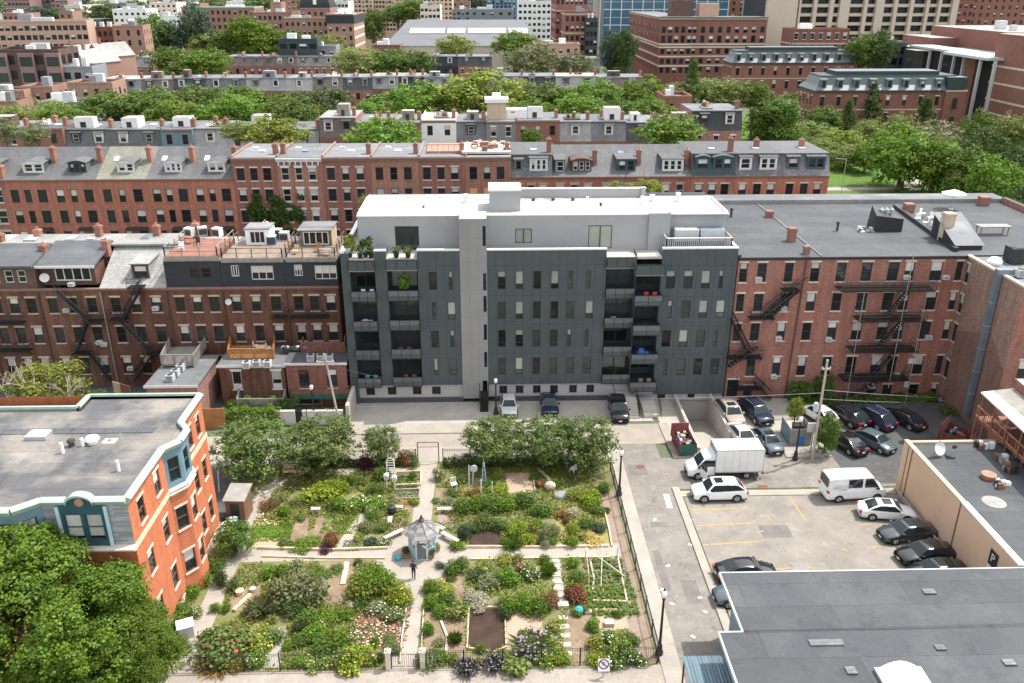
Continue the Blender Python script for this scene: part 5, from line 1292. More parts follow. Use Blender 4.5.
for px,py,w,d,l in ((826,643,2.1,.5,'long low curb on the blue grey roof'),(851,671,.6,.6,'small square curb near the lower edge of the blue grey roof'),(929,592,.8,.5,'small square curb in the upper middle of the blue grey roof'),(1009,663,.7,.5,'small square curb at the lower right of the blue grey roof'),(940,648,.6,.45,'small square patch cover right of the middle of the blue grey roof')):
 b = MB();b.box(-w/2,w/2,-d/2,d/2,0,.08,'roof_grey');b.box(-w/2,w/2,-d/2-.02,-d/2+.04,0,.1,'roof_grey' if w > 1 else 'roof_blue');tag(b.build('roof_curb',None,FR(px,py)),l,'roof curb')
t = root('awning','pale blue corrugated awning over a red frame, bottom of the street','awning',(*G(700,668,2.9),0))
b = MB()
for k in range(14):x = -.9+k*.22;b.mesh([(x,-3,2.7),(x+.11,-3,2.78),(x+.11,1.0,2.98),(x,1.0,2.9),(x+.22,-3,2.7),(x+.22,1.0,2.9)],[(0,1,2,3),(1,4,5,2)],'tarp' if k % 3 else 'blue_grey_paint')
b.build('sheet',t)
for x,y in ((-.8,-2.8),(-.8,.8),(2,.8)):k = MB();k.box(x-.05,x+.05,y-.05,y+.05,0,2.7,'rust');k.build('post',t)
# ---------------------------------------------------------------- rear extensions of the brown houses
def ext(lab,x0,x1,y0,y1,z,wall,holes,st,rm,cat='rear extension',doors=()):
 t = root('rear_extension',lab,cat,(x0,y0,0));b = MB()
 facade(b,(0,0),(1,0),x1-x0,0,z,holes,wall);facade(b,(x1-x0,0),(0,1),y1-y0,0,z,[],wall);facade(b,(0,y1-y0),(0,-1),y1-y0,0,z,[],wall);b.build('wall',t)
 windows(t,(0,0),(1,0),holes,st)
 r = MB();r.box(-.15,x1-x0+.15,-.15,y1-y0,z-.02,z+.16,rm);r.box(-.18,x1-x0+.18,-.2,-.15,z-.1,z+.18,'white_trim');r.build('roof',t)
 return t
xl = lambda px,py,Y:V(px,py,Y)[0]
ya = 84.6
ext('brick rear extension with grey flat roof behind the green parapet, left one',xl(146,388,80.2),xl(197,388,80.2),80.2,88.0,4.2,'brick_pink',[(1,1,.9,1.8),(3.4,1,.9,1.8)],WS['brown'],'roof_grey')
yb_ = 84.2
ext('brown brick rear extension with two white topped doors above the hedge',xl(222,392,yb_),xl(287,392,yb_),yb_,89.4,4.6,'brick_brown',[(1.3,1.9,1.0,2.1),(5.6,1.9,1.0,2.1)],dict(WS['white'],type='door',id='dr'),'roof_grey')
yc = 84.0
ext('red brick rear extension with two dark doors and a green balcony',xl(288.5,392,yc),xl(348,392,yc),yc,89.4,4.9,'brick_red_dark',[(1.3,2.0,1.1,2.2),(4.3,2.0,1.1,2.2),(.5,.1,2.6,1.5)],dict(WS['right'],type='door',id='dk',lintel=None),'roof_grey_dark')
t = root('balcony','green painted wooden balcony before two dark doors','balcony',(xl(292,400,83),82.9,0));b = MB();b.box(0,6.4,0,1.1,1.75,1.9,'wood_brown');b.build('floor',t)
b = MB();b.box(0,6.4,-.04,.0,1.2,1.75,'dumpster_green');b.build('skirt',t);b = MB();b.bar((0,0,2.7),(6.4,0,2.7),.04,'wood_brown')
for k in range(30):b.bar((k*.22,0,1.8),(k*.22,0,2.7),.015,'wood_brown',3)
b.build('railing',t)
for x in (.1,3.2,6.3):k = MB();k.box(x-.06,x+.06,0,.12,0,1.75,'wood_brown');k.build('post',t)
def deck(lab,pts_px,z,m,mr,hr=1.1,slat=True):
 pts = [G(px,py,z) for px,py in pts_px];ox,oy = pts[0]
 t = root('wooden_deck',lab,'deck',(ox,oy,0));loc = [(x-ox,y-oy) for x,y in pts]
 b = MB();b.prism(loc,z-.22,z,m);b.build('floor',t);r = MB()
 for p,q in zip(loc,loc[1:]):
  d = math.dist(p,q);n = max(2,int(d/.17))
  for k in range(n+1):
   f = k/n;x,y = p[0]+(q[0]-p[0])*f,p[1]+(q[1]-p[1])*f;s = .07 if k % 8 == 0 else .045
   r.box(x-s,x+s,y-s,y+s,z,z+hr,mr)
  r.bar((*p,z+hr),(*q,z+hr),.06,mr)
 r.build('railing',t)
 for x,y in loc[1:3]:k = MB();k.box(x-.09,x+.09,y-.09,y+.09,0,z-.2,mr);k.build('post',t)
 return t
deck('grey weathered wooden deck above the left rear extension',((175,338),(162,364),(194,364),(212,338)),4.75,'wood_grey','wood_grey')
deck('bright orange wooden deck above the brown rear extension',((232,342),(229,358),(274,358),(276,340)),4.85,'wood_orange','wood_orange')
deck('red brown wooden deck on the right rear extension beside the dark block',((304,346),(302,352),(345,352),(346,344)),5.1,'wood_red','wood_red')
deck('small grey wooden porch between the brown rear extension and the hedge',((240,398),(238,408),(284,408),(286,398)),.9,'wood_grey','wood_grey')
for i,(px,py,z,l) in enumerate(((171,381,4.36,'first grey condenser of the row on the left extension roof'),(176,376,4.36,'second grey condenser of the row on the left extension roof'),(181,371,4.36,'third grey condenser of the row on the left extension roof'),(185,366,4.36,'fourth grey condenser of the row on the left extension roof'),
 (247,368,4.76,'white condenser, left of three above the white topped doors'),(257,367,4.76,'grey condenser, middle of three above the white topped doors'),(268,367,4.76,'white condenser, right of three above the white topped doors'),
 (311,361,5.06,'dark condenser, left of three on the right extension roof'),(321,361,5.06,'pale condenser, middle of three on the right extension roof'),(330,361,5.06,'dark condenser beside the utility pole, right of three on the extension roof'))):
 condenser(*G(px,py,z),z,l,'condensers on the rear extensions','ac_white' if 'white' in l.split(',')[0] else 'ac_grey',.75)
for i,(px,py,m,l) in enumerate(((262,352,'wood_pale','pale square table on the orange deck'),)):
 t = root('patio_table',l,'table',(*G(px,py,4.85),4.85));b = MB();b.box(-.5,.5,-.4,.4,.66,.72,m);b.build('tabletop',t)
 for x in (-.42,.38):
  for y in (-.34,.3):k = MB();k.box(x,x+.05,y,y+.05,0,.66,m);k.build('leg',t)
for px,py,z,l in ((256,349,4.85,'pale patio chair behind the table on the orange deck'),(269,351,4.85,'pale patio chair right of the table on the orange deck')):
 t = root('patio_chair',l,'chair',(*G(px,py,z),z),2.0);b = MB();b.box(-.25,.25,-.25,.25,.4,.46,'white_cloth');b.build('seat',t);b = MB();b.box(-.25,.25,.2,.26,.46,.95,'white_cloth');b.build('backrest',t)
 for x in (-.22,.18):
  for y in (-.22,.18):k = MB();k.box(x,x+.04,y,y+.04,0,.4,'wood_pale');k.build('leg',t)
b = MB()
for k in range(14):x,y = R.uniform(-1.2,1.2),R.uniform(-.5,.5);b.ell((x,y,.25),(R.uniform(.2,.4),.25,R.uniform(.2,.4)),R.choice(['black_paint','black_paint','white_cloth','dark_cloth']),8,5)
b.ell((0,0,.2),(1.2,.4,.25),'dark_cloth',10,5);tag(b.build('rubbish_pile',None,(*G(294,351,5.06),5.06)),'heap of black and white bags on the right extension roof','rubbish')
# walls and hedges by the alley on the left
def wall_(lab,x0,x1,y,z,m,t=.3,cat='wall'):b = MB();b.box(x0,x1,y,y+t,0,z,m);b.box(x0-.04,x1+.04,y-.04,y+t+.04,z,z+.1,'stone_pale');return tag(b.build('garden_wall'),lab,cat)
wall_('pale low wall under the ivy hedge beside the alley',xl(219,425,79.2),xl(282,425,79.2),79.2,1.0,'concrete_pale')
wall_('white low wall beside the alley under the green balcony, right of the dark gate',xl(303,420,79.3),xl(343,420,79.3),79.3,1.5,'white_trim')
wall_('short white wall between the ivy and the dark gate',xl(275,420,79.3),xl(295,420,79.3),79.35,1.5,'white_trim')
b = MB();b.box(xl(345,410,79),xl(345,410,79)+.35,79.3,84,0,2.2,'concrete_pale');tag(b.build('side_wall'),'pale side wall running from the alley to the dark building','wall')
b = MB();b.box(0,1.2,0,.08,0,1.6,'black_paint');b.box(0,.08,-.05,.1,0,1.7,'black_iron');b.box(1.12,1.2,-.05,.1,0,1.7,'black_iron');tag(b.build('gate',None,(xl(296,420,79.3),79.35,0)),'dark gate in the white alley wall','gate')
b = MB()
for k in range(8):b.box(k*.3,k*.3+.28,0,.06,0,2.3,'wood_orange')
b.box(0,2.4,.06,.12,.5,.62,'wood_red');b.box(0,2.4,.06,.12,1.7,1.82,'wood_red');tag(b.build('wooden_fence',None,(xl(203,420,79),78.8,0)),'short orange brown board fence at the corner of the orange building','fence')
b = MB();
for k in range(9):b.box(k*.3,k*.3+.28,0,.06,0,2.0,'wood_pale' if k < 4 else 'wood_red')
tag(b.build('wooden_fence',None,(xl(112,388,86),86.3,0),-.5),'leaning tan board fence in the yards behind the green parapet','fence')
# garden shed, bins, heap and box along the orange building
X,Y = G(237,523);t = root('garden_shed','small brown wooden shed with grey roof beside the orange building','shed',(X,Y,0),-.05)
b = MB();b.box(-.8,.8,0,2.0,0,2.2,'wood_brown');b.build('wall',t);b = MB();b.mesh([(-.95,-.15,2.2),(.95,-.15,2.2),(.95,2.2,2.5),(-.95,2.2,2.5),(-.95,-.15,2.3),(.95,-.15,2.3),(.95,2.2,2.6),(-.95,2.2,2.6)],[(0,3,2,1),(0,1,5,4),(1,2,6,5),(3,0,4,7),(4,5,6,7)],'wood_grey');b.build('roof',t);b = MB();b.box(-.4,.35,-.03,0,.1,1.9,'black_paint');b.build('door',t)
X,Y = G(234,529);t = root('barrel','blue plastic barrel with pale lid before the brown shed','barrel',(X,Y,0));b = MB();b.lathe([(.36,0),(.42,.3),(.42,.7),(.38,.95)],'blue_plastic',14);b.build('body',t,smooth=True);b = MB();b.lathe([(.42,.95),(.42,1.02),(.1,1.06)],'pale_blue_paint',14);b.build('lid',t)
b = MB();b.lathe([(.3,0),(.36,.8),(.3,.9),(.02,.95)],'black_paint',10);tag(b.build('rubbish_bin',None,(*G(223,524),0)),'black rubbish bin left of the blue barrel','bin')
b = MB()
for k in range(46):x,y = R.uniform(-1.2,1.2),R.uniform(-1.0,1.0);a = R.uniform(0,3.1);l = R.uniform(.3,1.4);z = R.uniform(.1,.6);b.bar((x,y,z),(x+l*math.cos(a),y+l*math.sin(a),z+R.uniform(-.1,.4)),R.uniform(.03,.12),R.choice(['wood_pale','wood_grey','wood_red','white_cloth','terracotta','wood_deck']))
tag(b.build('timber_pile',None,(*G(219,536),0)),'untidy heap of old boards and pots against the orange building','timber pile')
X,Y = G(187,636);b = MB();b.box(-.5,.5,-.35,.35,0,1.0,'ac_white');b.mesh([(-.58,-.45,1.0),(.58,-.45,1.0),(.58,.45,1.12),(-.58,.45,1.12),(-.58,-.45,1.06),(.58,-.45,1.06),(.58,.45,1.18),(-.58,.45,1.18)],[(0,1,5,4),(1,2,6,5),(3,0,4,7),(4,5,6,7),(2,3,7,6)],'white_paint');tag(b.build('storage_box',None,(X,Y,0),.4),'white storage box beside the lower left garden path','box')
b = MB();b.bar((0,0,0),(.0,.9,3.0),.05,'white_paint',6);tag(b.build('leaning_pole',None,(*G(219,492),0)),'slim white pole leaning at the north east corner of the orange building','pole')
# ---------------------------------------------------------------- vehicles
CT = {  # length, width, height, clearance, lower stations (f from the nose, top z, width factor), cabin (cowl, roof front, roof rear, tail), belt z, wheel f, radius, roof width factor
 'sedan':(4.75,1.82,1.46,.2,[(0,.52,.74),(.02,.62,.84),(.08,.72,.94),(.27,.90,1),(.45,.93,1),(.72,.95,1),(.86,.99,.98),(.96,.96,.92),(1,.72,.82)],(.24,.41,.68,.91),.92,(.185,.79),.34,.70),
 'suv':(4.85,1.95,1.74,.24,[(0,.60,.78),(.02,.80,.88),(.07,.93,.96),(.25,1.07,1),(.5,1.08,1),(.8,1.08,1),(.95,1.07,.97),(1,.80,.88)],(.21,.36,.80,.975),1.02,(.185,.79),.38,.74),
 'hatch':(4.35,1.78,1.52,.2,[(0,.54,.74),(.02,.68,.86),(.09,.80,.95),(.25,.96,1),(.5,.98,1),(.8,1.0,1),(.95,1.0,.94),(1,.74,.86)],(.21,.38,.74,.97),.95,(.19,.8),.33,.72),
 'van':(5.55,2.04,2.42,.26,[(0,.70,.76),(.015,.95,.86),(.05,1.10,.94),(.14,1.26,.99),(.3,1.32,1),(.7,1.32,1),(.97,1.32,1),(1,1.0,.98)],(.13,.27,.965,1.0),1.3,(.17,.80),.36,.86),
 'cab':(2.5,2.0,2.12,.3,[(0,.70,.76),(.03,.95,.86),(.12,1.12,.94),(.34,1.28,.99),(.6,1.32,1),(1,1.32,1)],(.32,.60,.97,1.0),1.3,(.38,),.37,.84),
}
def car_parts(t,typ,paint,ox=0.0,sunroof=False,rails=False,panels=False,rimm='rim',plate=True):
 L,W,H,cl,st,(fA,fB,fC,fD),belt,wf,wr,rw = CT[typ]
 hw = W/2;X = lambda f:ox+L/2-f*L
 b = MB();ring = []
 for f,zt,k in st:
  w = hw*k;x = X(f);zb = cl+(.12 if f in (0,1) else 0)
  prof = [(w*.88,zb),(w*.985,zb+.12),(w,zb+.3),(w*.99,zt-.24),(w*.955,zt-.07),(w*.84,zt),(0,zt+.025)]
  ring.append([(x,y,z) for y,z in prof]+[(x,-y,z) for y,z in prof[-2::-1]])
 n = len(ring[0]);vs = [v for r in ring for v in r]
 fs = [(i*n+j,(i+1)*n+j,(i+1)*n+j+1,i*n+j+1) for i in range(len(ring)-1) for j in range(n-1)]
 fs += [tuple(range(n)),tuple(range(len(vs)-1,len(vs)-n-1,-1))]
 fs += [(i*n,i*n+n-1,(i+1)*n+n-1,(i+1)*n) for i in range(len(ring)-1)]
 b.mesh(vs,fs,paint)
 hb,hr = hw*.955,hw*rw
 top = H
 def pt(f,t_,s):return (X(f),s*(hb+(hr-hb)*t_),belt-.06+(top-belt+.06)*t_)
 # cabin: base corners and a crowned roof
 cs = [(fA,0),(fA+(fB-fA)*.55,.58),(fB-.012,.95),(fB+.03,.995),((fB+fC)/2,1.03),(fC-.03,.97),(fC+.012,.91),(fC+(fD-fC)*.5,.57 if typ != 'sedan' else .52),(fD,0)]
 vs = []
 for f,tt in cs:
  tt2 = min(tt,1)
  y = hb+(hr-hb)*tt2;z = belt-.06+(top-belt+.06)*tt
  vs += [(X(f),hb,belt-.06),(X(f),y,z-.05*(tt2 > .9)),(X(f),y*.8,z),(X(f),-y*.8,z),(X(f),-y,z-.05*(tt2 > .9)),(X(f),-hb,belt-.06)]
 fs = [(i*6+j,(i+1)*6+j,(i+1)*6+j+1,i*6+j+1) for i in range(len(cs)-1) for j in range(5)]
 b.mesh(vs,fs,paint)
 for f in wf:
  for s in (1,-1):
   bb = MB(M=Matrix.Translation((X(f),s*(hw*.995),wr)) @ Matrix.Rotation(rad(-90*s),4,'X'));bb.lathe([(wr+.07,0),(wr+.07,.012),(.02,.012)],'rubber',16)
   b.mesh(bb.v,bb.f,'rubber')
 b.box(X(.985),X(.015),-hw*.9,hw*.9,cl-.04,cl+.02,'rubber')
 body = b.build('body',t,smooth=False)
 me = body.data
 me.polygons.foreach_set('use_smooth',[True]*len(me.polygons));me.set_sharp_from_angle(angle=rad(38))
 def gl(name,pts,m='car_glass'):
  g = MB();g.face(pts,m);return g.build(name,t)
 e = .012
 up = lambda p,dx,dz:(p[0]+dx,p[1],p[2]+dz)
 ws = lambda f,tt,k:[(X(f)+e,k*(hb+(hr-hb)*tt)*s_,belt-.06+(top-belt+.06)*tt+e) for s_ in (1,-1)]
 a1,a2 = ws(fA+(fB-fA)*.14,.15,.88),ws(fA+(fB-fA)*.55,.585,.87);a3 = ws(fB-.016,.93,.84)
 g = MB();g.face([a1[0],a1[1],a2[1],a2[0]],'car_glass');g.face([a2[0],a2[1],a3[1],a3[0]],'car_glass');g.build('windshield',t)
 if typ != 'cab':
  wr_ = lambda f,tt,k:[(X(f)-e,k*(hb+(hr-hb)*tt)*s_,belt-.06+(top-belt+.06)*tt+e) for s_ in (1,-1)]
  c1,c2,c3 = wr_(fC+.016,.92,.8),wr_(fC+(fD-fC)*.5,.56,.82),wr_(fC+(fD-fC)*.82,.2,.84)
  if typ == 'van':c1,c2,c3 = [(X(1.0)-.02,p[1],p[2]) for p in c1],[(X(1.0)-.02,p[1],p[2]) for p in c2],[(X(1.0)-.02,p[1],p[2]) for p in c3]
  g = MB();g.face([c1[0],c1[1],c2[1],c2[0]],'car_glass');g.face([c2[0],c2[1],c3[1],c3[0]],'car_glass');g.build('rear_window',t)
 for s in (1,-1):
  q = lambda f,tt:(X(f),s*(hb+(hr-hb)*tt+.012),belt-.06+(top-belt+.06)*tt)
  fm = fA+.0
  if typ in ('van','cab'):
   spans = [((fA+.035,fB+.01),(fB+.13 if typ == 'van' else fD-.03,)*2)]
   if typ == 'van' and panels:spans.append(((fB+.17,fB+.17),(fB+.40,fB+.40)))
  else:
   m1 = (fB+fC)/2;g = MB();o_ = .006;q2 = lambda f,tt:(X(f),s*(hb+(hr-hb)*tt+o_),belt-.06+(top-belt+.06)*tt);e_ = (fD-.06 if typ != 'suv' else fD-.05);g.face([q2(fA+.045,.15),q2(e_,.27),q2(fC-.008,.82),q2(fB+.012,.9)][::s],'rubber');g.build('pillar',t)
   spans = [((fA+.045,fB+.012),(m1-.012,m1-.012)),((m1+.012,m1+.012),((fD-.10) if typ != 'suv' else fC-.12,fC-.008 if typ != 'suv' else fC-.12))]
   if typ == 'suv':spans.append(((fC-.10,fC-.10),(fD-.05,fC-.005)))
  for (fb,ft),(rb,rt) in spans:
   dr = lambda f:.15+.14*max(0,(f-fB)/(fD-fB)) if typ not in ('van','cab') else .16
   gl('side_window',[q(fb,dr(fb)),q(rb,dr(rb)),q(rt,.90-.1*max(0,(rt-fB)/(fD-fB))),q(ft,.9)][::s] )
  k = MB();k.box(X(fA+.06)-.1,X(fA+.06)+.1,s*hw*.97,s*(hw*.97+.2),belt,belt+.16,paint if typ not in ('van','cab') else 'rubber') if s > 0 else k.box(X(fA+.06)-.1,X(fA+.06)+.1,-(hw*.97+.2),-hw*.97,belt,belt+.16,paint if typ not in ('van','cab') else 'rubber');k.build('side_mirror',t)
  zt0,w0 = st[1][1],hw*st[1][2]
  k = MB();k.mesh([(X(.004)+.012,s*w0*.58,zt0-.20),(X(.03)+.012,s*w0*1.0,zt0-.18),(X(.055),s*w0*1.03,zt0-.04),(X(.02)+.012,s*w0*.6,zt0-.07)],[(0,1,2,3)],'headlight');k.build('headlight',t)
  if typ != 'cab':
   zt1,w1 = st[-2][1],hw*st[-1][2]
   k = MB();k.box(X(1)-.02,X(.975),min(s*w1*.7,s*w1*1.04),max(s*w1*.7,s*w1*1.04),zt1-.32,zt1-.1,'taillight');k.build('taillight',t)
 z0 = st[0][1];g = MB();g.box(X(0)-.0,X(0)+.02,-hw*.42,hw*.42,z0-.28,z0-.04,'rubber');g.build('grille',t)
 if plate and typ != 'cab':
  g = MB();g.box(X(1)-.03,X(1)-.005,-.17,.17,cl+.32,cl+.45,'plate');g.build('licence_plate',t)
  g = MB();g.box(X(0)+.02,X(0)+.035,-.17,.17,cl+.1,cl+.22,'plate');g.build('licence_plate',t)
 if sunroof:g = MB();x = X(fB+.1);g.box(x-.45,x+.3,-.45,.45,top+.0,top+.022,'car_glass');g.build('sunroof',t)
 if rails:
  g = MB()
  for s in (1,-1):g.bar((X(fB+.06),s*hr*.93,top+.05),(X(fC-.04),s*hr*.93,top+.05),.025,'galvanised')
  g.build('roof_rail',t)
 for f in wf:
  for s in (1,-1):wheel(t,X(f),s*(hw-.1),wr,s,rimm)
def wheel(t,x,y,r,s,rimm='rim'):
 M_ = Matrix.Rotation(rad(-90*s),4,'X')
 b = MB(M=M_);b.lathe([(r*.62,-.11),(r*.95,-.11),(r,-.07),(r,.08),(r*.95,.125),(r*.66,.125),(r*.64,.09)],'rubber',18)
 w = b.build('wheel',t,(x,y,r),smooth=True)
 b = MB(M=M_);b.lathe([(r*.64,.06),(r*.6,.11),(r*.55,.085),(.02,.1)],'rim_dark',16)
 for k in range(5):
  a = 2*math.pi*k/5;b.bar((.05*math.cos(a),.05*math.sin(a),.115),(r*.58*math.cos(a),r*.58*math.sin(a),.112),.045,rimm,4)
 b.lathe([(r*.64,.1),(r*.64,.13),(r*.56,.13),(r*.56,.1)],rimm,16,cap=False);b.build('rim',w)
GC = 'parked cars'
def car(label,px,py,deg,typ,paint,cat=None,**k):
 X,Y = G(px,py) if px else py
 t = root({'sedan':'parked_car','suv':'parked_suv','hatch':'parked_car','van':'parked_van'}[typ],label,cat or {'sedan':'car','suv':'SUV','hatch':'car','van':'van'}[typ],(X,Y,.02),rad(deg),GC)
 car_parts(t,typ,paint,**k);return t
car('white SUV with black sunroof parked on the yellow lines in front of the box truck',718,497,181,'suv','car_white',sunroof=True)
v = car('white delivery van with dark side window and faint grey lettering beside the tan wall',0,(32.3,64.5),3,'van','car_white',panels=True)
for k_,(tx,zz) in enumerate((('SERVICE & REPAIR',1.72),('HEATING  COOLING',1.52),('24 HOUR',1.32))):
 text(tx,.19,v,(-1.45,-1.035+.05*(zz-1.3)-.005,zz),(rad(90),0,0),'galvanised')
car('white sedan with sunroof parked between the white van and the dark sedan',0,(34.0,61.3),-8,'sedan','car_white',sunroof=True)
car('charcoal sedan next to the white sedan, nose pointing left',0,(34.4,58.2),186,'sedan','car_charcoal',sunroof=True)
car('black sedan second from the foreground roof along the tan wall',0,(34.6,55.3),187,'sedan','car_black')
car('black car half hidden by the roof edge along the tan wall',0,(34.4,53.0),186,'sedan','car_black',sunroof=True)
car('glossy black sedan alone at the street side of the lot above the grey roof',0,(19.5,53.45),4,'sedan','car_black')
car('slate grey car with only its nose showing beside the foreground roof',0,(18.55,50.75),182,'hatch','car_slate')
car('tan SUV with roof box facing out beside the garage ramp',729,418,-84,'suv','car_tan',rails=True,sunroof=True)
car('dark navy SUV with black roof between the tan SUV and the weeds',755,417,-76,'suv','car_navy',rails=True)
car('pale silver sedan behind the box truck',742,441,-82,'sedan','car_silver')
car('dark grey car with sunroof facing out right of the silver sedan',767,446,-80,'hatch','car_slate',sunroof=True)
car('white car mostly hidden behind the leafy tree by the utility pole',818,419,112,'hatch','car_white')
car('black SUV seen from behind, nearest the leafy tree in the back row',846,421,116,'suv','car_black')
car('black SUV seen from behind, middle of the three dark cars in the back row',872,423,116,'suv','car_navy',rails=True)
car('long black car with white rear sticker, right end of the back row',903,423,118,'sedan','car_black')
car('black sedan seen from behind beside the leafy tree in the front row',845,447,112,'sedan','car_black')
car('grey hatchback facing the tan wall, alone right of the black sedan',873,446,-58,'hatch','car_slate')
car('silver white car behind the round tree at the dark building',509,410,-90,'hatch','car_silver')
car('dark blue car behind the round tree at the dark building',549,408,-90,'sedan','car_navy')
car('black SUV facing out alone left of the entrance steps',618,414,-92,'suv','car_black')
# box truck with its cab door open
t = root('box_truck','white box truck with its cab door standing open and rear ladder down','truck',(*G(722,474),.02),rad(181),'parked cars')
car_parts(t,'cab','car_white',ox=2.25)
b = MB();b.box(-3.4,1.05,-1.12,1.12,.85,3.15,'white_paint','ac_grey');b.box(-3.42,1.07,-1.14,1.14,.80,.9,'galvanised')
for y in (-1.13,1.09):b.box(-3.42,1.07,y,y+.04,3.08,3.17,'galvanised')
for x in (-3.42,1.03):b.box(x,x+.04,-1.13,1.13,.85,3.17,'galvanised')
[b.box(x_,x_+.025,y_,y_+.015,.9,3.08,'ac_grey') for x_ in (-2.6,-1.9,-1.2,-.5,.2) for y_ in (-1.134,1.12)]
b.build('cargo_box',t)
b = MB();b.mesh([(1.07,-.95,2.1),(1.07,.95,2.1),(1.9,.8,2.12),(1.9,-.8,2.12),(1.07,-.95,2.55),(1.07,.95,2.55)],[(0,3,2,1),(4,5,1,0),(2,3,4,5),(0,4,3),(1,2,5)],'car_white');b.build('wind_deflector',t)
b = MB();b.box(-3.3,1.4,-.45,.45,.45,.78,'rubber');b.box(-3.65,-3.4,-1.0,1.0,.5,.6,'rubber');b.build('chassis',t)
for s in (1,-1):wheel(t,-2.0,s*.92,.37,s)
b = MB();b.bar((-3.45,.9,.8),(-3.0,1.25,.05),.05,'white_paint');b.bar((-3.1,.9,.8),(-2.6,1.3,.05),.05,'rubber');b.build('ladder',t)
b = MB();b.box(0,.06,0,1.1,.5,1.35,'car_white');b.box(.01,.05,.1,1.0,1.35,1.95,'car_glass');d = b.build('door',t,(2.35,1.0,0),rad(18));
b = MB();b.box(-.03,0,.3,.6,.95,1.02,'rubber');b.build('handle',d)
for px,py,deg,typ,c,l in ((1003,128,20,'suv','car_white','white SUV far off in front of the glass front of the brick block'),(1008,136,20,'sedan','car_silver','pale car in front of the far white SUV'),(1016,153,80,'suv','car_black','dark SUV on the street at the far right edge'),(1012,160,80,'sedan','car_slate','dark sedan below the far dark SUV at the right edge')):
 car(l,px,py,deg,typ,c)
# ---------------------------------------------------------------- vegetation
def leaves(mb,pts,size,m,up=.35,out=None,jit=.75,asp=.75):
 for p,n in pts:
  v = Vector((n[0]+R.gauss(0,jit),n[1]+R.gauss(0,jit),n[2]+up+R.gauss(0,jit)))
  if v.length < 1e-4:v = Vector((0,0,1))
  v.normalize();a = v.orthogonal().normalized();th = R.uniform(0,6.28)
  a = (Matrix.Rotation(th,3,v) @ a);b_ = v.cross(a);s = size*R.uniform(.6,1.35)
  a *= s;b_ *= s*asp;p = Vector(p)
  i = len(mb.v)
  mb.v.extend([tuple(p-a),tuple(p-b_*.9+a*.1),tuple(p+a),tuple(p+b_)]);mb.f.append((i,i+1,i+2,i+3));mb.m.append(mb.mi(m))
def crown(name,m,seed,n=6600,leafs=.042,lobes=18,flat=1.0,shape='round',clump=.17,m2=None,gap=.0,lr=(.27,.46)):
 """crown about the origin, radius about 1, height about 2*flat"""
 global R
 keep = R;R = random.Random(seed);b = MB();L = []
 for i in range(lobes):
  z = 1-2*(i+.5)/lobes;a = i*2.39996+R.uniform(-.3,.3);r = math.sqrt(max(0,1-z*z))
  k = R.uniform(.52,.74)
  if shape == 'cone':rr = (1-z)*.5;L.append((Vector((rr*.75*math.cos(a),rr*.75*math.sin(a),z*.9)),.2+.3*(1-z)*.6))
  elif shape == 'dome':
   z = z*.5+.25;L.append((Vector((r*.68*math.cos(a),r*.68*math.sin(a),z)),R.uniform(.3,.46)))
  else:L.append((Vector((r*k*math.cos(a),r*k*math.sin(a),z*k)),R.uniform(*lr)))
 per = max(6,int(clump and 26));nc = n//per
 for i in range(nc):
  c,r = L[i % len(L)]
  d = Vector((R.gauss(0,1),R.gauss(0,1),R.gauss(.35,1))).normalized()
  cc = c+d*r*R.uniform(.7,1.02);
  if R.random() < gap:continue
  cs = clump*R.uniform(.6,1.3);pts = []
  for k in range(per):
   o = Vector((R.gauss(0,.5),R.gauss(0,.5),R.gauss(0,.36)))*cs
   pts.append((cc+o,(d*.7+o.normalized()*.5)))
  leaves(b,pts,leafs,m2 if (m2 and R.random() < .3) else m)
 for v in range(len(b.v)):x,y,z = b.v[v];b.v[v] = (x,y,z*flat)
 me = b.data(name);R = keep
 return me
def trunk_mesh(seed,m='bark',r=.11,limbs=6,h0=-2.2):
 """trunk from z=h0 up into the crown (unit crown), with limbs"""
 q = random.Random(seed);b = MB()
 b.bar((0,0,h0),(.03,.02,-.9),r*1.15,m,7,r*.8);b.bar((.03,.02,-.9),(0,.05,.2),r*.8,m,6,r*.4)
 for k in range(limbs):
  a = k*2.4+q.uniform(-.4,.4);z = q.uniform(-.95,-.3);e = q.uniform(.45,.75)
  mid = (.4*e*math.cos(a),.4*e*math.sin(a),z+.3)
  b.bar((0,.03,z),mid,r*.42,m,5,r*.28);b.bar(mid,(e*math.cos(a),e*math.sin(a),z+.75),r*.28,m,4,r*.1)
 return b.data('trunk')
SP = {}
def species(key,**k):
 SP[key] = ([crown('crown',k['m'],100+i+len(SP)*10,**{a:c for a,c in k.items() if a not in ('m','v','tr')}) for i in range(k.get('v',2))],[trunk_mesh(i+len(SP),k.get('tr','bark')) for i in range(2)])
species('mid',m='leaf_mid',v=3);species('bright',m='leaf_bright',v=2);species('lime',m='leaf_pale',v=2,n=6000);species('yellow',m='leaf_yellow',v=2)
species('dark',m='leaf_dark',v=2);species('olive',m='leaf_olive',v=3,n=9500,leafs=.033,lobes=22,clump=.13);species('bluish',m='leaf_bluish',v=1);species('sage',m='leaf_sage',v=1,n=5200)
species('sparse',m='leaf_yellow',v=1,n=7000,gap=.25,m2='leaf_olive',lr=(.2,.36),leafs=.035)
species('conifer',m='leaf_dark',v=1,shape='cone',lobes=22,m2='leaf_olive');species('silver',m='leaf_sage',v=1,shape='dome',m2='leaf_silver',n=2200)
COLW = {'mid':'mid green','bright':'bright green','lime':'light green','yellow':'yellow green','dark':'dark green','olive':'grey green','bluish':'blue green','sage':'pale sage green','conifer':'dark pointed','silver':'white flowering','sparse':'thin'}
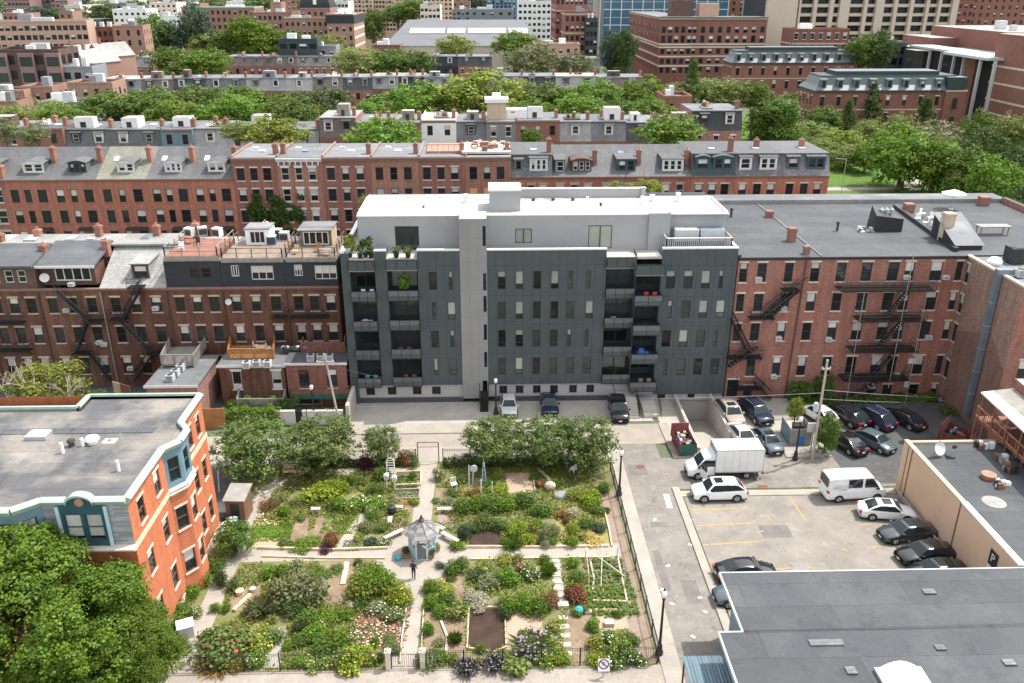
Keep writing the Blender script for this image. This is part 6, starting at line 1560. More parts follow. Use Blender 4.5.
def pxs(Y,Z=6.0):
 """pixels per metre at a depth"""
 a,b_ = V(512,300,Y),V(612,300,Y);return 100/(b_[0]-a[0])
def tree(label,x0,x1,yt,yb,Y,sp,name='tree',cat='tree',group=None,ground=0.0):
 s = pxs(Y);cx = (x0+x1)/2;cyy = (yt+yb)/2
 X,Z = V(cx,cyy,Y);r = (x1-x0)/2/s;hz = max(.55*r,math.sqrt(max(0,((yb-yt)/2/s)**2-(.38*r)**2))/.92)
 Z = max(Z,hz*.92+.2)
 t = root(name,label,cat,(X,Y,ground),0,group)
 cr,tr = SP[sp]
 c = ob('crown',cr[R.randrange(len(cr))],t,(0,0,Z),R.uniform(0,6.28),(r,r,hz))
 k = ob('trunk',tr[R.randrange(2)],t,(0,0,Z),R.uniform(0,6.28),(max(.6,r*.75),max(.6,r*.75),max(.3,(Z)/2.2)))
 return t
GA = 'small trees along the alley side of the garden'
tree('broad grey green tree at the alley beside the orange building',208,298,417,488,69.2,'olive',group=GA)
tree('grey green garden edge tree, second from the left',272,364,418,466,71.0,'olive',group=GA)
tree('small round grey green tree just left of the garden gate',358,404,423,466,71.2,'olive',group=GA)
tree('grey green tree right of the garden gate',455,534,414,464,71.0,'olive',group=GA)
tree('grey green tree in the middle of the right garden edge group',508,582,412,468,70.6,'olive',group=GA)
tree('drooping grey green tree at the street corner of the garden',552,622,420,482,70.0,'olive',group=GA)
# the big near tree at lower left
crown_big = crown('crown','leaf_big',5,n=110000,leafs=.0135,lobes=64,clump=.06,flat=.8,lr=(.13,.27),m2='leaf_mid')
def big_tree(label,X,Y,Z,r,hz,me,rot=0.0):
 t = root('broad_tree',label,'tree',(X,Y,0));ob('crown',me,t,(0,0,Z),rot,(r,r,hz));ob('trunk',trunk_mesh(3),t,(0,0,Z),0,(3.2,3.2,Z/2.2));return t
g_ = V(70,620,43.0)
big_tree('huge bright green tree filling the lower left corner in front of the orange building',g_[0]-1.2,42.2,6.6,7.6,6.4,crown_big)
big_tree('bright green tree at the bottom edge, right of the huge corner tree',-22.9,42.6,4.0,3.7,4.2,crown_big,2.0)
tree('green tree leaning over the left edge of the picture in front of the slate dormer',-30,70,515,600,43.5,'bright')
# half-dead pale branched tree behind the orange building
t = tree('yellow green tree with bare whitish branches behind the green parapet at left',-6,96,364,412,80.5,'sparse')
b = MB();q = random.Random(4)
def branch(p,d,l,r,n):
 e = p+d*l;b.bar(tuple(p),tuple(e),r,'bark_pale',5,r*.6)
 if n:
  for k in range(3):branch(p+d*l*q.uniform(.55,1),(d+Vector((q.uniform(-.7,.7),q.uniform(-.7,.7),q.uniform(-.2,.4)))).normalized(),l*.66,r*.55,n-1)
for p_,d_,l_,r_,n_ in (((-.3,-1.6,2.4),(.05,0,1),3.0,.17,3),((1.4,-1.8,1.8),(.6,0,.8),2.6,.14,3),((-2,-1.6,2.0),(-.5,0,.9),2.4,.13,3),((2.6,-1.8,1.6),(.3,0,.9),2.4,.13,3)):b = MB();branch(Vector(p_),Vector(d_).normalized(),l_,r_,n_);b.build('bare_branch',t)
tree('dense green shrubs behind the orange building parapet, right of the pale branched tree',70,112,392,412,81,'mid')
# far trees, band by band: (x0, x1, ytop, ybottom, depth, species)
def band(desc,Y,items,grp):
 n = len(items)
 for i,(x0,x1,a,c,sp) in enumerate(items):
  k = (x1-x0)*.06;tree(f'{COLW[sp]} tree {desc}, {nth(i, n)}',x0-k,x1+k,a-1,c+1,Y+R.uniform(-3,3) if Y else G((x0+x1)/2,c-1)[1],sp,group=grp)
band('just behind the long red terrace',146,[(-10,18,120,140,'sage'),(18,48,126,142,'sage'),(222,252,122,140,'lime'),(246,302,121,148,'yellow'),(350,420,129,150,'bright'),(521,541,129,148,'mid'),(640,700,123,143,'bright')],'trees behind the long terrace')
band('in the leafy street',205,[(-12,40,110,134,'lime'),(25,82,107,130,'lime'),(78,140,94,128,'mid'),(125,185,90,126,'mid'),(170,232,88,126,'mid'),(215,268,86,124,'bright'),(255,305,92,126,'mid'),(290,352,92,124,'dark'),(374,452,96,121,'bright'),(438,522,76,122,'yellow'),(518,570,86,116,'mid'),(524,562,104,120,'lime'),(566,618,80,118,'bright'),(606,644,92,116,'dark'),(618,668,78,116,'bright'),(650,684,96,120,'mid')],'street trees beyond the second line of roofs')
band('between the far rooflines',285,[(150,196,50,76,'mid'),(185,228,52,76,'bright'),(332,382,56,72,'lime'),(372,412,53,73,'mid'),(400,436,54,72,'mid'),(505,560,54,70,'sage'),(556,592,58,72,'sage')],'trees between the far lines of roofs')
band('in the far green belt at upper left',400,[(100,138,50,78,'dark'),(136,172,18,58,'mid'),(160,186,24,52,'bluish'),(182,210,8,48,'bluish'),(188,218,34,58,'lime'),(212,236,32,56,'mid'),(228,262,18,48,'bright'),(240,284,26,60,'bright'),(268,308,32,58,'mid'),(300,330,38,58,'lime')],'trees of the far green belt')
band('far off near the skyline',560,[(86,120,6,26,'dark'),(362,384,12,38,'mid'),(384,412,10,20,'mid'),(56,84,12,24,'mid'),(120,150,16,40,'mid'),(398,428,4,14,'mid'),(30,56,10,20,'bluish'),(246,276,0,14,'mid'),(300,330,0,10,'mid')],'trees near the skyline')
band('in the yards behind the second roofline',183,[(-10,34,112,130,'lime'),(40,84,110,130,'bright'),(150,200,104,130,'bright'),(205,262,100,128,'bright'),(262,322,104,130,'mid'),(350,384,104,122,'bright'),(510,550,102,122,'bright'),(556,604,98,122,'bright'),(604,640,100,124,'mid'),(632,672,98,124,'bright')],'trees in the far yards')
band('in the open park',None,[(748,784,118,150,'bright'),(766,806,126,158,'mid'),(800,836,138,162,'lime'),(826,866,144,170,'lime'),(852,880,146,174,'bright')],'trees in the open park')
band('before the long grey shed roof',380,[(438,472,38,56,'yellow'),(494,536,34,56,'bright'),(312,344,38,52,'lime')],'trees before the grey shed roof')
band('beside the blue glass tower',330,[(602,622,34,70,'bluish'),(614,636,32,72,'dark')],'trees beside the glass tower')
band('before the Victorian block',235,[(682,702,66,104,'conifer'),(668,696,82,100,'lime'),(690,724,78,100,'lime'),(716,748,80,104,'lime'),(740,770,82,108,'mid'),(700,736,94,112,'lime'),(752,800,96,130,'mid')],'trees before the Victorian block')
band('behind the two mansard blocks',330,[(846,876,36,68,'mid'),(864,892,32,66,'dark'),(1000,1030,40,60,'mid')],'trees behind the mansard blocks')
band('before the nearer mansard block',None,[(838,856,108,140,'conifer'),(856,884,94,136,'conifer'),(910,936,106,146,'conifer'),(770,806,96,124,'mid'),(806,842,110,140,'mid'),(962,996,116,156,'mid'),(994,1028,118,150,'lime')],'trees in front of the mansard block')
band('in the park at right',None,[(748,790,112,142,'bright'),(786,826,122,150,'lime'),(818,862,130,158,'yellow'),(852,884,122,150,'lime'),(884,916,118,148,'lime'),(916,962,132,152,'silver'),(870,940,128,190,'bright'),(960,1004,130,186,'dark'),(1000,1034,150,185,'dark')],'trees in the park')
band('along the near edge of the park',None,[(908,962,142,196,'bright'),(940,990,150,202,'mid'),(972,1026,160,214,'bright'),(1004,1044,185,238,'dark'),(940,968,175,206,'mid')],'trees along the near edge of the park')
tree('leafy green tree top showing above the white roof screen, left one',604,636,180,200,112,'lime');tree('leafy green tree top showing above the white roof screen, right one',632,664,178,200,112,'yellow')
tree('bushy green tree beside the utility pole on the lamp pavement',810,842,414,462,71.9,'mid')
tree('light green shrub behind the wooden bin enclosure',786,806,396,422,76.5,'yellow')
tree('green shrub growing on the brick block below the brown drainpipe',786,816,380,404,83.2,'mid');tree('dark green tree at the foot of the large fire escape',812,838,372,400,83.3,'mid')
tree('small yellow green tree on the terrace behind the penthouse left corner',358,374,195,212,104,'lime')
# ivy and hedges: leaf sheets on real walls
def ivy(label,x0,x1,y,z0,z1,n,m,d=.3,name='ivy',size=.13,cat='ivy'):
 b = MB();pts = []
 for k in range(n):
  x,z = R.uniform(x0,x1),R.uniform(z0,z1);e = min(x-x0,x1-x,z1-z)
  if e < .9+.8*math.sin(x*1.9)+.7*math.sin(z*1.7+x) or math.sin(x*1.2+z*.9)*math.sin(z*1.5-x*.7) > .75:continue
  pts.append(((x-x0,-R.random()*d,z),(0,-.8,.1)))
 leaves(b,pts,size,m);return tag(b.build(name,None,(x0,y,0)),label,cat)
ivy('dense green ivy covering the left front of the flat roofed terrace house',V(241,215,Y3)[0],V(305,215,Y3)[0],Y3-.05,4,14.9,6500,'leaf_ivy',.6,size=.2)
def hedge(label,x0,x1,y0,y1,z0,z1,n,m,size=.1):
 b = MB();pts = []
 for k in range(n):
  f = R.random();x,y,z = R.uniform(x0,x1),R.uniform(y0,y1),R.uniform(z0,z1)
  if f < .5:z = z1+R.gauss(0,.07);nn = (0,0,1)
  elif f < .9:y = y0+R.gauss(0,.07);nn = (0,-1,.2)
  else:x = R.choice((x0,x1))+R.gauss(0,.07);nn = (1 if x > (x0+x1)/2 else -1,0,.2)
  z += .18*math.sin(x*2.1)+.12*math.sin(x*5+y);pts.append(((x-x0,y-y0,z),nn))
 leaves(b,pts,size,m);return tag(b.build('hedge',None,(x0,y0,0)),label,'hedge')
X0 = V(222,420,79.4)[0]
hedge('bright green hedge spilling over the pale wall, lower of two below the brown extension',X0,V(280,420,79.4)[0],79.0,80.2,.3,1.75,2600,'leaf_bright')
hedge('bright green hedge behind the wall, upper of two below the brown extension',V(228,408,81.8)[0],V(292,408,81.8)[0],81.6,82.6,0,1.6,2600,'leaf_bright')
hedge('dark green bush block at the right end of the hedges',V(276,408,80.4)[0],V(297,408,80.4)[0],80.3,82,0,1.9,1200,'leaf_dark')
hedge('weedy green strip along the foot of the brick block',33.0,49.0,82.6,84.0,0,.5,4200,'leaf_mid',.12)
hedge('small patch of weeds beside the side building',48.3,49.8,79.5,81,0,.35,500,'leaf_mid',.1)
hedge('dark low hedge along the inside of the garden fence right of the gate',-4.6,9.5,70.2,71.2,0,.7,4200,'leaf_dark',.1)
hedge('dark low hedge along the inside of the garden fence left of the gate',-17.5,-9.0,70.6,71.3,0,.6,2600,'leaf_dark',.1)
# terrace planters
for t,c,h in PLANTERS:
 m_ = crown('foliage',c,R.randrange(999),n=420,leafs=.2,lobes=6,clump=.3);ob('foliage',m_,t,(0,0,.5+h*.45),0,(.45 if h < 1.5 else .8,.4,h*.5))
# ---------------------------------------------------------------- garden plants
PL = {}
def plant_mesh(kind,m,petal=None,seed=0):
 key = (kind,m,petal,seed % 2)
 if key in PL:return PL[key]
 global R
 keep = R;R = random.Random(hash((kind,m,petal or '')) % 1000+seed if False else sum(map(ord,kind+m+(petal or '')))+seed*7);b = MB()
 if kind in ('bush','leafy','low','tall'):
  n,s = {'bush':(1500,.062),'leafy':(600,.12),'low':(900,.07),'tall':(1200,.062)}[kind]
  lob = [(Vector((R.uniform(-.5,.5),R.uniform(-.5,.5),R.uniform(.2,.6))),R.uniform(.28,.5)) for _ in range(9)]+[(Vector((0,0,.5)),.5)]
  pts = []
  for k in range(n):
   c,r = lob[k % 10];d = Vector((R.gauss(0,1),R.gauss(0,1),R.gauss(.3,1))).normalized();p = c+d*r*R.uniform(.6,1.18)
   if p.z < 0:p.z = R.uniform(0,.15)
   pts.append((p,d*.7))
  leaves(b,pts,s,m)
  if petal:
   pp = []
   for k in range(46):
    c,r = lob[k % 10];d = Vector((R.gauss(0,1),R.gauss(-.2,1),abs(R.gauss(.6,.8)))).normalized();p = c+d*r*1.08
    if p.z > .25:pp.append((p,d))
   leaves(b,pp,.06,petal,.6,jit=.4,asp=1.0)
 elif kind in ('spiky','grass'):
  for k in range(240 if kind == 'spiky' else 420):
   a = R.uniform(0,6.28);t_ = R.uniform(.15,1.0);r0 = R.uniform(0,.35);d = Vector((math.cos(a),math.sin(a),0))
   p = d*r0;q_ = p+d*t_*.75+Vector((0,0,R.uniform(.6,1.05)-.35*t_));w = Vector((-d.y,d.x,0))*.045
   b.face([tuple(p-w),tuple(p+w),tuple((p+q_)/2+w*.8+Vector((0,0,.18))),tuple(q_),tuple((p+q_)/2-w*.8+Vector((0,0,.18)))],m)
  if petal:
   for k in range(80):
    a = R.uniform(0,6.28);r = R.uniform(.2,.95);leaves(b,[((r*math.cos(a),r*math.sin(a),R.uniform(.7,1.1)-.3*r),(0,0,1))],.055,petal,.6,jit=.5,asp=1)
 elif kind == 'rows':
  for ry in (-.7,-.25,.2,.65):
   pts = [((R.uniform(-1,1),ry+R.gauss(0,.1),abs(R.gauss(.3,.22))),(0,0,.6)) for _ in range(190)];leaves(b,pts,.085,m)
 elif kind == 'carpet':
  pts = [((R.uniform(-1,1),R.uniform(-1,1),abs(R.gauss(.1,.12))),(0,0,.8)) for _ in range(520)];leaves(b,pts,.075,m)
  if petal:leaves(b,[((R.uniform(-1,1),R.uniform(-1,1),R.uniform(.2,.5)),(0,0,1)) for _ in range(80)],.05,petal,.8,jit=.4,asp=1)
 me = b.data('foliage');R = keep;PL[key] = me
 return me
def plant(px,py,w,h,kind,m,label,petal=None,name=None,cat=None,d=None):
 """px,py: foot of the plant; w,h: metres"""
 X,Y = G(px,py);r = w/2
 me = plant_mesh(kind,'leaf_'+m,petal and 'petal_'+petal,len(LABELS))
 name = name or {'bush':'shrub','leafy':'leafy_plant','low':'low_plant','tall':'tall_plant','spiky':'spiky_plant','grass':'grass_clump','rows':'vegetable_row','carpet':'ground_plant'}[kind]
 if petal and kind == 'bush':name = 'flowering_shrub'
 elif petal:name = 'flowering_plant'
 o = ob(name,me,None,(X,Y,.02),R.uniform(0,6.28) if kind not in ('rows','carpet') else 0,(r*1.12,(d or w)/2*1.12,h*.72))
 return tag(o,label,cat or {'bush':'shrub','rows':'vegetables'}.get(kind,'plant'),'garden plants')
# ---------------------------------------------------------------- community garden: plants, one by one
GP = [
# upper left quarter
(322,500,4.0,1.5,'bush','lime','big lime green bush in the upper left quarter of the garden',None),(338,492,2.4,1.6,'bush','lime','lime yellow shrub right beside the big lime bush',None),
(352,484,1.6,1.5,'bush','bright','fresh green bush between the lime shrub and the orange flowers',None),(362,485,1.1,1.2,'bush','olive','small bush covered in orange flowers left of the white boxes','orange'),
(340,508,2.4,1.5,'bush','bright','green bush in front of the lime yellow shrub',None),(356,508,2.6,1.4,'bush','bright','leafy green bush dotted with white flowers, left of two','white'),(373,508,2.6,1.3,'bush','bright','leafy green bush dotted with white flowers, right of two','white'),
(367,470,1.6,2.2,'tall','purple','dark purple leaved shrub against the fence left of the gate',None),(382,478,2.2,1.6,'bush','mid','mid green shrub left of the white boxes',None),(376,492,1.9,1.3,'bush','mid','green bush just below the mid green shrub by the white boxes',None),
(404,464,1.8,2.0,'tall','rust','rusty climbing rose on the fence left of the gate','red'),(414,466,1.5,1.9,'tall','olive','green and red climbing rose nearest the gate','red'),
(308,479,.8,.7,'bush','red','small dark red flowers at the end of the white stone edging',None),(294,486,1.8,.7,'low','sage','low sage plants inside the curve of the white stone edging',None),
(268,508,1.8,.9,'bush','rust','brownish bush beside the upper left path',None),(276,500,1.8,.8,'low','sage','greyish low plants by the curved edging stones',None),(286,515,1.7,1.2,'bush','bright','bright green bush left of the small white table',None),
(299,505,1.6,.9,'low','sage','pale grey green plants behind the small white table',None),(270,530,3.0,.35,'carpet','bright','square of short bright green crop at the left path',None),(284,546,1.2,.8,'low','olive','dark olive plants right of the pale soil square',None),
(315,540,.9,.5,'rows','pale','narrow lime green row between two strips of bare soil',None),(303,549,2.8,.7,'low','bright','long low green box hedge beside the cross path',None),(331,545,1.9,1.3,'bush','rust','red brown bush right of the bare soil strips','red'),(325,550,1.6,.6,'low','purple','dark purple low plants at the cross path below the red brown bush',None),
(340,524,2.6,.5,'carpet','bright','low green plants behind the red brown bush',None),(366,530,1.7,1.1,'bush','sage','grey green bush right of the diagonal soil path',None),(372,520,1.6,1.0,'bush','mid','green bush behind the grey green bush',None),(383,530,1.6,1.0,'bush','olive','olive bush left of the brick patio',None),
(359,540,1.0,.7,'low','pale','yellow flowers at the foot of the diagonal soil path','yellow'),(352,546,1.3,.5,'carpet','olive','purple flower patch at the foot of the diagonal soil path','purple'),(370,544,1.3,.7,'leafy','bluish','blue green leafy clump near the cross path',None),(384,544,1.5,.5,'low','olive','white flowered low plants left of the gazebo plaza','white'),
(405,482,2.2,.5,'rows','mid','short green vegetable rows beside the white boxes',None),(404,496,2.2,.4,'rows','sage','thin vegetable rows in the middle bed left of the centre path',None),(412,478,1.0,1.0,'bush','mid','green bush at the upper end of the centre path, left side',None),(414,504,1.2,.8,'low','yellow','yellow green plant left of the centre path above the gazebo','yellow'),(402,505,1.4,.5,'low','dry','dry straw coloured plants by the white stone bench',None),
(268,519,2.0,.4,'carpet','dry','dry flowering strip above the square green crop','white'),(300,520,1.4,.6,'low','olive','olive plants left of the small white table',None),(248,500,1.0,.8,'low','mid','green weeds beside the brown shed corner',None),
# upper right quarter
(439,480,1.4,1.6,'bush','pale','white flowering bush on a tall stand right of the gate','white'),(452,495,1.6,.7,'low','mid','green herbs around the white chair',None),(446,502,1.7,.5,'low','sage','low herb bed above the white stone bench, right of the centre path',None),(436,502,1.0,.5,'low','olive','small olive plants at the right edge of the centre path',None),
(462,482,1.2,.9,'low','olive','olive plants left of the tall stakes',None),(474,494,1.5,.7,'low','rust','reddish plants at the foot of the tall stakes',None),(497,478,1.3,1.5,'tall','yellow','yellow green tall plant right of the obelisk trellis',None),(490,486,1.4,.9,'low','mid','green plants between the stakes and the pink soil',None),
(462,510,2.2,1.6,'bush','mid','dark green bush left end of the dense middle row',None),(478,510,2.4,1.7,'bush','bright','bright green bush second in the dense middle row',None),(494,512,2.6,1.9,'bush','mid','mid green bush third in the dense middle row',None),(508,506,2.4,1.6,'bush','bright','bright green bush fourth in the dense middle row',None),(524,506,2.5,1.7,'bush','mid','dark leafed bush fifth in the dense middle row',None),(541,512,2.4,1.4,'bush','mid','green bush at the right end of the dense middle row',None),
(486,526,2.2,1.7,'bush','olive','olive tomato plants before the dense middle row, left',None),(500,528,2.0,1.6,'bush','olive','olive tomato plants before the dense middle row, right',None),(463,538,1.5,1.9,'tall','bluish','tall blue green shrub right of the gazebo bench',None),(459,548,1.7,.8,'low','bright','low green plants at the corner of the gazebo plaza',None),(474,530,1.2,1.0,'bush','olive','olive bush above the dark bed by the cross path',None),
(517,532,2.4,1.3,'bush','lime','lime bush right of the dark bed, upper',None),(512,546,2.3,1.0,'spiky','mid','dark green strap leaved clump at the cross path',None),(527,544,1.8,1.2,'bush','lime','yellow lime bush at the cross path right of the strap leaved clump','yellow'),(531,530,1.5,1.0,'bush','yellow','yellow flowering plant beside the lime bush','yellow'),
(497,492,2.4,.8,'low','lime','lime row at the lower edge of the pink soil',None),(541,486,1.3,.9,'bush','rust','rusty orange bush left of the orange boulder','orange'),(536,480,1.5,.8,'bush','mid','green bush above the rusty orange bush',None),(556,487,1.3,1.0,'bush','mid','green bush behind the orange boulder',None),(560,478,2.4,.5,'carpet','mid','low green cover around the white garden chairs',None),
(575,498,2.3,1.3,'bush','yellow','yellow green bush left of the large lime bush',None),(590,503,2.8,1.6,'bush','lime','large lime bush near the street fence',None),(604,492,1.6,1.5,'bush','mid','dark green bush against the street fence',None),(598,512,1.8,.9,'bush','mid','green bush below the large lime bush',None),(606,512,.9,.6,'grass','yellow','tall grass along the street fence',None),
(572,515,1.2,1.0,'bush','silver','white flowering bush in the upper right quarter','white'),(561,516,1.3,.8,'bush','rust','orange pink flowers left of the white flowering bush','orange'),(566,524,1.0,.6,'low','red','dark red low plant below the white flowering bush',None),
(549,536,2.0,1.4,'bush','sage','grey green bush left of the stepping stone strip',None),(555,545,1.1,.9,'bush','mid','round green clipped bush at the cross path',None),(546,547,1.1,.8,'bush','sage','round pale sage bush beside the clipped green bush',None),(539,545,.8,.7,'low','purple','dark purple plant beside the pale sage bush',None),(538,528,1.6,1.0,'bush','bright','green bush behind the grey green bush by the stepping strip',None),
(573,532,1.6,1.0,'bush','lime','lime bush right of the stepping strip, upper',None),(573,546,1.7,1.1,'bush','bright','bright green bush right of the stepping strip at the cross path',None),(588,528,2.0,1.0,'bush','mid','dark green bush in the middle of the right bed',None),(600,532,1.6,.9,'bush','bluish','grey green bush at the right end of the right bed',None),(592,542,2.0,.5,'low','dry','straw coloured flowers at the lower edge of the right bed','yellow'),(585,540,1.0,.6,'low','yellow','yellow green tuft among the straw coloured flowers',None),
# lower right quarter
(429,592,1.6,1.6,'bush','bright','round bright green bush right of the person',None),(452,572,1.9,1.5,'bush','mid','dark green bush below the cross path near the plaza',None),(463,570,1.3,1.7,'tall','olive','tall olive plant beside the dark green bush',None),(440,567,1.0,.6,'low','bluish','small blue green plant at the plaza edge',None),(451,582,.9,.5,'bush','mid','small round green plant on bare soil',None),
(430,606,1.8,1.3,'bush','bright','lime edged bush at the right of the centre path',None),(446,606,1.9,1.4,'bush','mid','mid green bush second from the centre path',None),(456,616,2.0,1.4,'leafy','pale','pale broad leaved plant left of the dark soil plot',None),(440,616,1.5,1.2,'bush','bright','fresh green bush left of the pale broad leaved plant',None),(444,590,2.2,.6,'low','yellow','yellow green low growth above the lime edged bush','yellow'),
(428,634,1.2,1.5,'tall','bright','narrow bright green tall plant by the centre path',None),(455,642,1.3,1.2,'spiky','mid','spiky green plant left of the dark soil plot',None),(429,664,2.2,1.3,'bush','sage','big sage green bush at the gate post',None),(441,660,1.6,1.0,'bush','bright','green bush right of the big sage bush',None),(453,662,1.4,.9,'low','yellow','yellow green plants left of the first lavender',None),(437,645,1.3,.6,'low','sage','greyish herbs above the sage bush',None),
(467,672,1.9,1.3,'spiky','lavender','purple lavender clump at the front fence, left of two','purple'),(494,668,1.8,1.4,'spiky','lavender','purple lavender clump at the front fence, right of two','purple'),(514,672,2.0,1.5,'leafy','pale','pale leafy shrub right of the lavender clumps',None),(480,652,1.0,.9,'bush','bright','small green bush at the lower edge of the dark soil plot',None),(481,664,.8,.6,'low','rust','brownish low plant between the lavender clumps',None),
(480,605,2.4,.8,'low','silver','silver white leaved plants above the dark soil plot',None),(472,598,1.6,.7,'low','silver','silver white patch at the left above the dark soil plot',None),(488,585,2.4,1.2,'bush','sage','pale sage bush above the silver plants',None),(476,578,1.9,1.0,'spiky','sage','pale sage grassy plant left of the pale sage bush',None),(507,584,2.5,1.7,'bush','bright','round bright green bush right of the pale sage bush',None),(499,606,.9,.8,'low','silver','small white bush at the corner of the dark soil plot',None),
(505,562,1.8,.7,'low','yellow','yellow flowers along the cross path right of the dark bed','yellow'),(517,562,1.3,.8,'low','olive','orange flowers along the cross path','orange'),(528,574,1.8,1.1,'bush','mid','hydrangea with pale flowers below the orange flowers','white'),(534,580,1.5,1.0,'bush','dark','dark bush with whitish flowers','white'),(522,570,1.3,.8,'low','rust','rusty plant with pale flowers left of the hydrangea','pink'),(548,574,1.6,1.4,'spiky','bright','spiky green clump left of the stepping stones',None),(543,562,1.2,.9,'bush','mid','green bush above the spiky clump',None),
(512,610,2.0,1.6,'bush','bright','green bean plants in the middle bed, left',None),(528,608,2.2,1.8,'tall','bright','green bean plants in the middle bed, centre',None),(542,612,2.0,1.7,'tall','mid','green bean plants in the middle bed, right',None),(506,616,1.4,1.2,'bush','dark','dark bush at the left end of the bean plants',None),(552,605,1.7,1.4,'bush','rust','red brown flowering bush left of the stepping stones','red'),(576,601,2.0,1.5,'bush','red','bright red flowering bush right of the stepping stones','red'),
(571,567,1.3,1.0,'bush','bright','green bush at the top of the tall green row',None),(575,580,1.6,1.0,'bush','mid','tall green row right of the stepping stones, middle',None),(576,592,1.4,.9,'bush','bright','green row just above the red flowering bush',None),(576,615,1.3,.8,'bush','bright','green plant around the blue pot',None),(586,612,1.0,.7,'low','bright','green plant right of the blue pot',None),
(605,570,2.8,.5,'rows','sage','pale green rows under the pole trellis, upper',None),(609,585,3.0,.5,'rows','olive','green rows under the pole trellis, lower',None),(613,602,3.2,.4,'rows','mid','green row along the lower edge of the pole trellis bed',None),(617,576,.9,.8,'low','lime','lime plant in the pole trellis bed',None),(592,628,1.5,1.1,'bush','bright','green bush on the bare plot near the street fence',None),(617,616,1.0,.7,'low','mid','small green plant on the bare plot near the street fence',None),
(532,650,3.4,1.5,'spiky','sage','large lavender and green mound in the lower middle','purple'),(528,642,1.8,1.2,'bush','mid','green heart of the lavender mound',None),(546,650,1.9,.9,'bush','bright','bright green bush right of the lavender mound',None),(560,660,2.0,1.0,'bush','lime','lime bush at the front fence right of the lavender mound',None),(545,664,2.0,.9,'bush','bright','green bush at the front fence below the lavender mound','yellow'),(530,664,1.2,.9,'bush','dark','dark bush with white flowers at the front fence','white'),(552,628,1.2,.7,'low','pale','pale yellow plants beside the lower stepping stones','yellow'),
(596,648,1.8,1.1,'bush','yellow','yellow green flowering bush, left of the lower right flower bed','yellow'),(606,642,1.7,1.2,'bush','mid','white flowering bush at the top of the lower right flower bed','white'),(622,650,2.0,1.2,'bush','mid','bright yellow flowering bush in the lower right flower bed','yellow'),(600,664,1.9,1.0,'bush','lime','lime yellow bush at the bottom of the lower right flower bed','yellow'),(614,666,1.8,1.0,'bush','mid','green bush with small white flowers at the bottom of the flower bed','white'),(632,662,1.9,1.2,'bush','mid','green bush at the right corner of the garden','white'),(630,642,1.5,.9,'bush','olive','olive bush at the upper right of the flower bed',None),(612,656,1.5,1.0,'bush','bright','green bush in the middle of the flower bed','yellow'),
# lower left quarter
(225,652,4.4,2.0,'bush','olive','large rose bush with red blooms beside the lower left path','red'),(213,642,2.4,1.6,'bush','mid','left half of the rose thicket, darker green','pink'),(258,645,3.0,1.3,'bush','yellow','yellow green bush right of the rose bush','yellow'),(272,640,2.0,1.2,'bush','olive','olive green bush beside the gravel strip',None),(257,664,1.8,1.1,'bush','bright','daisy bush covered with white flowers near the front fence','white'),(222,664,3.4,.5,'grass','dry','dry yellow grass at the front fence below the rose bush',None),(240,664,2.0,.5,'grass','dry','dry yellow grass left of the daisy bush',None),
(262,612,2.8,1.5,'spiky','sage','grey green spiky clump in the lower left quarter',None),(272,622,1.0,.8,'low','orange' if False else 'olive','orange flowers below the grey green spiky clump','orange'),(270,577,2.2,1.3,'bush','bright','light green bush below the cross path, left',None),(286,576,1.9,1.3,'bush','mid','mid green bush below the cross path, second',None),(281,590,1.9,1.2,'bush','olive','yellow dotted bush right of the log seat','yellow'),(296,567,1.4,1.0,'low','pale','pale leaved plants at the cross path near the bare plot','white'),(300,600,4.6,2.9,'bush','sage','large rounded grey green shrub in the lower left quarter',None),(292,615,2.4,1.3,'bush','dark','dark green bush under the large rounded shrub',None),
(216,612,1.0,1.1,'tall','bright','small bright green conifer by the left path',None),(226,612,.9,.8,'bush','bright','small round green plant beside the small conifer',None),(320,574,2.2,.6,'low','mid','green herbs below the cross path, left of the wooden plank',None),(337,570,1.4,.6,'low','olive','olive herbs left of the wooden plank',None),(357,564,.9,.7,'bush','mid','small dark green bush at the cross path',None),
(366,596,3.4,2.3,'bush','bright','big rose bush with reddish heart below the gazebo plaza','red'),(384,590,3.2,2.4,'bush','bright','large fresh green bush left of the person',None),(374,578,2.8,1.8,'bush','bright','green bush at the back of the large bushes left of the person',None),(400,600,2.6,1.5,'bush','lime','lime bush beside the centre path left of the person','yellow'),(364,604,2.2,1.0,'bush','dark','dark green bush under the big rose bush',None),
(310,622,2.0,1.0,'bush','mid','green bush above the bright lower bushes, left',None),(330,622,2.2,1.1,'bush','bright','bright green bush above the mulch plot, left',None),(345,618,2.0,1.0,'bush','bright','bright green bush above the mulch plot',None),(352,610,1.0,.9,'bush','silver','white hydrangea above the mulch plot','white'),(395,618,1.8,1.0,'bush','olive','olive bush at the upper right of the mulch plot','white'),(376,612,1.8,1.0,'bush','sage','sage bush above the mulch plot','white'),
(316,640,2.4,1.5,'bush','bright','bright green bush in the lower middle of the left half',None),(335,642,2.4,1.6,'bush','bright','fresh green bush right of the bright lower bush',None),(326,652,2.2,1.3,'bush','mid','mid green bush below the bright lower bushes',None),(305,645,1.8,1.2,'bush','mid','green bush beside the gravel strip, right side',None),(322,628,1.4,1.0,'bush','lime','lime white flowering plant above the bright bushes','white'),(356,666,3.2,1.5,'bush','lime','yellow flowering bush at the front fence','yellow'),(341,664,2.0,1.1,'bush','olive','olive bush left of the yellow flowering bush','yellow'),(318,666,2.4,.8,'low','olive','yellow flowers along the front fence','yellow'),(300,664,1.6,.7,'low','bright','low green plants along the front fence beside the gravel strip',None),
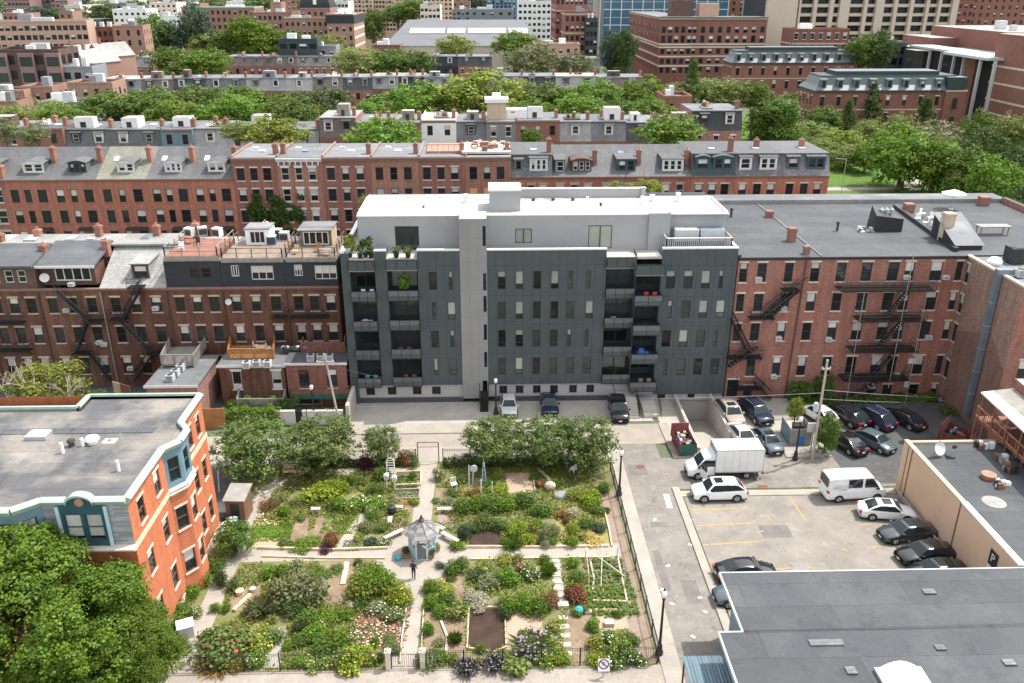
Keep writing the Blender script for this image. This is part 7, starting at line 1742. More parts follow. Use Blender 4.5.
(382,660,1.0,1.0,'tall','dark','small dark green conifer beside the lower centre path',None),(393,652,1.3,.8,'bush','sage','grey green plant at the edge of the lower centre path',None),(374,645,.9,.8,'bush','mid','small green plant in the mulch plot',None),(380,628,3.6,.35,'carpet','rust','pink and white flower patch on the mulch plot','pink'),(368,636,2.4,.35,'carpet','olive','scattered white flowers at the left of the mulch plot','white'),(390,640,1.4,.5,'low','olive','olive tuft at the right of the mulch plot',None),
(300,632,1.2,1.5,'spiky','sage','grey green spiky plant beside the large rounded shrub',None),(288,650,1.2,.8,'bush','bright','green bush left of the gravel strip end',None),
# along the orange building
(203,584,2.4,1.6,'bush','bright','bright green bush against the orange building, upper',None),(192,596,2.4,1.6,'bush','bright','bright green bush against the orange building, middle',None),(183,612,2.6,1.7,'bush','mid','green bush against the orange building, lower',None),(176,628,2.6,1.6,'bush','bright','green bush left of the white storage box',None),(172,652,2.6,1.5,'bush','mid','green bush at the lower end of the left path',None),(214,570,2.0,1.5,'bush','mid','green bush below the heap of boards',None),(196,616,1.2,.9,'low','pale','white flowered plant at the left path','white'),(186,650,1.2,.7,'low','silver','white flowers below the white storage box','white'),
(223,586,1.6,1.9,'tall','dark','dark trailing shrub under the round clipped tree',None),(234,590,1.4,1.7,'tall','olive','olive climber right of the dark trailing shrub',None),
]
for px,py,w,h,k,m,l,pt in GP:plant(px,py,w,h,k,m,l,pt)
tree('dense round clipped dark green tree beside the orange building',213,262,537,580,57.5,'mid',name='clipped_tree')
# low green cover nobody could count
def inpoly(x,y,p):
 c = False;n = len(p)
 for i in range(n):
  (xa,ya),(xb,yb) = p[i],p[(i+1) % n]
  if (ya > y) != (yb > y) and x < (xb-xa)*(y-ya)/(yb-ya)+xa:c = not c
 return c
bare = [[G(*p) for p in pts] for n_,pts,m_ in PATCH if m_ not in ('m_drygrass','m_lawn')]
def okp(x,y):return not (-7.2 < x < -5.2 or 56.1 < y < 58.2 or x < -20.2 or x > 9.5 or math.hypot(x+5.9,y-56.9) < 3.9 or any(inpoly(x,y,p) for p in bare))
for nm,x0,x1,y0,y1 in (('weeds',-20,-7,44.6,56),('weeds',-5.2,9.5,44.6,56),('weeds',-20,-7,58.2,70),('weeds',-5.2,9.5,58.2,70)):
 b = MB()
 for k in range(15000):
  x,y = R.uniform(x0,x1),R.uniform(y0,y1)
  if not okp(x,y):continue
  if math.sin(x*1.3+2*math.sin(y*.7))+math.sin(y*1.1+x*.3) < -.75:continue
  leaves(b,[((x,y,.02+abs(R.gauss(.12,.14))),(0,0,.7))],R.uniform(.05,.12),R.choice(['leaf_mid','leaf_bright','leaf_olive','leaf_pale','leaf_lime','leaf_yellow','leaf_dry','leaf_bright']))
 o = struct(b.build(nm),'stuff')
# ---------------------------------------------------------------- gazebo, benches, ornaments
gx,gy = -5.75,57.2
t = root('gazebo','pale blue eight sided garden gazebo with grey shingled roof','gazebo',(gx,gy,0))
oc = lambda r,k:(r*math.cos(math.pi/8+k*math.pi/4),r*math.sin(math.pi/8+k*math.pi/4))
b = MB();b.prism([oc(1.2,k) for k in range(8)],0,.16,'pale_blue_paint','wood_grey');b.build('floor',t)
b = MB()
for k in range(8):
 p,q_ = oc(1.5,k),oc(1.5,k+1);m = 5
 for j in range(m):
  f0,f1 = j/m,(j+1)/m;z = lambda f:2.15+1.0*f**1.1;a0,a1 = 1-f0,1-f1
  b.face([(p[0]*a0,p[1]*a0,z(f0)),(q_[0]*a0,q_[1]*a0,z(f0)),(q_[0]*a1,q_[1]*a1,z(f1)+.02),(p[0]*a1,p[1]*a1,z(f1)+.02)],'wood_grey' if (j+k) % 2 else 'roof_grey')
 b.bar((*p,2.16),(0,0,3.17),.05,'wood_grey')
b.lathe([(.2,3.05),(.25,3.2),(.1,3.28),(.09,3.4),(.13,3.44),(.02,3.62)],'dark_frame',8);b.build('roof',t)
for k in range(8):
 p,q_ = oc(1.12,k),oc(1.12,k+1)
 m = MB();m.box(p[0]-.06,p[0]+.06,p[1]-.06,p[1]+.06,.16,2.4,'pale_blue_paint');m.build('post',t)
 m = MB();m.bar((*p,2.2),(*q_,2.2),.06,'pale_blue_paint');m.bar((*p,1.95),(*q_,1.95),.035,'pale_blue_paint')
 if k != 5:
  m.bar((*p,1.0),(*q_,1.0),.05,'pale_blue_paint');m.bar((*p,.3),(*q_,.3),.04,'pale_blue_paint')
  for j in range(1,7):f = j/7;x,y = p[0]+(q_[0]-p[0])*f,p[1]+(q_[1]-p[1])*f;m.box(x-.025,x+.025,y-.025,y+.025,.3,1.0,'pale_blue_paint')
 m.build('railing',t)
def flowerpot(px,py,l,m='leaf_dark',petal='petal_red',s=.42,potm='terracotta'):
 X,Y = G(px,py);t = root('flower_pot',l,'flower pot',(X,Y,.03));b = MB();b.lathe([(s*.6,0),(s*.85,s),(s*.75,s),(.02,s*.9)],potm,12);b.build('pot',t)
 ob('foliage',plant_mesh('bush',m,petal,3),t,(0,0,s*.7),0,(s*1.1,s*1.1,s*1.3))
flowerpot(406,557,'big pot of red flowers at the left of the gazebo step',s=.5);flowerpot(431,558,'pot of red flowers at the right of the gazebo step');flowerpot(437,551,'pot of mixed green plants behind the right red flower pot','leaf_bright','petal_yellow',.36)
X,Y = G(398,560);t = root('watering_can','teal watering can on the plaza left of the gazebo','watering can',(X,Y,.03));b = MB();b.lathe([(.2,0),(.22,.32),(.12,.36),(.02,.3)],'teal_plastic',12);b.build('body',t);b = MB();b.bar((.2,0,.1),(.55,0,.42),.04,'teal_plastic',6,.06);b.build('spout',t);b = MB();b.bar((-.2,0,.1),(-.35,0,.3),.03,'teal_plastic');b.bar((-.35,0,.3),(-.1,0,.45),.03,'teal_plastic');b.build('handle',t)
def bench(px,py,l,L=1.5,rz=0.0,m='wood_pale',cat='bench'):
 X,Y = G(px,py);t = root('garden_bench',l,cat,(X,Y,.02),rz);b = MB()
 for k in range(4):b.box(-L/2,L/2,-.45+k*.13,-.35+k*.13,.42,.46,m)
 b.build('seat',t);b = MB()
 for z in (.6,.75,.9):b.box(-L/2,L/2,.06,.1,z,z+.1,m)
 for k in range(5):b.box(-L/2+k*L/4-.03,-L/2+k*L/4+.03,.07,.12,.45,1.0,m)
 b.build('backrest',t)
 for x in (-L/2,L/2-.07):
  for y in (-.42,.03):k = MB();k.box(x,x+.07,y,y+.07,0,.42,m);k.build('leg',t)
 b = MB()
 for x in (-L/2,L/2-.07):b.box(x,x+.07,-.45,.1,.64,.69,m);b.box(x,x+.07,-.42,-.35,.42,.64,m)
 b.build('armrest',t)
bench(293,474,'pale wooden bench with backrest at the upper left of the garden',1.6)
def slabbench(px,py,l,L,rz,m='concrete'):
 X,Y = G(px,py);t = root('stone_bench',l,'bench',(X,Y,.03),rad(rz));b = MB();b.box(-L/2,L/2,-.2,.2,.36,.46,m);b.build('seat',t)
 for x in (-L/2+.12,L/2-.3):k = MB();k.box(x,x+.18,-.16,.16,0,.36,m);k.build('leg',t)
slabbench(446,513,'low white stone bench right of the centre path above the gazebo',1.5,0);slabbench(398,511,'short white stone bench left of the gazebo roof',.9,0)
slabbench(394,538,'pale stone bench slanting at the left of the plaza',1.9,40);slabbench(439,531,'pale stone bench behind the gazebo at the right',1.1,-35);slabbench(450,541,'pale stone bench slanting at the right of the plaza',1.9,-42)
slabbench(390,524,'flat white stone slab bench on the left brick patio',.9,90)
slabbench(316,513,'small white stone table by the bright green bush',.8,0)
def hut(px,py,l,h=1.0,s=.36):
 X,Y = G(px,py);t = root('bird_house',l,'bird house',(X,Y,0));b = MB();b.box(-.05,.05,-.05,.05,0,h,'white_paint');b.build('post',t)
 b = MB();b.box(-s/2,s/2,-s/2,s/2,h,h+s,'white_paint');b.box(-s*.15,s*.15,-s/2-.01,-s/2,h+.12,h+s-.15,'black_paint');b.build('box',t)
 b = MB();b.mesh([(-s*.65,-s*.65,h+s),(s*.65,-s*.65,h+s),(s*.65,s*.65,h+s),(-s*.65,s*.65,h+s),(0,-s*.65,h+s*1.5),(0,s*.65,h+s*1.5)],[(0,4,5,3),(1,2,5,4),(0,1,4),(2,3,5)],'white_trim');b.build('roof',t)
hut(387,488,'white bird house on a post among the green bushes, left one');hut(395,490,'white bird house on a post among the green bushes, right one')
b = MB()
for s in (-.35,.35):b.bar((s,0,0),(s,0,1.9),.035,'white_paint');b.bar((s,.4,0),(s,.4,1.9),.035,'white_paint')
for k in range(7):z = .3+k*.26;b.bar((-.35,0,z),(.35,0,z),.02,'white_paint');b.bar((-.35,.4,z),(.35,.4,z),.02,'white_paint')
for k in range(5):a0,a1 = math.pi*k/5,math.pi*(k+1)/5;b.bar((.35*math.cos(a0),.2,1.9+.35*math.sin(a0)),(.35*math.cos(a1),.2,1.9+.35*math.sin(a1)),.035,'white_paint')
tag(b.build('trellis',None,(*G(391,480),0)),'white arched trellis behind the two bird houses','trellis')
X,Y = G(392,513);b = MB();b.lathe([(.3,0),(.42,.35),(.35,.65),(.02,.75)],'black_paint',12);b.lathe([(.05,.75),(.04,.85)],'black_paint',6);tag(b.build('kettle_grill',None,(X,Y,.02)),'small black kettle grill left of the short stone bench','grill')
def chair(px,py,l,rz,m='white_paint'):
 X,Y = G(px,py);t = root('garden_chair',l,'chair',(X,Y,.02),rz,'white chairs in the garden');b = MB();b.box(-.27,.27,-.27,.27,.42,.47,m);b.build('seat',t);b = MB()
 for k in range(4):b.box(-.27+k*.16,-.21+k*.16,.22,.26,.47,.95,m)
 b.box(-.27,.27,.22,.26,.9,1.0,m);b.build('backrest',t)
 for x in (-.25,.2):
  for y in (-.25,.2):k = MB();k.box(x,x+.05,y,y+.05,0,.42,m);k.build('leg',t)
chair(454,488,'white garden chair among the herbs right of the centre path',.3);chair(567,466,'white garden chair under the corner tree, left one',2.2);chair(573,473,'white garden chair under the corner tree, right one',4.0)
for px,py,h,l in ((469,486,2.2,'tall pale stake left of the round mirror'),(481,502,2.3,'tall pale stake in front of the dense bushes'),(492,497,1.6,'shorter pale stake right of the tall stake'),(473,484,1.5,'thin dark stake behind the tall pale stakes')):
 b = MB();b.bar((0,0,0),(.03,0,h),.06 if 'pale' in l else .03,'white_trim' if 'pale' in l else 'wood_brown',6,.05);tag(b.build('garden_stake',None,(*G(px,py),0)),l,'stake')
X,Y = G(474,484);t = root('garden_mirror','round pale mirror on a post among the stakes','mirror',(X,Y,0));b = MB();b.bar((0,0,0),(0,0,1.3),.03,'wood_brown');b.build('post',t);b = MB(M=Matrix.Translation((0,-.03,1.65)) @ Matrix.Rotation(rad(75),4,'X'));b.lathe([(.33,-.02),(.36,0),(.33,.03),(.02,.035)],'galvanised',16);b.build('disc',t)
X,Y = G(484,484);b = MB()
for k in range(4):a = math.pi/4+k*math.pi/2;b.bar((.32*math.cos(a),.32*math.sin(a),0),(.05*math.cos(a),.05*math.sin(a),2.3),.03,'pale_blue_paint')
for z in (.5,1.0,1.5,1.95):
 r = .32-.27*z/2.3;[b.bar((r*math.cos(math.pi/4+k*math.pi/2),r*math.sin(math.pi/4+k*math.pi/2),z),(r*math.cos(math.pi/4+(k+1)*math.pi/2),r*math.sin(math.pi/4+(k+1)*math.pi/2),z),.02,'pale_blue_paint') for k in range(4)]
b.bar((0,0,2.2),(0,0,2.6),.02,'pale_blue_paint');tag(b.build('obelisk_trellis',None,(X,Y,0)),'pale blue pointed obelisk trellis','trellis')
b = MB();b.ell((0,0,.35),(.55,.45,.42),'boulder',12,7);b.ell((-.1,-.3,.2),(.3,.2,.24),'terracotta',10,6);tag(b.build('boulder',None,(*G(550,489),0)),'pale and orange boulder at the end of the stone edging','boulder')
b = MB();b.ell((0,0,.12),(1.0,.6,.22),'far_grey',10,6);tag(b.build('tarpaulin',None,(*G(563,496),0)),'bundled blue grey tarpaulin right of the orange boulder','tarpaulin')
X,Y = G(579,614);t = root('flower_pot','blue glazed pot beside the red flowering bush','flower pot',(X,Y,.02));b = MB();b.lathe([(.22,0),(.32,.3),(.28,.5),(.02,.42)],'teal_plastic',12);b.build('pot',t)
for px,py,l,s in ((563,607,'white stone block below the red flowering bushes',.4),(609,625,'pale flat stone near the street fence',.35),(588,613,'white small stone right of the blue pot',.25)):
 b = MB();b.box(-s,s,-s*.7,s*.7,0,s*.8,'white_stone');tag(b.build('garden_stone',None,(*G(px,py),.02)),l,'stone')
def edging(lab,pts,w,h,m,name='bed_edging',cat='edging'):
 b = MB();P = [G(*p) for p in pts];ox,oy = P[0]
 for p,q_ in zip(P,P[1:]):
  d = Vector((q_[0]-p[0],q_[1]-p[1]));n = Vector((-d.y,d.x)).normalized()*w/2
  c = [(p[0]+n.x-ox,p[1]+n.y-oy),(p[0]-n.x-ox,p[1]-n.y-oy),(q_[0]-n.x-ox,q_[1]-n.y-oy),(q_[0]+n.x-ox,q_[1]+n.y-oy)];b.prism(c,0,h*R.uniform(.9,1.1),m)
 return tag(b.build(name,None,(ox,oy,.02)),lab,cat)
edging('curving white stone edging below the wooden bench',((305,474),(292,477),(284,482),(276,489),(264,494)),.35,.16,'white_stone')
edging('white timber edging along the left side of the lower centre path',((407,606),(402,640),(400,664)),.1,.2,'white_stone');edging('white edging along the right side of the lower centre path',((424,604),(421,660)),.1,.18,'white_stone')
edging('timber edging of the beds above the left cross path',((258,549),(330,551),(388,549)),.14,.22,'wood_pale');edging('timber edging of the beds above the right cross path',((468,548),(500,548),(540,548),(608,547)),.14,.22,'wood_pale')
edging('timber edging below the right cross path',((470,560),(530,559),(610,558)),.12,.14,'wood_pale');edging('timber edging below the left cross path',((262,557),(330,559),(385,559)),.12,.14,'wood_pale')
edging('timber frame round the dark soil plot',((469,608),(505,608),(506,648),(494,653),(467,649),(469,608)),.1,.14,'wood_pale');edging('pale edging left of the dark soil plot',((441,622),(447,637),(446,655),(452,664)),.16,.14,'white_stone')
edging('white post edging of the pole trellis bed, left side',((589,557),(594,580),(593,592)),.14,.22,'white_stone');edging('white edging of the pole trellis bed, right side',((617,556),(622,580),(627,603)),.12,.2,'white_stone');edging('timber edging of the pole trellis bed, lower side',((593,602),(627,603)),.12,.2,'wood_pale')
edging('long timber plank lying beside the bare plot',((347,563),(343,585)),.4,.12,'wood_pale','plank','plank');edging('weathered log lying beside the small conifer',((251,596),(234,612)),.3,.25,'wood_pale','log','log')
edging('raised wooden bed frame beside the white boxes, upper',((397,474),(421,473),(421,486),(396,487)),.1,.3,'wood_pale');edging('raised wooden bed frame beside the centre path, middle',((396,492),(420,491),(419,500),(395,501)),.1,.3,'wood_grey')
edging('white edging at the pink soil plot',((533,474),(535,492)),.1,.18,'white_stone');edging('grey stone edging curving to the orange boulder',((538,470),(548,479),(552,487)),.3,.16,'boulder');edging('pale edging along the right bed by the street fence path',((604,510),(609,530),(612,547)),.12,.18,'wood_pale')
b = MB();b.lathe([(.3,0),(.33,.35),(.02,.38)],'wood_pale',10);b.lathe([(.25,0),(.25,.3)],'white_stone',10,(.9,.3,0));tag(b.build('log_stool',None,(*G(240,594),0)),'pale log stool by the left path','stool')
t = root('pole_trellis','open trellis of pale crossed poles over the vegetable rows','trellis',(*G(604,580),0));b = MB()
for x,y in ((-1.4,-1.6),(1.3,-1.6),(-1.3,1.6),(1.2,1.6),(0,1.6)):b.bar((x,y,0),(x,y,1.9),.035,'wood_pale')
b.bar((-1.3,1.6,1.9),(1.3,-1.6,1.6),.04,'white_trim');b.bar((-1.4,-1.6,1.7),(-1.3,1.6,1.9),.03,'wood_pale');b.bar((0,1.6,1.9),(-.4,-1.2,.4),.03,'white_trim');b.bar((-1.3,1.6,1.5),(1.2,1.6,1.5),.025,'wood_pale');b.build('poles',t)
for i,(px,py) in enumerate(((554,561),(555,568),(556,575),(557,582),(558,589),(559,596),(563,618),(564,627),(565,636),(566,645),(567,654))):
 b = MB();b.box(-.35,.35,-.22,.22,0,.05,'white_stone');tag(b.build('stepping_stone',None,(*G(px,py),.024)),f'pale stepping stone, {ORD[i]} from the cross path','stepping stone','stepping stones in the lower right quarter')
# fences
def iron_fence(lab,p,q_,h=1.35,step=.16,base=.1):
 t = root('iron_fence',lab,'fence',(p[0],p[1],base));d = math.dist(p,q_);u = ((q_[0]-p[0])/d,(q_[1]-p[1])/d)
 b = MB()
 for z in (.15,h-.15,h):b.bar((0,0,z),(u[0]*d,u[1]*d,z),.022,'black_iron')
 n = int(d/step)
 for k in range(n+1):x = d*k/n;b.bar((u[0]*x,u[1]*x,.05),(u[0]*x,u[1]*x,h),.011,'black_iron',3)
 b.build('rails',t);n = max(1,int(d/2.4))
 for k in range(n+1):x = d*k/n;m = MB();m.bar((u[0]*x,u[1]*x,-base),(u[0]*x,u[1]*x,h+.1),.045,'black_iron');m.build('post',t)
iron_fence('black iron fence along the front of the garden, left of the gate',(-21.6,44.5),(-7.2,44.5));iron_fence('black iron fence along the front of the garden, right of the gate',(-4.7,44.5),(11.0,44.5))
iron_fence('black iron fence along the street side of the garden',(11.1,44.6),(11.1,69.3));iron_fence('black iron fence along the alley side of the garden, right of the gate',(-4.8,71.4),(10.9,71.4),1.3);iron_fence('black iron fence along the alley side of the garden, left of the gate',(-17.5,71.4),(-7.4,71.4),1.3)
t = root('iron_gate','black iron garden gate between two pale stone posts at the bottom','gate',(-6.0,44.5,0));b = MB()
for s in (-1,1):
 for z in (.2,1.2):b.bar((s*.05,0,z),(s*.95,0,z),.025,'black_iron')
 for k in range(7):b.bar((s*(.08+k*.145),0,.1),(s*(.08+k*.145),0,1.35),.014,'black_iron',3)
 b.bar((s*.95,0,0),(s*.95,0,1.5),.05,'black_iron')
b.build('leaf',t)
for i,X in enumerate((-7.15,-4.85)):
 b = MB();b.box(-.17,.17,-.17,.17,0,1.45,'stone_pale');b.box(-.22,.22,-.22,.22,1.45,1.58,'stone_pale');b.lathe([(.12,1.58),(.16,1.68),(.02,1.82)],'stone_pale',8);tag(b.build('gate_post',None,(X,44.5,0)),('pale stone gate post at the front of the garden, left of the gate','pale stone gate post at the front of the garden, right of the gate')[i],'gate post')
t = root('garden_arch','rusty iron arch gate at the alley side of the garden','gate',(-6.2,71.35,0));b = MB()
for x in (-1.0,1.0):b.bar((x,0,0),(x,0,2.2),.05,'rust')
b.bar((-1,0,2.2),(1,0,2.2),.05,'rust');b.bar((-1,0,1.7),(1,0,1.7),.03,'black_iron');b.build('frame',t)
# street lamps
def lamp(lab,px,py,h=5.0):
 X,Y = G(px,py);t = root('street_lamp',lab,'street lamp',(X,Y,.1),0,'black acorn street lamps');b = MB()
 b.lathe([(.28,0),(.28,.25),(.2,.35),(.17,.8),(.1,.95),(.075,h-.7),(.11,h-.65),(.13,h-.5)],'black_iron',10);b.build('post',t,smooth=False)
 b = MB();b.lathe([(.12,h-.5),(.2,h-.3),(.19,h-.1),(.1,h+.08),(.03,h+.14)],'lamp_glass',12);b.build('globe',t,smooth=True);b = MB();b.lathe([(.1,h+.08),(.05,h+.16),(.015,h+.3)],'black_iron',8);b.build('finial',t)
lamp('black street lamp at the lower right corner of the garden fence',659,655,5.3);lamp('black street lamp at the upper end of the street fence',619,496,4.6);lamp('black street lamp on the pavement beside the utility pole',795,460,4.6)
lamp('black street lamp in the alley behind the left garden trees',315,424,4.4);lamp('black street lamp behind the round tree at the grey stair tower',496,415,4.2)
# utility poles and wires
def pole(lab,X,Y,h,lean=0.0):
 t = root('utility_pole',lab,'utility pole',(X,Y,0));b = MB();b.bar((0,0,0),(lean,0,h),.13,'pole_wood',8,.1);b.build('pole',t);a_ = .9 if lean else .4;b = MB();b.box(lean-a_,lean+a_,-.07,.07,h-1.0,h-.85,'pole_wood');b.build('crossarm',t)
 b = MB();[b.lathe([(.05,0),(.06,.1),(.02,.15)],'ac_white',6,(lean+x*a_,0,h-.85)) for x in (-.9,.9)];b.build('insulator',t)
 return t
px_,pz_ = V(340,424,78.6);pole('pale leaning utility pole beside the dark building, rising from the alley',px_,78.6,8.4,-.95)
X,Y = G(812,459);t = pole('pale wooden utility pole on the lamp pavement in front of the bin enclosure',X,Y,V(812,360,Y)[1])
b = MB();b.lathe([(.22,5.2),(.25,5.4),(.25,6.0),(.2,6.1),(.02,6.1)],'ac_grey',10,(-.4,0,0));b.build('transformer',t)
def wire(lab,p,q_,sag=.5):
 b = MB();n = 14;P = [Vector(p).lerp(Vector(q_),k/n)-Vector((0,0,sag*4*(k/n)*(1-k/n))) for k in range(n+1)];o = P[0].copy()
 for a,c in zip(P,P[1:]):b.bar(tuple(a-o),tuple(c-o),.022,'dark_grille' if 'black' in lab else 'galvanised',4)
 tag(b.build('overhead_wire',None,tuple(o)),lab,'wire')
z1 = 8.0
wire('long pale overhead wire from the right pole to the dark building',(X,Y,V(812,393,Y)[1]),(V(607,399,83.9)[0],83.9,V(607,399,83.9)[1]),.15);wire('pale overhead wire from the right pole to the side building',(X,Y,V(812,390,Y)[1]),(50,82,V(934,398,82)[1]),.1);wire('second pale overhead wire from the right pole, lower on the side building',(X,Y,V(812,399,Y)[1]),(50,83.2,V(934,404,83)[1]),.1)
wire('black overhead wire from the leaning pole to the brick extension',(px_-.9,78.6,7.2),(xl(289,380,84),84.1,4.2),.6);wire('black overhead wire from the leaning pole to the dark building',(px_-.9,78.6,7.3),(-3,84,2.6),.8);wire('black overhead wire from the leaning pole back to the brown houses',(px_-.9,78.6,7.6),(-30,89.4,7.2),.5)
# dumpsters and bin enclosure
def dumpster(lab,X,Y,rz,m,m2,w=1.9,d=2.6,h=1.35):
 t = root('dumpster',lab,'dumpster',(X,Y,.03),rz);b = MB()
 b.mesh([(-w/2,-d/2,.15),(w/2,-d/2,.15),(w/2,d/2,.15),(-w/2,d/2,.15),(-w/2-.12,-d/2-.12,h),(w/2+.12,-d/2-.12,h),(w/2+.12,d/2+.12,h),(-w/2-.12,d/2+.12,h)],[(0,1,5,4)],m2);b.mesh([(-w/2,-d/2,.15),(w/2,-d/2,.15),(w/2,d/2,.15),(-w/2,d/2,.15),(-w/2-.12,-d/2-.12,h),(w/2+.12,-d/2-.12,h),(w/2+.12,d/2+.12,h),(-w/2-.12,d/2+.12,h)],[(1,2,6,5),(2,3,7,6),(3,0,4,7),(0,3,2,1)],m)
 for k in range(4):y = -d/2+.3+k*d/4;b.box(-w/2-.14,-w/2-.02,y,y+.08,.3,h,m);b.box(w/2+.02,w/2+.14,y,y+.08,.3,h,m)
 b.build('body',t);b = MB()
 for k in range(16):x,y = R.uniform(-w*.35,w*.35),R.uniform(-d*.4,d*.4);b.box(x,x+R.uniform(.2,.6),y,y+R.uniform(.2,.5),.6,R.uniform(.8,h),R.choice(['wood_pale','white_cloth','rust','dark_cloth','blue_cloth','wood_brown']))
 b.box(-w*.42,w*.42,-d*.44,d*.44,.5,.62,'rust');b.build('rubbish',t)
 b = MB();b.box(-w/2-.14,w/2+.14,d/2+.1,d/2+.2,.6,h+.7,m);b.build('lid',t)
X,Y = G(683,449);dumpster('red dumpster with a green front at the top of the street',X,Y,.06,'dumpster_red','dumpster_green',1.5,2.9)
X,Y = G(955,446);dumpster('rusty open dumpster full of rubbish behind the tan walled garage',X,Y,.75,'rust','rust',2.4,2.4,1.7)
t = root('bin_enclosure','grey wooden bin enclosure beside the right street lamp','enclosure',(*G(789,446),0));b = MB()
for k in range(7):b.box(k*.3,k*.3+.27,0,.05,0,1.9,'wood_grey')
for k in range(9):b.box(-.05,0,k*.3,k*.3+.27,0,1.9,'blue_grey_paint')
for k in range(9):b.box(2.1,2.15,k*.3,k*.3+.27,0,1.9,'wood_grey')
b.build('fence_panel',t)
b = MB();b.box(0,.9,0,.8,.1,1.5,'black_paint');b.box(-.04,.94,-.05,.84,1.5,1.6,'black_paint');tag(b.build('rubbish_bin',None,(*G(793,440),0)),'black bin inside the wooden enclosure','bin')
b = MB();b.box(0,.7,0,.7,.05,1.05,'blue_plastic');b.box(-.03,.73,-.05,.73,1.05,1.12,'blue_plastic');tag(b.build('recycling_bin',None,(*G(797,446),0)),'blue recycling bin inside the wooden enclosure','bin')
t = root('bin_shed','small white board hung on the right utility pole behind the leafy tree','board',(*G(806,452),0));b = MB();b.box(-.2,1.1,0,.12,2.2,3.2,'white_trim');b.build('board',t);b = MB();b.box(.4,.5,.02,.1,0,2.2,'wood_grey');b.build('post',t)
# no parking sign hung on the front fence
t = root('no_parking_sign','white no parking sign on the front garden fence near the corner','sign',(*G(603,678),0));b = MB();b.box(-.04,.04,.0,.06,0,1.0,'galvanised');b.build('post',t);b = MB(M=Matrix.Translation((0,-.02,1.15)) @ Matrix.Rotation(rad(62),4,'X'));b.box(-.38,.38,-.42,.4,0,.02,'sign_white');b.build('board',t)
Mx = Matrix.Translation((0,-.02,1.15)) @ Matrix.Rotation(rad(62),4,'X')
b = MB(M=Mx);n = 22
for k in range(n):a0,a1 = 2*math.pi*k/n,2*math.pi*(k+1)/n;b.face([(.36*math.cos(a0),.05+.33*math.sin(a0),.026),(.36*math.cos(a1),.05+.33*math.sin(a1),.026),(.27*math.cos(a1),.05+.25*math.sin(a1),.026),(.27*math.cos(a0),.05+.25*math.sin(a0),.026)][::-1],'sign_purple')
b.face([(-.25,.2,.03),(-.19,.26,.03),(.25,-.1,.03),(.19,-.16,.03)],'sign_purple');b.build('ring',t)
o = text('P',.42,t,(0,0,0),(0,0,0),'sign_purple');o.matrix_local = Mx @ Matrix.Translation((0,.05,.024))
# manholes and drains
for px,py,r,l in ((640,467,.4,'round iron manhole cover at the top of the street'),(622,468,.3,'small round manhole near the garden corner'),(763,487,.0,'square iron drain grate right of the white SUV')):
 b = MB()
 if r:b.lathe([(r,0),(r,.012),(.02,.013)],'rust',14)
 else:b.box(-.45,.45,-.3,.3,0,.012,'rust')
 tag(b.build('manhole_cover',None,(*G(px,py),.008)),l,'manhole cover')
b = MB();b.lathe([(.9,0),(.9,.012),(.5,.016),(.02,.016)],'roof_pale',14);tag(b.build('roof_patch',None,(*G(994,502,4.87),4.87)),'round pale patch on the garage roof behind the tan wall','roof patch')
for px,py,l in ((934,446,'white satellite dish on the corner of the garage roof'),(950,457,'small dark dish stand on the garage roof')):
 if 'white' in l:dish(*G(px,py+8,4.87),4.87,l,.62,.4)
 else:
  b = MB();b.box(-.3,.3,-.3,.3,0,.15,'dark_grille');b.bar((0,0,.15),(0,0,1.0),.05,'galvanised');b.ell((.2,0,1.0),(.25,.1,.2),'dark_grille',8,5);tag(b.build('dish_stand',None,(*G(px,py,4.87),4.87)),l,'stand')
# clutter under the red deck; dark colours mixed in for the deck's shadow
for i,(px,py,m,l) in enumerate(((988,478,'terracotta','round terracotta planter on the garage roof below the deck'),(1001,487,'white_cloth','heap of white sheets on the garage roof below the deck'),(983,448,'white_cloth','pale covered table on the garage roof below the deck'),(1000,462,'ac_white','stack of white crates below the red deck'),(1012,472,'wood_brown','dark wooden furniture heap below the red deck'))):
 b = MB()
 if m == 'terracotta':b.lathe([(.5,0),(.6,.4),(.5,.42),(.02,.3)],m,12)
 else:
  for k in range(9):x,y = R.uniform(-.7,.5),R.uniform(-.5,.4);b.box(x,x+R.uniform(.2,.5),y,y+R.uniform(.2,.45),0,R.uniform(.15,.7),R.choice((m,'wood_brown','black_paint','wood_grey')))
 tag(b.build(('planter','sheet_heap','covered_table','crate_stack','furniture_heap')[i],None,(*G(px,py,4.86),4.86)),l,('planter','sheets','table','crates','furniture')[i])
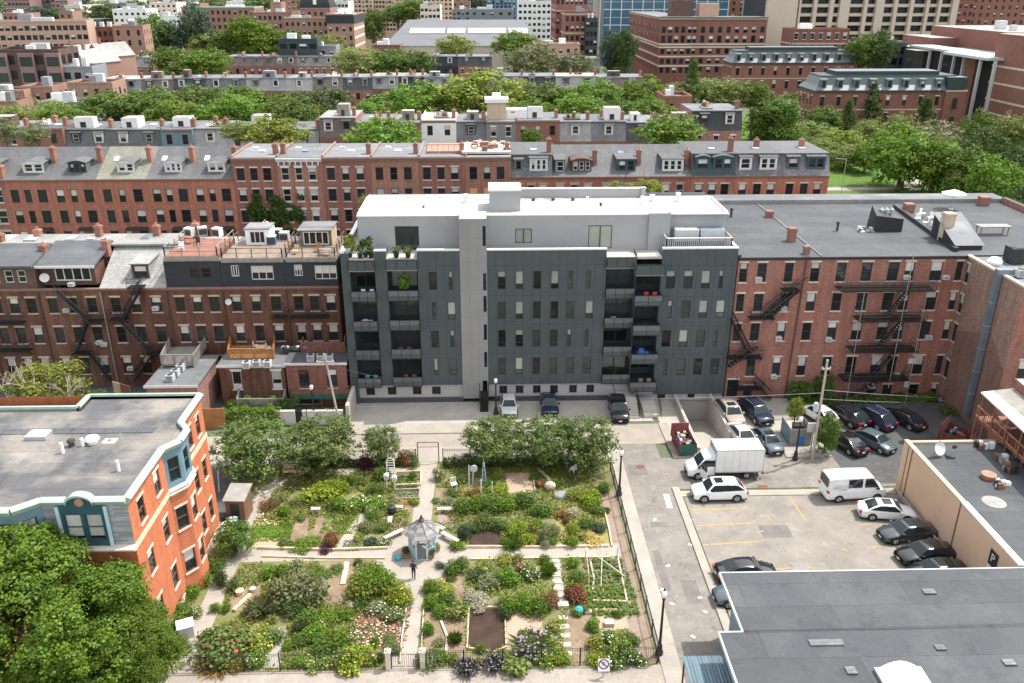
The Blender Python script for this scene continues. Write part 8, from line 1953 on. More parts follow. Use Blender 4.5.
# the person in the garden
def person(lab,X,Y,rz=0.0,h=1.72):
 J = [((0,0,.92),.135),((0,0,1.12),.135),((0,0,1.32),.165),((0,0,1.45),.075),((0,0,1.53),.058),((0,-.01,1.62),.1),((0,-.005,1.72),.085),
  ((.1,0,.86),.105),((.11,-.03,.48),.07),((.11,.0,.1),.05),((.12,-.12,.04),.045),((-.1,0,.86),.105),((-.11,.05,.48),.07),((-.11,.1,.1),.05),((-.12,-.01,.04),.045),
  ((.19,0,1.38),.062),((.25,.02,1.12),.05),((.24,-.1,.9),.04),((.24,-.15,.82),.035),((-.19,0,1.38),.062),((-.25,.02,1.12),.05),((-.23,-.12,.92),.04),((-.22,-.17,.85),.035)]
 E_ = [(0,1),(1,2),(2,3),(3,4),(4,5),(5,6),(0,7),(7,8),(8,9),(9,10),(0,11),(11,12),(12,13),(13,14),(2,15),(15,16),(16,17),(17,18),(2,19),(19,20),(20,21),(21,22)]
 me = bpy.data.meshes.new('body');me.from_pydata([j[0] for j in J],E_,[]);o = bpy.data.objects.new('person',me);col.objects.link(o)
 md = o.modifiers.new('s','SKIN');sk = me.skin_vertices[0].data
 for i,j in enumerate(J):sk[i].radius = (j[1],j[1]*.85)
 sk[0].use_root = True
 o.modifiers.new('u','SUBSURF').levels = 1
 dg = bpy.context.evaluated_depsgraph_get();m2 = bpy.data.meshes.new_from_object(o.evaluated_get(dg));bpy.data.objects.remove(o)
 for m in ('dark_cloth','skin','rubber'):m2.materials.append(MATS[m])
 for p in m2.polygons:
  c = p.center;p.use_smooth = True
  p.material_index = 2 if c.z < .08 else 1 if (c.z > 1.47 or (abs(c.x) > .17 and c.z < 1.0 and c.z > .7)) else 0
 t = root('person',lab,'person',(X,Y,.03),rz);ob('body',m2,t)
 b = MB();b.ell((0,.015,1.69),(.105,.112,.09),'hair',12,8);b.build('hair',t)
X,Y = G(414,579);person('person in dark clothes walking on the garden path below the gazebo',X,Y,2.9)
for px,py in ((655,520),(668,566),(700,598),(690,545),(672,604),(705,612),(662,590),(690,520),(646,560),(693,637)):
 b = MB();b.box(-.16,.16,-.1,.1,0,.03,'white_cloth');tag(b.build('litter',None,(*G(px,py),.01),R.uniform(0,3)),'small scrap of white litter lying on the street','litter','white litter on the street')
# ---------------------------------------------------------------- the city behind
def far_row(desc,Y,items,eave_h,grp,D=11.0,floors=2):
 """items: (px0, px1, py_top, kind, wall, mansard material, top material, number of dormers, label or None)"""
 n = len(items)
 for i,(a,c,yt,kind,wm,mm,tm,nd,lab) in enumerate(items):
  x0,x1 = V(a,yt,Y)[0],V(c,yt,Y)[0];W = x1-x0-.03;ztop = V((a+c)/2,yt,Y)[1]
  ztop = max(8,ztop);mh = eave_h;ev = ztop-mh if kind == 'mansard' else ztop
  nw = max(2,int(W/2.6));rows = [(ev-2.6-3.1*k,1.75,[(W*(j+.5)/nw-.5,1.0) for j in range(nw)]) for k in range(floors)]
  dm = [(W*(j+.5)/nd-.8,1.6,1.9,.35,'dorm' if R.random() < .6 else 'dormk',1,False,R.choice(['white_trim','slate_wall','dark_frame']),'slate') for j in range(nd)] if nd else []
  rowhouse('row_house',lab or f'{ {"mansard":"mansard roofed","flat":"flat roofed","pitch":"pitched roof"}[kind] } house {desc}, {nth(i, n)}',x0,Y,W,ev,wm,rows,WS['farp'] if i % 3 else WS['farw'],
   ('mansard',mh,1.1,R.choice(['slate_wall','slate_char','slate_char','slate_brown','slate_pale']) if mm == 'slate_wall' else mm,tm) if kind == 'mansard' else ('flat',tm),D,dorm=dm,chim=[(W-.5,3,1.5)]+([(W*.4,7,1.3)] if i % 2 else []),group=grp,far=True,
   cornice=('stone_brown',.3,.25) if kind != 'mansard' else None,lights=[(R.uniform(.2,.6)*W,R.uniform(3,6),R.uniform(.7,1.2),R.uniform(.8,1.6)) for _ in range(R.randrange(0,3))])
 # roof clutter: decks, hatches and vents as things of their own
 k = 0
 for i,(a,c,yt,*_r) in enumerate(items):
  if R.random() < .9:
   x0,x1 = V(a,yt,Y)[0],V(c,yt,Y)[0];z = V((a+c)/2,yt,Y)[1]+.16;x = x0+(x1-x0)*R.uniform(.15,.5)
   b = MB();w = R.uniform(1.6,3.6);d = R.uniform(1.5,3.5);m = R.choice(['far_white','wood_deck','wood_grey','far_grey','brown_clad'])
   if R.random() < .5:
    b.box(0,w,2.5,2.5+d,0,.25,m)
    for q_ in range(int(w/.4)+1):b.box(q_*.4,q_*.4+.06,2.45,2.5,.25,1.2,'wood_brown')
    b.box(0,w,2.44,2.52,1.15,1.25,'wood_brown');
    for q_ in range(5):x_,y_ = R.uniform(.2,w-.6),R.uniform(2.7,2.2+d);b.box(x_,x_+.5,y_,y_+.5,.25,R.uniform(.5,1.3),R.choice(['white_cloth','wood_pale','leaf_mid','terracotta','wood_red']))
    tag(b.build('roof_deck',None,(x,Y,z)),f'small roof deck {desc}, on the house {nth(i, n)}','roof deck',grp+' decks')
   else:
    b.box(0,w,2.5,2.5+d,0,R.uniform(1.2,2.3),m,'roof_pale');b.box(w*.3,w*.6,2.46,2.5,.1,1.1,'black_paint');tag(b.build('roof_hatch',None,(x,Y,z)),f'boxy roof hatch {desc}, on the house {nth(i, n)}','roof hatch',grp+' hatches')
far_row('in the second roofline',160.0,[
 (-20,22,130,'flat','brick_far','','roof_grey',0,None),(22,62,129,'flat','brick_far','','roof_grey_dark',0,None),(62,108,131,'mansard','brick_far','slate_wall','roof_grey_dark',2,None),(108,160,131,'mansard','brick_far','slate_wall','roof_grey',2,None),
 (160,192,130,'flat','blue_grey_paint','','roof_grey_dark',0,'blue grey clad house with white windows in the second line of roofs'),(192,225,130,'mansard','brick_far','slate_wall','roof_grey',1,None),(225,318,131,'mansard','brick_far','slate_wall','roof_grey_dark',3,None),
 (318,355,119,'mansard','brick_far','slate_wall','roof_pale',2,'taller mansard house with two white dormers in the second line of roofs'),(355,390,123,'flat','brick_far','','roof_grey',0,None),(390,421,123,'flat','brick_far','','roof_grey',0,None),
 (421,456,121,'flat','far_white','','roof_pale',0,'white walled house with three windows in the second line of roofs'),(456,486,123,'mansard','brick_far','slate_wall','roof_grey',1,None),(486,516,122,'flat','far_grey','','roof_grey',0,None),(516,560,121,'flat','brick_far','','roof_grey',0,'dark brick house with small windows right of the tan roof tower'),
 (560,592,123,'mansard','brick_far','slate_wall','roof_grey',1,None),(592,627,123,'mansard','brick_far','slate_wall','roof_grey_dark',1,None),(627,660,124,'mansard','brick_far','slate_wall','roof_grey',1,None),(660,693,124,'flat','brick_far','','roof_grey',0,None),(693,744,112,'mansard','brick_pink','slate_wall','roof_grey',2,'raised mansard house with dark dormers at the right end of the second line of roofs')],3.4,'houses of the second line of roofs')
X0_,Z0_ = V(487,122,160);b = MB();b.box(0,3.6,2,5.5,0,3.2,'stone_tan');b.box(-.4,4.0,1.6,5.9,3.2,3.9,'far_white');b.box(1.0,2.6,2.6,4.5,3.9,4.7,'far_white');b.box(3.6,7.5,2.5,5.5,0,1.9,'far_white');tag(b.build('roof_tower',None,(X0_,160,Z0_)),'tan and white roof tower standing on the second line of roofs','roof tower')
far_row('in the third roofline',248.0,[
 (100,140,80,'mansard','brick_far','far_grey','roof_pale',2,None),(140,172,80,'mansard','brick_far','slate_wall','roof_grey',2,None),(172,205,79,'mansard','brick_far','slate_wall','roof_grey_dark',2,None),(205,245,79,'mansard','brick_far','slate_wall','roof_grey',2,None),(245,285,79,'mansard','brick_far','slate_wall','roof_grey_dark',2,None),
 (285,312,79,'mansard','brick_far','slate_wall','roof_grey',1,None),(312,342,78,'mansard','brick_far','slate_wall','roof_grey_dark',2,None),(342,372,78,'mansard','brick_far','slate_wall','roof_grey',2,None),(372,398,77,'mansard','brick_far','slate_wall','roof_pale',2,None),(398,424,77,'mansard','brick_far','slate_wall','roof_pale',2,None),
 (424,452,78,'mansard','brick_far','slate_wall','roof_grey_dark',2,None),(490,524,77,'mansard','brick_far','slate_wall','roof_grey',2,None),(524,556,77,'mansard','brick_far','slate_wall','roof_grey',2,None),(556,598,77,'mansard','brick_far','slate_wall','roof_pale',2,None),(598,644,78,'mansard','brick_far','slate_wall','roof_grey',2,None)],3.2,'houses of the third line of roofs',floors=1)
far_row('in the fourth roofline',325.0,[
 (126,152,58,'mansard','brick_far','slate_wall','roof_grey',2,None),(225,262,57,'mansard','brick_far','slate_wall','roof_grey',3,None),(262,296,57,'mansard','brick_far','slate_wall','roof_grey_dark',3,None),(296,335,57,'mansard','brick_far','slate_wall','roof_grey',3,None),(335,372,58,'mansard','brick_far','slate_wall','roof_pale',3,None),
 (425,458,57,'mansard','black_clad','black_clad','roof_grey_dark',2,None),(458,492,57,'mansard','brick_far','slate_wall','roof_grey',2,None),(556,600,59,'mansard','brick_far','slate_wall','roof_grey',3,None)],3.2,'houses of the fourth line of roofs',floors=1)
def block(label,px0,px1,pyt,Y,D,wm,rm,nx,nz,fh=3.6,ww=1.4,wh=1.9,rz=0.0,st='farp',cat='building',side=False,name='city_building',belts=(),parapet=None,z0=0.0,glass_=False):
 (x0,zt),(x1,_) = V(px0,pyt,Y),V(px1,pyt,Y);W = (x1-x0)/math.cos(rz) if rz else x1-x0
 t = root(name,label,cat,(x0,Y,0),rz)
 def gridw(L,n):return [((j+.5)*L/n-ww/2,zt-1.0-(k+1)*fh+(fh-wh)/2+.6,ww,wh) for k in range(nz) for j in range(n) if zt-1.0-(k+1)*fh > -1]
 hs = gridw(W,nx) if nx else [];ns = max(1,int(D/(W/nx))) if nx else 0
 hw_ = gridw(D,ns) if side else []
 b = MB();facade(b,(0,0),(1,0),W,z0,zt,hs,wm,.3)
 left = x0 > 0
 facade(b,(0,D),(0,-1),D,z0,zt,hw_ if left else [],wm,.3);facade(b,(W,0),(0,1),D,z0,zt,hw_ if not left else [],wm,.3);facade(b,(W,D),(-1,0),W,z0,zt,[],wm);b.build('wall',t)
 allw = [((0,0),(1,0),h) for h in hs]+([((0,D),(0,-1),h) for h in hw_] if left else [((W,0),(0,1),h) for h in hw_])
 s_ = WS[st]
 for O_,U_,h in allw[:96]:windows(t,O_,U_,[h],s_,True)
 if len(allw) > 96:
  m = MB()
  for O_,U_,(x,z,w,h) in allw[96:]:
   nx_,ny_ = U_[1],-U_[0];p = lambda a,c:(O_[0]+U_[0]*a-nx_*.2,O_[1]+U_[1]*a-ny_*.2,c);m.face([p(x,z),p(x+w,z),p(x+w,z+h),p(x,z+h)],s_['glass'])
  struct(m.build('window',t),'stuff')
 r = MB();r.box(.2,W-.2,.2,D-.2,zt-.5,zt-.3,rm)
 pm = parapet or wm
 r.box(0,W,-.15,.3,zt,zt+.5,pm);r.box(0,.3,.3,D,zt,zt+.5,pm);r.box(W-.3,W,.3,D,zt,zt+.5,pm);r.box(.3,W-.3,D-.3,D,zt,zt+.5,pm);r.build('roof',t)
 for z,m in belts:
  c = MB();c.box(-.2,W+.2,-.25,.02,zt-z-.35,zt-z+.35,m);c.box(-.25,-.0,-.25,D,zt-z-.35,zt-z+.35,m);c.build('belt_course',t)
 for k in range(2):
  c = MB();w = R.uniform(.12,.25)*W;x = R.uniform(.1,.6)*W;y = R.uniform(.3,.5)*D;c.box(x,x+w,y,y+R.uniform(.15,.3)*D,zt-.3,zt+R.uniform(1.2,2.6),R.choice(['far_grey','far_white','ac_grey']));c.build('roof_unit',t)
 return t,W,zt
# upper left cluster
block('long pink and cream terrace with white upper storey, far upper left',-30,75,23,330,16,'far_pink','roof_pale',18,3,3.2,1.6,1.7,rad(14))
t,W,zt = block('brown modern block with wide dark bay windows at the left edge',-14,58,51,262,13,'brown_clad','roof_grey_dark',5,3,4.2,2.9,2.6,0,side=True)
for k in range(3):
 b = MB();b.box(1.5+k*7.6,5.8+k*7.6,-1.0,-.05,zt-11,zt-.6,'far_purple');B_ = b.build('bay',t);m = MB()
 for z in (zt-4.2,zt-8.6):m.box(1.9+k*7.6,5.4+k*7.6,-1.05,-1.0,z,z+2.6,'glass_green')
 m.build('window',B_)
block('brown brick house with flat roof in front of the brown modern block, leftmost',-16,24,92,232,9,'brick_pink','roof_grey',3,3,3.4,1.1,1.7,side=True)
block('orange brick corner house with small windows at the left edge below the modern block',-12,17,103,222,8,'brick_pink','roof_pale',3,3,3.3,1.0,1.6,side=True)
block('brick house with terrace in front of the brown modern block',20,52,88,236,9,'brick_pink','roof_grey',3,2,3.4,1.1,1.7,side=True)
block('grey clad house with wide windows right of the brown modern block',61,92,68,262,10,'far_grey','roof_grey_dark',3,2,3.6,1.9,1.9)
block('tan brick house with a grey roof above the leafy street at left',67,112,84,236,9,'brick_pink','roof_grey',4,2,3.5,1.1,1.8,side=True)
block('grey corner building with flat cluttered roof at the left of the leafy street',38,93,104,212,8,'far_grey','roof_pale',4,2,3.4,1.3,1.5,side=True)
for i,(a,c,yt,Y) in enumerate(((56,78,46,300),(68,90,50,292),(84,106,44,300))):
 x0,z0 = V(a,yt,Y);x1 = V(c,yt,Y)[0];t = root('gabled_house',('steep gabled brick house with white rooflights, left one of three','steep gabled brick house with white rooflights, middle one of three','steep gabled brick house with white rooflights, right one of three')[i],'house',(x0,Y,0),rad(-24),'steep gabled houses');W = x1-x0
 b = MB();facade(b,(0,0),(1,0),W,0,z0-4,[],'brick_pink');facade(b,(W,0),(0,1),14,0,z0-4,[],'brick_pink');facade(b,(0,14),(0,-1),14,0,z0-4,[],'brick_pink');b.face([(0,0,z0-4),(W,0,z0-4),(W/2,0,z0)],'brick_pink');b.build('wall',t)
 b = MB();b.face([(-.3,-.3,z0-4.1),(W/2,-.3,z0+.2),(W/2,14,z0+.2),(-.3,14,z0-4.1)],'roof_pale');b.face([(W+.3,-.3,z0-4.1),(W+.3,14,z0-4.1),(W/2,14,z0+.2),(W/2,-.3,z0+.2)],'roof_pale');b.build('roof',t);chimney(t,W/2,3,z0-.5,2.2)
t,W,zt = block('dark red brick house under a green mansard roof at upper left',74,118,28,360,12,'brick_victorian','copper_green',8,3,3.4,1.2,1.8)
b = MB();b.mesh([(0,-.2,zt),(W*.62,-.2,zt),(W*.62,1.4,zt+3.2),(0,1.4,zt+3.2),(0,12,zt+3.2),(W*.62,12,zt+3.2)],[(0,1,2,3),(3,2,5,4)],'copper_dark');
for k in range(5):b.box(1.2+k*3,2.6+k*3,-.3,1,zt+.5,zt+2.2,'far_white')
b.build('mansard',t)
block('pale pink brick house with rounded gable right of the green mansard house',112,141,27,352,14,'brick_pink','roof_grey',3,3,3.6,1.1,2.0,rad(8),side=True)
block('purple brown tower blocks at the top left corner, left one',0,26,-14,620,22,'far_purple','roof_grey',7,9,3.1,1.8,1.5);block('purple brown tower block at the top left, middle one with balconies',26,50,-16,640,22,'far_purple','roof_grey',6,9,3.1,2.2,1.6);block('purple brown tower block at the top left, right one',48,65,-12,630,22,'far_purple','roof_grey',4,8,3.1,1.6,1.5)
block('small brick houses with gables below the purple tower blocks',2,28,14,520,14,'brick_pink','roof_pale',5,2,3.4,1.4,1.6);block('brick end house right of the small gabled houses at upper left',58,72,12,500,12,'brick_pink','roof_grey',2,3,3.4,1.4,1.6)
block('white low buildings in the far green belt',150,182,17,470,16,'far_white','white_roof',4,2,3.6,1.4,1.5);block('pale grey building with stacked storeys left of the far green belt',112,146,10,520,18,'far_white','roof_pale',6,4,3.4,1.6,1.4)
block('long brick block with a pale green roof edge, top left of centre',181,254,8,470,20,'brick_pink','copper_green',13,4,3.5,1.3,1.9,parapet='copper_green',side=True)
# centre left cluster
block('low brick wings left of the dark domed roof',252,292,13,440,26,'brick_pink','roof_pale',8,4,3.6,1.2,1.8,side=True);block('brick chimney block above the low brick wings',270,281,3,450,10,'brick_pink','roof_grey',0,0)
block('brick block with white roof below the dark domed roof',284,328,19,415,14,'brick_pink','white_roof',8,4,3.5,1.2,1.7);t,W,zt = block('brick hall carrying the black rounded mansard dome',300,330,9,440,18,'brick_pink','roof_grey',5,2,3.5,1.3,1.7)
b = MB();n = 7
for k in range(n):
 a0,a1 = k/n*math.pi/2,(k+1)/n*math.pi/2;i0,i1 = 3.2*(1-math.cos(a0)),3.2*(1-math.cos(a1));z_0,z_1 = zt+6.5*math.sin(a0),zt+6.5*math.sin(a1)
 c0 = [(i0,i0),(W-i0,i0),(W-i0,18-i0),(i0,18-i0)];c1 = [(i1,i1),(W-i1,i1),(W-i1,18-i1),(i1,18-i1)]
 for j in range(4):b.face([(*c0[j],z_0),(*c0[(j+1) % 4],z_0),(*c1[(j+1) % 4],z_1),(*c1[j],z_1)],'copper_dark' if False else 'black_clad')
b.face([(3.2,3.2,zt+6.5),(W-3.2,3.2,zt+6.5),(W-3.2,14.8,zt+6.5),(3.2,14.8,zt+6.5)],'roof_grey');b.box(W*.45,W*.55,-.1,.6,zt+2,zt+4.6,'far_white');b.build('dome_roof',t)
t,W,zt = block('tall brick block with dark mansard storey and banded right side, upper left of centre',326,353,15,400,34,'brick_pink','white_roof',4,5,3.6,1.2,1.9,side=True)
b = MB();b.box(-.3,W+.3,-.35,34.3,zt-3.4,zt+.0,'black_clad','white_roof');b.build('mansard',t);b = MB()
for k in range(3):b.box(W+.01,W+.12,.5,33.5,zt-6.5-3.6*k,zt-5.2-3.6*k,'stone_pale')
b.build('belt_course',t)
block('low dark green pavilion with glazed front among the trees, upper left of centre',278,317,40,330,8,'copper_dark','copper_green',4,1,3.6,2.6,1.8)
block('low grey flat roofed building beside the green pavilion',300,336,47,335,9,'far_grey','roof_pale',4,1,3.4,1.4,1.4)
# long grey shed with rooflights
x0,zt = V(386,46,400);x1 = V(541,46,400)[0];t = root('shed_hall','long hall with a broad grey roof and a white rooflight strip, top centre','hall',(x0,400,0));W = x1-x0
b = MB();facade(b,(0,0),(1,0),W,0,zt,[],'stone_pale');facade(b,(0,60),(0,-1),60,0,zt,[],'stone_pale');facade(b,(W,0),(0,1),60,0,zt,[],'stone_pale');b.build('wall',t)
zr = V(460,19,470)[1];b = MB();b.mesh([(-1,-.6,zt),(W+1,-.6,zt),(W-6,62,zr),(5,62,zr),(W-6,90,zt),(5,90,zt)],[(0,1,2,3),(3,2,5,4)],'hall_roof');b.face([(0,0,zt),(5,62,zr),(5,90,zt)],'hall_roof');b.build('roof',t)
b = MB();f0,f1 = .42,.56
for a,c in ((.12,.36),(.38,.5),(.52,.78),(.8,.93)):
 z = lambda f:zt+(zr-zt)*f+.4;b.mesh([(W*a,62*f0,z(f0)),(W*c,62*f0,z(f0)),(W*c,62*f1,z(f1)+.6),(W*a,62*f1,z(f1)+.6)],[(0,1,2,3)],'white_paint')
b.build('rooflight',t)
block('dark roofed end pavilion of the grey hall with red brick front',372,400,46,392,16,'brick_victorian','roof_grey_dark',3,2,3.8,1.6,2.2)
for i,(a,c,yt) in enumerate(((342,372,-6),(368,394,-10),(392,420,-8),(418,452,-12))):block(('tan apartment slab on the skyline, leftmost of four','tan apartment slab on the skyline, second of four','tan apartment slab on the skyline, third of four','tan apartment slab on the skyline, rightmost of four')[i],a,c,yt,640+i*6,22,'far_tan','roof_pale',8,9,3.0,1.7,1.5)
block('blue glass building on the skyline above the grey hall',487,520,-6,640,22,'glass_blue','roof_grey',8,6,3.4,1.6,2.6);block('white apartment block with dark windows right of the grey hall',518,556,2,520,18,'far_white','roof_pale',8,6,3.3,1.7,1.5);block('grey gabled works roofs on the skyline behind the hall',470,514,10,560,26,'far_grey','roof_pale',5,1,3.5,2,1.6)
block('tall dark red brick block with pale bands left of the blue glass tower',556,588,-4,400,30,'brick_victorian','roof_pale',7,7,4.0,1.3,2.0,side=True,belts=((6,'stone_tan'),(18,'stone_tan')))
block('lower dark brick block with pale cornice beside the glass tower',565,596,13,380,20,'brick_victorian','roof_pale',6,5,3.8,1.3,2.0,belts=((.5,'stone_tan'),(8,'stone_tan')));block('narrow green copper bay front beside the glass tower',586,598,19,374,8,'copper_dark','copper_green',3,4,3.6,1.4,2.0);block('low white roofed building below the dark brick block',534,580,45,350,10,'far_pink','white_roof',6,1,3.6,1.2,1.6)
# blue glass tower
x0 = V(600,10,520)[0];x1 = V(728,10,520)[0];t = root('glass_tower','blue glass office tower with white mullions behind the Victorian block','office tower',(x0,520,0));W = x1-x0;b = MB();b.box(0,W,.0,30,0,70,'glass_blue');b.build('glazing',t);b = MB()
for k in range(13):x = k*W/12;b.box(x-.25,x+.25,-.35,-.01,0,70,'far_white')
b.box(-.5,2.2,-.3,-.005,0,62,'far_grey')
for k in range(17):b.box(0,W,-.12,-.01,k*4.2,k*4.2+(.5 if k % 2 else .22),'far_white')
b.build('mullion',t)
# brick Victorian block
bx,by = G(657,86);hv = V(657,18,by)[1]
def vic(label,x0,x1,Y,D,zt,nx):
 t = root('victorian_block',label,'brick building',(x0,Y,0));W = x1-x0
 hs = [((j+.5)*W/nx-.95,z,1.9,h) for z,h in ((zt-6.2,2.6),(zt-10.4,3.0),(zt-15.2,2.2),(zt-19.4,2.2),(zt-23.4,2.4)) for j in range(nx) if z > 0]
 ns = max(3,int(D/(3.2 if D < 50 else 5)));hl = [((j+.5)*D/ns-.75,z,1.5,h) for z,h in ((zt-6.2,2.6),(zt-10.4,3.0),(zt-15.2,2.2),(zt-19.4,2.2),(zt-23.4,2.4)) for j in range(ns) if z > 0]
 b = MB();facade(b,(0,0),(1,0),W,0,zt,hs,'brick_victorian',.35);facade(b,(0,D),(0,-1),D,0,zt,hl,'brick_victorian',.35);facade(b,(W,0),(0,1),D,0,zt,[],'brick_victorian');b.build('wall',t)
 windows(t,(0,0),(1,0),hs[:60],WS['farp'],True);windows(t,(0,D),(0,-1),hl[:38],WS['farp'],True)
 for z in (zt-11.4,zt-12.4-.2,zt-16.6,zt-20.6):
  c = MB();c.box(-.25,W+.02,-.3,.02,z,z+.65,'stone_pale');c.box(-.3,-.01,.02,D,z,z+.65,'stone_pale');c.build('belt_course',t)
 c = MB();c.box(-.9,W,-1.0,D,zt,zt+.35,'copper_dark','roof_grey');c.box(-.6,W,-.7,D,zt-.6,zt,'stone_tan');c.box(-1.0,W,-1.1,-.9,zt+.35,zt+.6,'copper_green');c.build('cornice',t);return t
vic('tall dark red brick Victorian block with pale bands, front pavilion',bx,V(694,18,by)[0],by,90,hv,5)
vic('long wing of the tall Victorian block right of its pavilion',V(694,18,by)[0]+.1,V(768,18,by+6)[0],by+6,18,hv-.3,9)
b = MB();b.box(0,10,0,8,0,7,'brown_clad','roof_pale');b.box(13,22,1,8,0,5.5,'far_pink','roof_pale');b.box(3,6,2,6,7,9,'far_grey');tag(b.build('roof_plant',None,(bx+6,by+9,hv+.35)),'brown plant rooms standing on the Victorian block roof','plant room')
# mansard hospital blocks
def mansard_block(label,px0,px1,py_base_px,py_eave,nx,D,tower=False):
 Y = py_base_px;(x0,ze) = V(px0,py_eave,Y);x1 = V(px1,py_eave,Y)[0];W = x1-x0;t = root('mansard_block',label,'brick building',(x0,Y,0))
 hs = [((j+.5)*W/nx-.6,z,1.2,2.7) for z in (ze-4.0,ze-8.8,ze-13) for j in range(nx) if z > -.5];hl = [(1.5+3.2*j,z,1.2,2.7) for z in (ze-4.0,ze-8.8) for j in range(4) if z > -.5]
 b = MB();facade(b,(0,0),(1,0),W,0,ze,hs,'brick_victorian',.3);facade(b,(0,D),(0,-1),D,0,ze,hl,'brick_victorian',.3);facade(b,(W,0),(0,1),D,0,ze,[],'brick_victorian');b.build('wall',t)
 windows(t,(0,0),(1,0),hs,WS['far'] | dict(id='mb',lintel='stone_white'),True);windows(t,(0,D),(0,-1),hl,WS['far'] | dict(id='mb',lintel='stone_white'),True)
 c = MB();c.box(-.5,W+.5,-.6,D,ze,ze+.5,'copper_dark');c.box(-.2,W+.2,-.15,.0,ze-5.4,ze-5.0,'stone_tan');c.build('cornice',t)
 m = MB();z1_ = ze+.5;h = 3.8;ins = 2.0
 m.mesh([(-.3,-.3,z1_),(W+.3,-.3,z1_),(W+.3,D,z1_),(-.3,D,z1_),(ins*.55,ins*.55,z1_+h*.35),(W-ins*.55,ins*.55,z1_+h*.35),(W-ins*.55,D-ins*.55,z1_+h*.35),(ins*.55,D-ins*.55,z1_+h*.35),(ins,ins,z1_+h),(W-ins,ins,z1_+h),(W-ins,D-ins,z1_+h),(ins,D-ins,z1_+h)],
  [(0,1,5,4),(1,2,6,5),(3,0,4,7),(4,5,9,8),(5,6,10,9),(7,4,8,11),(8,9,10,11)],'mansard_metal');m.build('roof',t)
 m = MB();m.box(W*.15,W*.85,ins+1,D-ins-1,z1_+h,z1_+h+1.4,'copper_dark','mansard_metal');m.box(ins-.2,W-ins+.2,ins-.2,D-ins+.2,z1_+h,z1_+h+.25,'copper_dark');m.build('roof_ridge',t)
 for j in range(nx):
  x = (j+.5)*W/nx-.9;m = MB();f = MB();facade(f,(x,.35),(1,0),1.8,z1_+.5,z1_+3.0,[(.35,z1_+.7,1.1,1.9)],'mansard_metal',.2);f.box(x-.15,x+1.95,.2,2.2,z1_+3.0,z1_+3.2,'copper_green');f.box(x,x+.02,.36,2,z1_+.5,z1_+3,'mansard_metal');f.box(x+1.78,x+1.8,.36,2,z1_+.5,z1_+3,'mansard_metal');d_ = f.build('dormer',t);windows(d_,(x,.35),(1,0),[(.35,z1_+.7,1.1,1.9)],WS['farp'],True)
 if tower:
  f = MB();f.box(W-5.6,W+.6,-.9,3,0,ze,'brick_victorian');f.box(W-5.8,W+.8,-1.1,3.5,ze,ze+.5,'stone_tan');f.box(W-5.4,W+.4,-.7,3.5,ze+.5,ze+4.2,'copper_dark','mansard_metal');T_ = f.build('end_pavilion',t);windows(T_,(W-5.6,-.91-.3),(1,0),[(2.4,ze-5,1.4,3.2),(2.4,ze-10.5,1.4,3.2)],WS['farp'],True)
mansard_block('long red brick block with blue grey mansard roof, nearer of the two at right',815,963,262,92,9,14,True)
mansard_block('red brick block with blue grey mansard roof, farther of the two behind the first',732,858,330,64,10,13)
t_,W_,z_ = block('small brick building with white windows before the tan hospital tower',793,850,30,380,14,'brick_victorian','copper_green',7,2,4.2,1.6,2.4,st='farw',belts=((5.5,'stone_tan'),))
block('small red brick house with arched window beside the raised mansard house',664,692,98,190,9,'brick_red_dark','roof_grey',2,2,3.6,1.2,2.0)
# tan hospital tower with deep window bays
Yh = 430;x0 = V(766,20,Yh)[0];x1 = V(954,20,Yh)[0];W = x1-x0;t = root('hospital_tower','large tan concrete hospital tower with dark window bays at the top right','hospital tower',(x0,Yh,0));b = MB();b.box(0,W,3.0,40,0,66,'dark_frame');b.build('core',t);b = MB()
f = lambda p:W*(p-766)/(954-766)
for a,c in ((766,796),(797.5,799.5),(812,815.5),(828,832),(838,848),(862,865.5),(874,882),(892,895.5),(908,911.5),(924,927),(936,939),(950,956)):b.box(f(a),f(c),0,3.2,0,66,'tan_panel')
for k in range(16):b.box(f(797),W,1.1,3.1,k*4.1,k*4.1+1.4,'tan_panel')
b.build('wall',t)
m = MB()
for k in range(16):m.face([(f(797),2.9,k*4.1+1.4),(W,2.9,k*4.1+1.4),(W,2.9,k*4.1+4.1),(f(797),2.9,k*4.1+4.1)],'glass')
struct(m.build('window',t),'stuff')
# modern brick and glass complex on the right: its long front faces west
XM = 162.0
def WX(px,py,X=XM):r = ray(px,py);t = X/r[0];return (r[1]*t,HC+r[2]*t)
t = root('modern_brick_block','modern red brick complex with a tall glass atrium at the right edge','brick building',(XM,230,0))
def mb(nm,*bx):
 b = MB()
 for x0,x1,pa,pc,z0,z1,m,top in bx:
  ya,yc = sorted((WX(pa,60,XM+max(x0,0))[0]-230,WX(pc,60,XM+max(x0,0))[0]-230));b.box(x0,x1,ya,yc,z0,z1,m,top)
 return b.build(nm,t)
zc = WX(930,46)[1];zu = WX(960,28,XM+14)[1]
mb('wall',(4,40,899,928,0,zc+2.4,'brick_deep','roof_pale'),(14,60,926,1003,0,zu,'brick_deep','roof_pale'),(-1,30,966,979,0,zc-.4,'brick_deep','roof_grey'),(-4,60,1006,1100,0,zu+1,'brick_deep','roof_pale'),(16,50,1003,1012,0,zu-.5,'panel_dark','roof_grey'))
mb('glass_corner',(-2,4,908,928,0,zc-2.0,'glass_green','roof_pale'),(0,6,893,907,0,zc-1.2,'panel_dark','far_white'))
mb('atrium',(0,14,929,966,0,zc-.5,'glass','roof_grey'),(1,14,980,1006,0,zc-.5,'glass','roof_grey'))
mb('canopy',(-5,4,920,968,zc-.6,zc+.1,'ac_grey','ac_grey'),(-9,3,968,1017,zc-.8,zc,'ac_grey','ac_grey'))
b = MB()
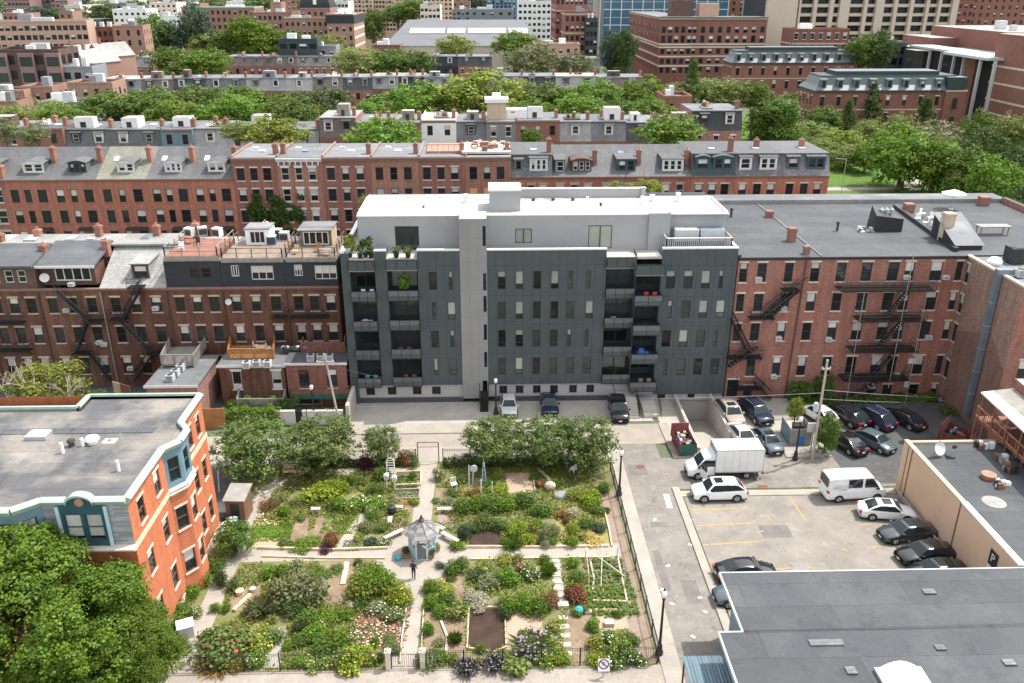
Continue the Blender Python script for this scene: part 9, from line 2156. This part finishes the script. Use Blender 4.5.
for p,z0 in ((929,9),(941,9),(954,9),(964,9)):y = WX(p,60,XM-4)[0]-230;b.box(-4.4,-3.6,y-.3,y+.3,z0,zc-.6,'ac_grey')
for z in (10.5,12,13.5):b.box(-4.2,-3.9,WX(966,60,XM-4)[0]-230,WX(929,60,XM-4)[0]-230,z,z+.35,'ac_grey')
for p in (977,992):y = WX(p,80,XM-8)[0]-230;b.box(-8.4,-7.6,y-.35,y+.35,0,zc-.8,'ac_grey')
b.build('column',t)
b = MB();y1_ = WX(1006,60,XM)[0]-230
for z in (5,9,14,19):b.box(-4.1,-3.98,y1_-60,y1_,z,z+.6,'stone_pale')
b.build('belt_course',t)
for i,(x,y,w,h) in enumerate(((22,70,3,2.5),(20,80,2,2),(24,55,6,2.8),(22,92,3,3))):b = MB();b.box(x,x+w,y,y+w,zu,zu+h,'ac_white');b.build('roof_unit',t)
block('dark brick tower with rows of small windows at the top right corner',975,1046,-12,470,24,'brick_victorian','roof_grey',10,7,3.6,1.3,1.8);block('red panelled slab between the hospital tower and the dark brick tower',950,962,-10,450,20,'red_panel','roof_grey',0,0);block('tall brick slab with pale pier right of the red panel',962,978,-14,455,20,'brick_victorian','roof_grey',3,6,3.6,1.5,1.8)
block('brown brick tower between the blue glass tower and the hospital',724,755,-14,600,20,'brick_deep','roof_grey',4,6,4,1.8,2.2);block('green glazed office slab left of the hospital tower',753,772,-12,560,20,'far_grey','roof_grey',2,8,4,3.6,2.8)
block('dark grey glass corner block left of the modern brick complex',886,908,44,345,14,'panel_dark','roof_pale',3,3,4,2.2,2.6)
# the far edge of the city
far = [(64,80,6,560),(80,100,8,640),(100,126,4,700),(126,150,6,760),(150,176,3,680),(176,200,4,720),(200,226,1,760),(226,252,2,690),(252,276,3,640),(282,304,-1,640),(304,336,1,700),(330,348,2,560),(420,440,6,520),(440,470,2,720),(452,474,10,600),(470,490,-1,780),(520,545,-2,700),(545,560,-3,640)]
for i,(a,c,yt,Y) in enumerate(far):
 block(f'small {("cream","brick","grey","white")[i % 4]} building in the hazy far city along the top edge, {nth(i, len(far))}',a,c,yt,Y,22,('far_cream','brick_pink','far_grey','far_white')[i % 4],'roof_pale',5,4,3.4,1.7,1.6)
for i in range(19):
 a = -40+i*34+R.uniform(-8,8);Y = 860+R.uniform(-60,240);block(f'pale block on the far horizon, {nth(i, 19)}',a,a+R.uniform(18,40),R.uniform(-9,-3),Y,30,('far_white','far_cream','far_grey','far_tan')[i*7 % 4],'roof_pale',4,3,3.6,2.4,1.8)
band('on the hazy horizon',760,[(a,a+R.uniform(18,36),R.uniform(-4,4),R.uniform(8,14),('mid','bluish','lime')[a % 3]) for a in range(-10,560,34)],'trees on the horizon')
# light poles in the park
for px,py,l in ((893,207,''),(841,195,'slim white lamp post on the park lawn'),):
 if l:X,Y = G(px,py);b = MB();b.bar((0,0,0),(0,0,8),.09,'galvanised',6);b.bar((0,0,7.8),(-2.2,0,8.0),.07,'galvanised',5);tag(b.build('lamp_post',None,(X,Y,0)),l,'lamp post')
# ---------------------------------------------------------------- camera, sky and sun
SUN_EL,SUN_H = rad(61),Vector((.90,.43,0)).normalized()     # sun high on the right and a little behind the blocks
w = bpy.data.worlds.new('World');scn.world = w;w.use_nodes = True;nt = w.node_tree
sky = nt.nodes.new('ShaderNodeTexSky');sky.sky_type = 'NISHITA';sky.sun_disc = False
sky.sun_elevation = SUN_EL;sky.sun_rotation = math.atan2(SUN_H.x,SUN_H.y);sky.altitude = 50;sky.air_density = 1.0;sky.dust_density = 1.5;sky.ozone_density = 1.0
hs_ = nt.nodes.new('ShaderNodeHueSaturation');hs_.inputs['Saturation'].default_value = .22;nt.links.new(sky.outputs[0],hs_.inputs['Color'])
bg = nt.nodes['Background'];nt.links.new(hs_.outputs[0],bg.inputs[0]);bg.inputs[1].default_value = .15
L = bpy.data.lights.new('sun','SUN');L.energy = 2.1;L.angle = rad(.5);L.color = (1,.955,.88)
lo = bpy.data.objects.new('sun',L);col.objects.link(lo)
d = Vector((SUN_H.x*math.cos(SUN_EL),SUN_H.y*math.cos(SUN_EL),math.sin(SUN_EL)))
lo.rotation_euler = d.to_track_quat('Z','Y').to_euler();lo.location = (60,40,120)
cd = bpy.data.cameras.new('camera');cam = bpy.data.objects.new('camera',cd);col.objects.link(cam);scn.camera = cam
cd.sensor_width = 36;cd.lens = 36*F_/1024;cd.clip_end = 6000;cd.clip_start = .5
cam.location = (0,0,HC);cam.rotation_euler = (rad(90)-TH,0,-YAW)
scn.view_settings.view_transform = 'Standard';scn.view_settings.look = 'None';scn.view_settings.gamma = 1;scn.view_settings.use_curve_mapping = False
scn.view_settings.exposure = 1.49
scn.cycles.max_bounces = 5;scn.cycles.diffuse_bounces = 3;scn.cycles.glossy_bounces = 2;scn.cycles.transmission_bounces = 3;scn.cycles.use_denoising = True
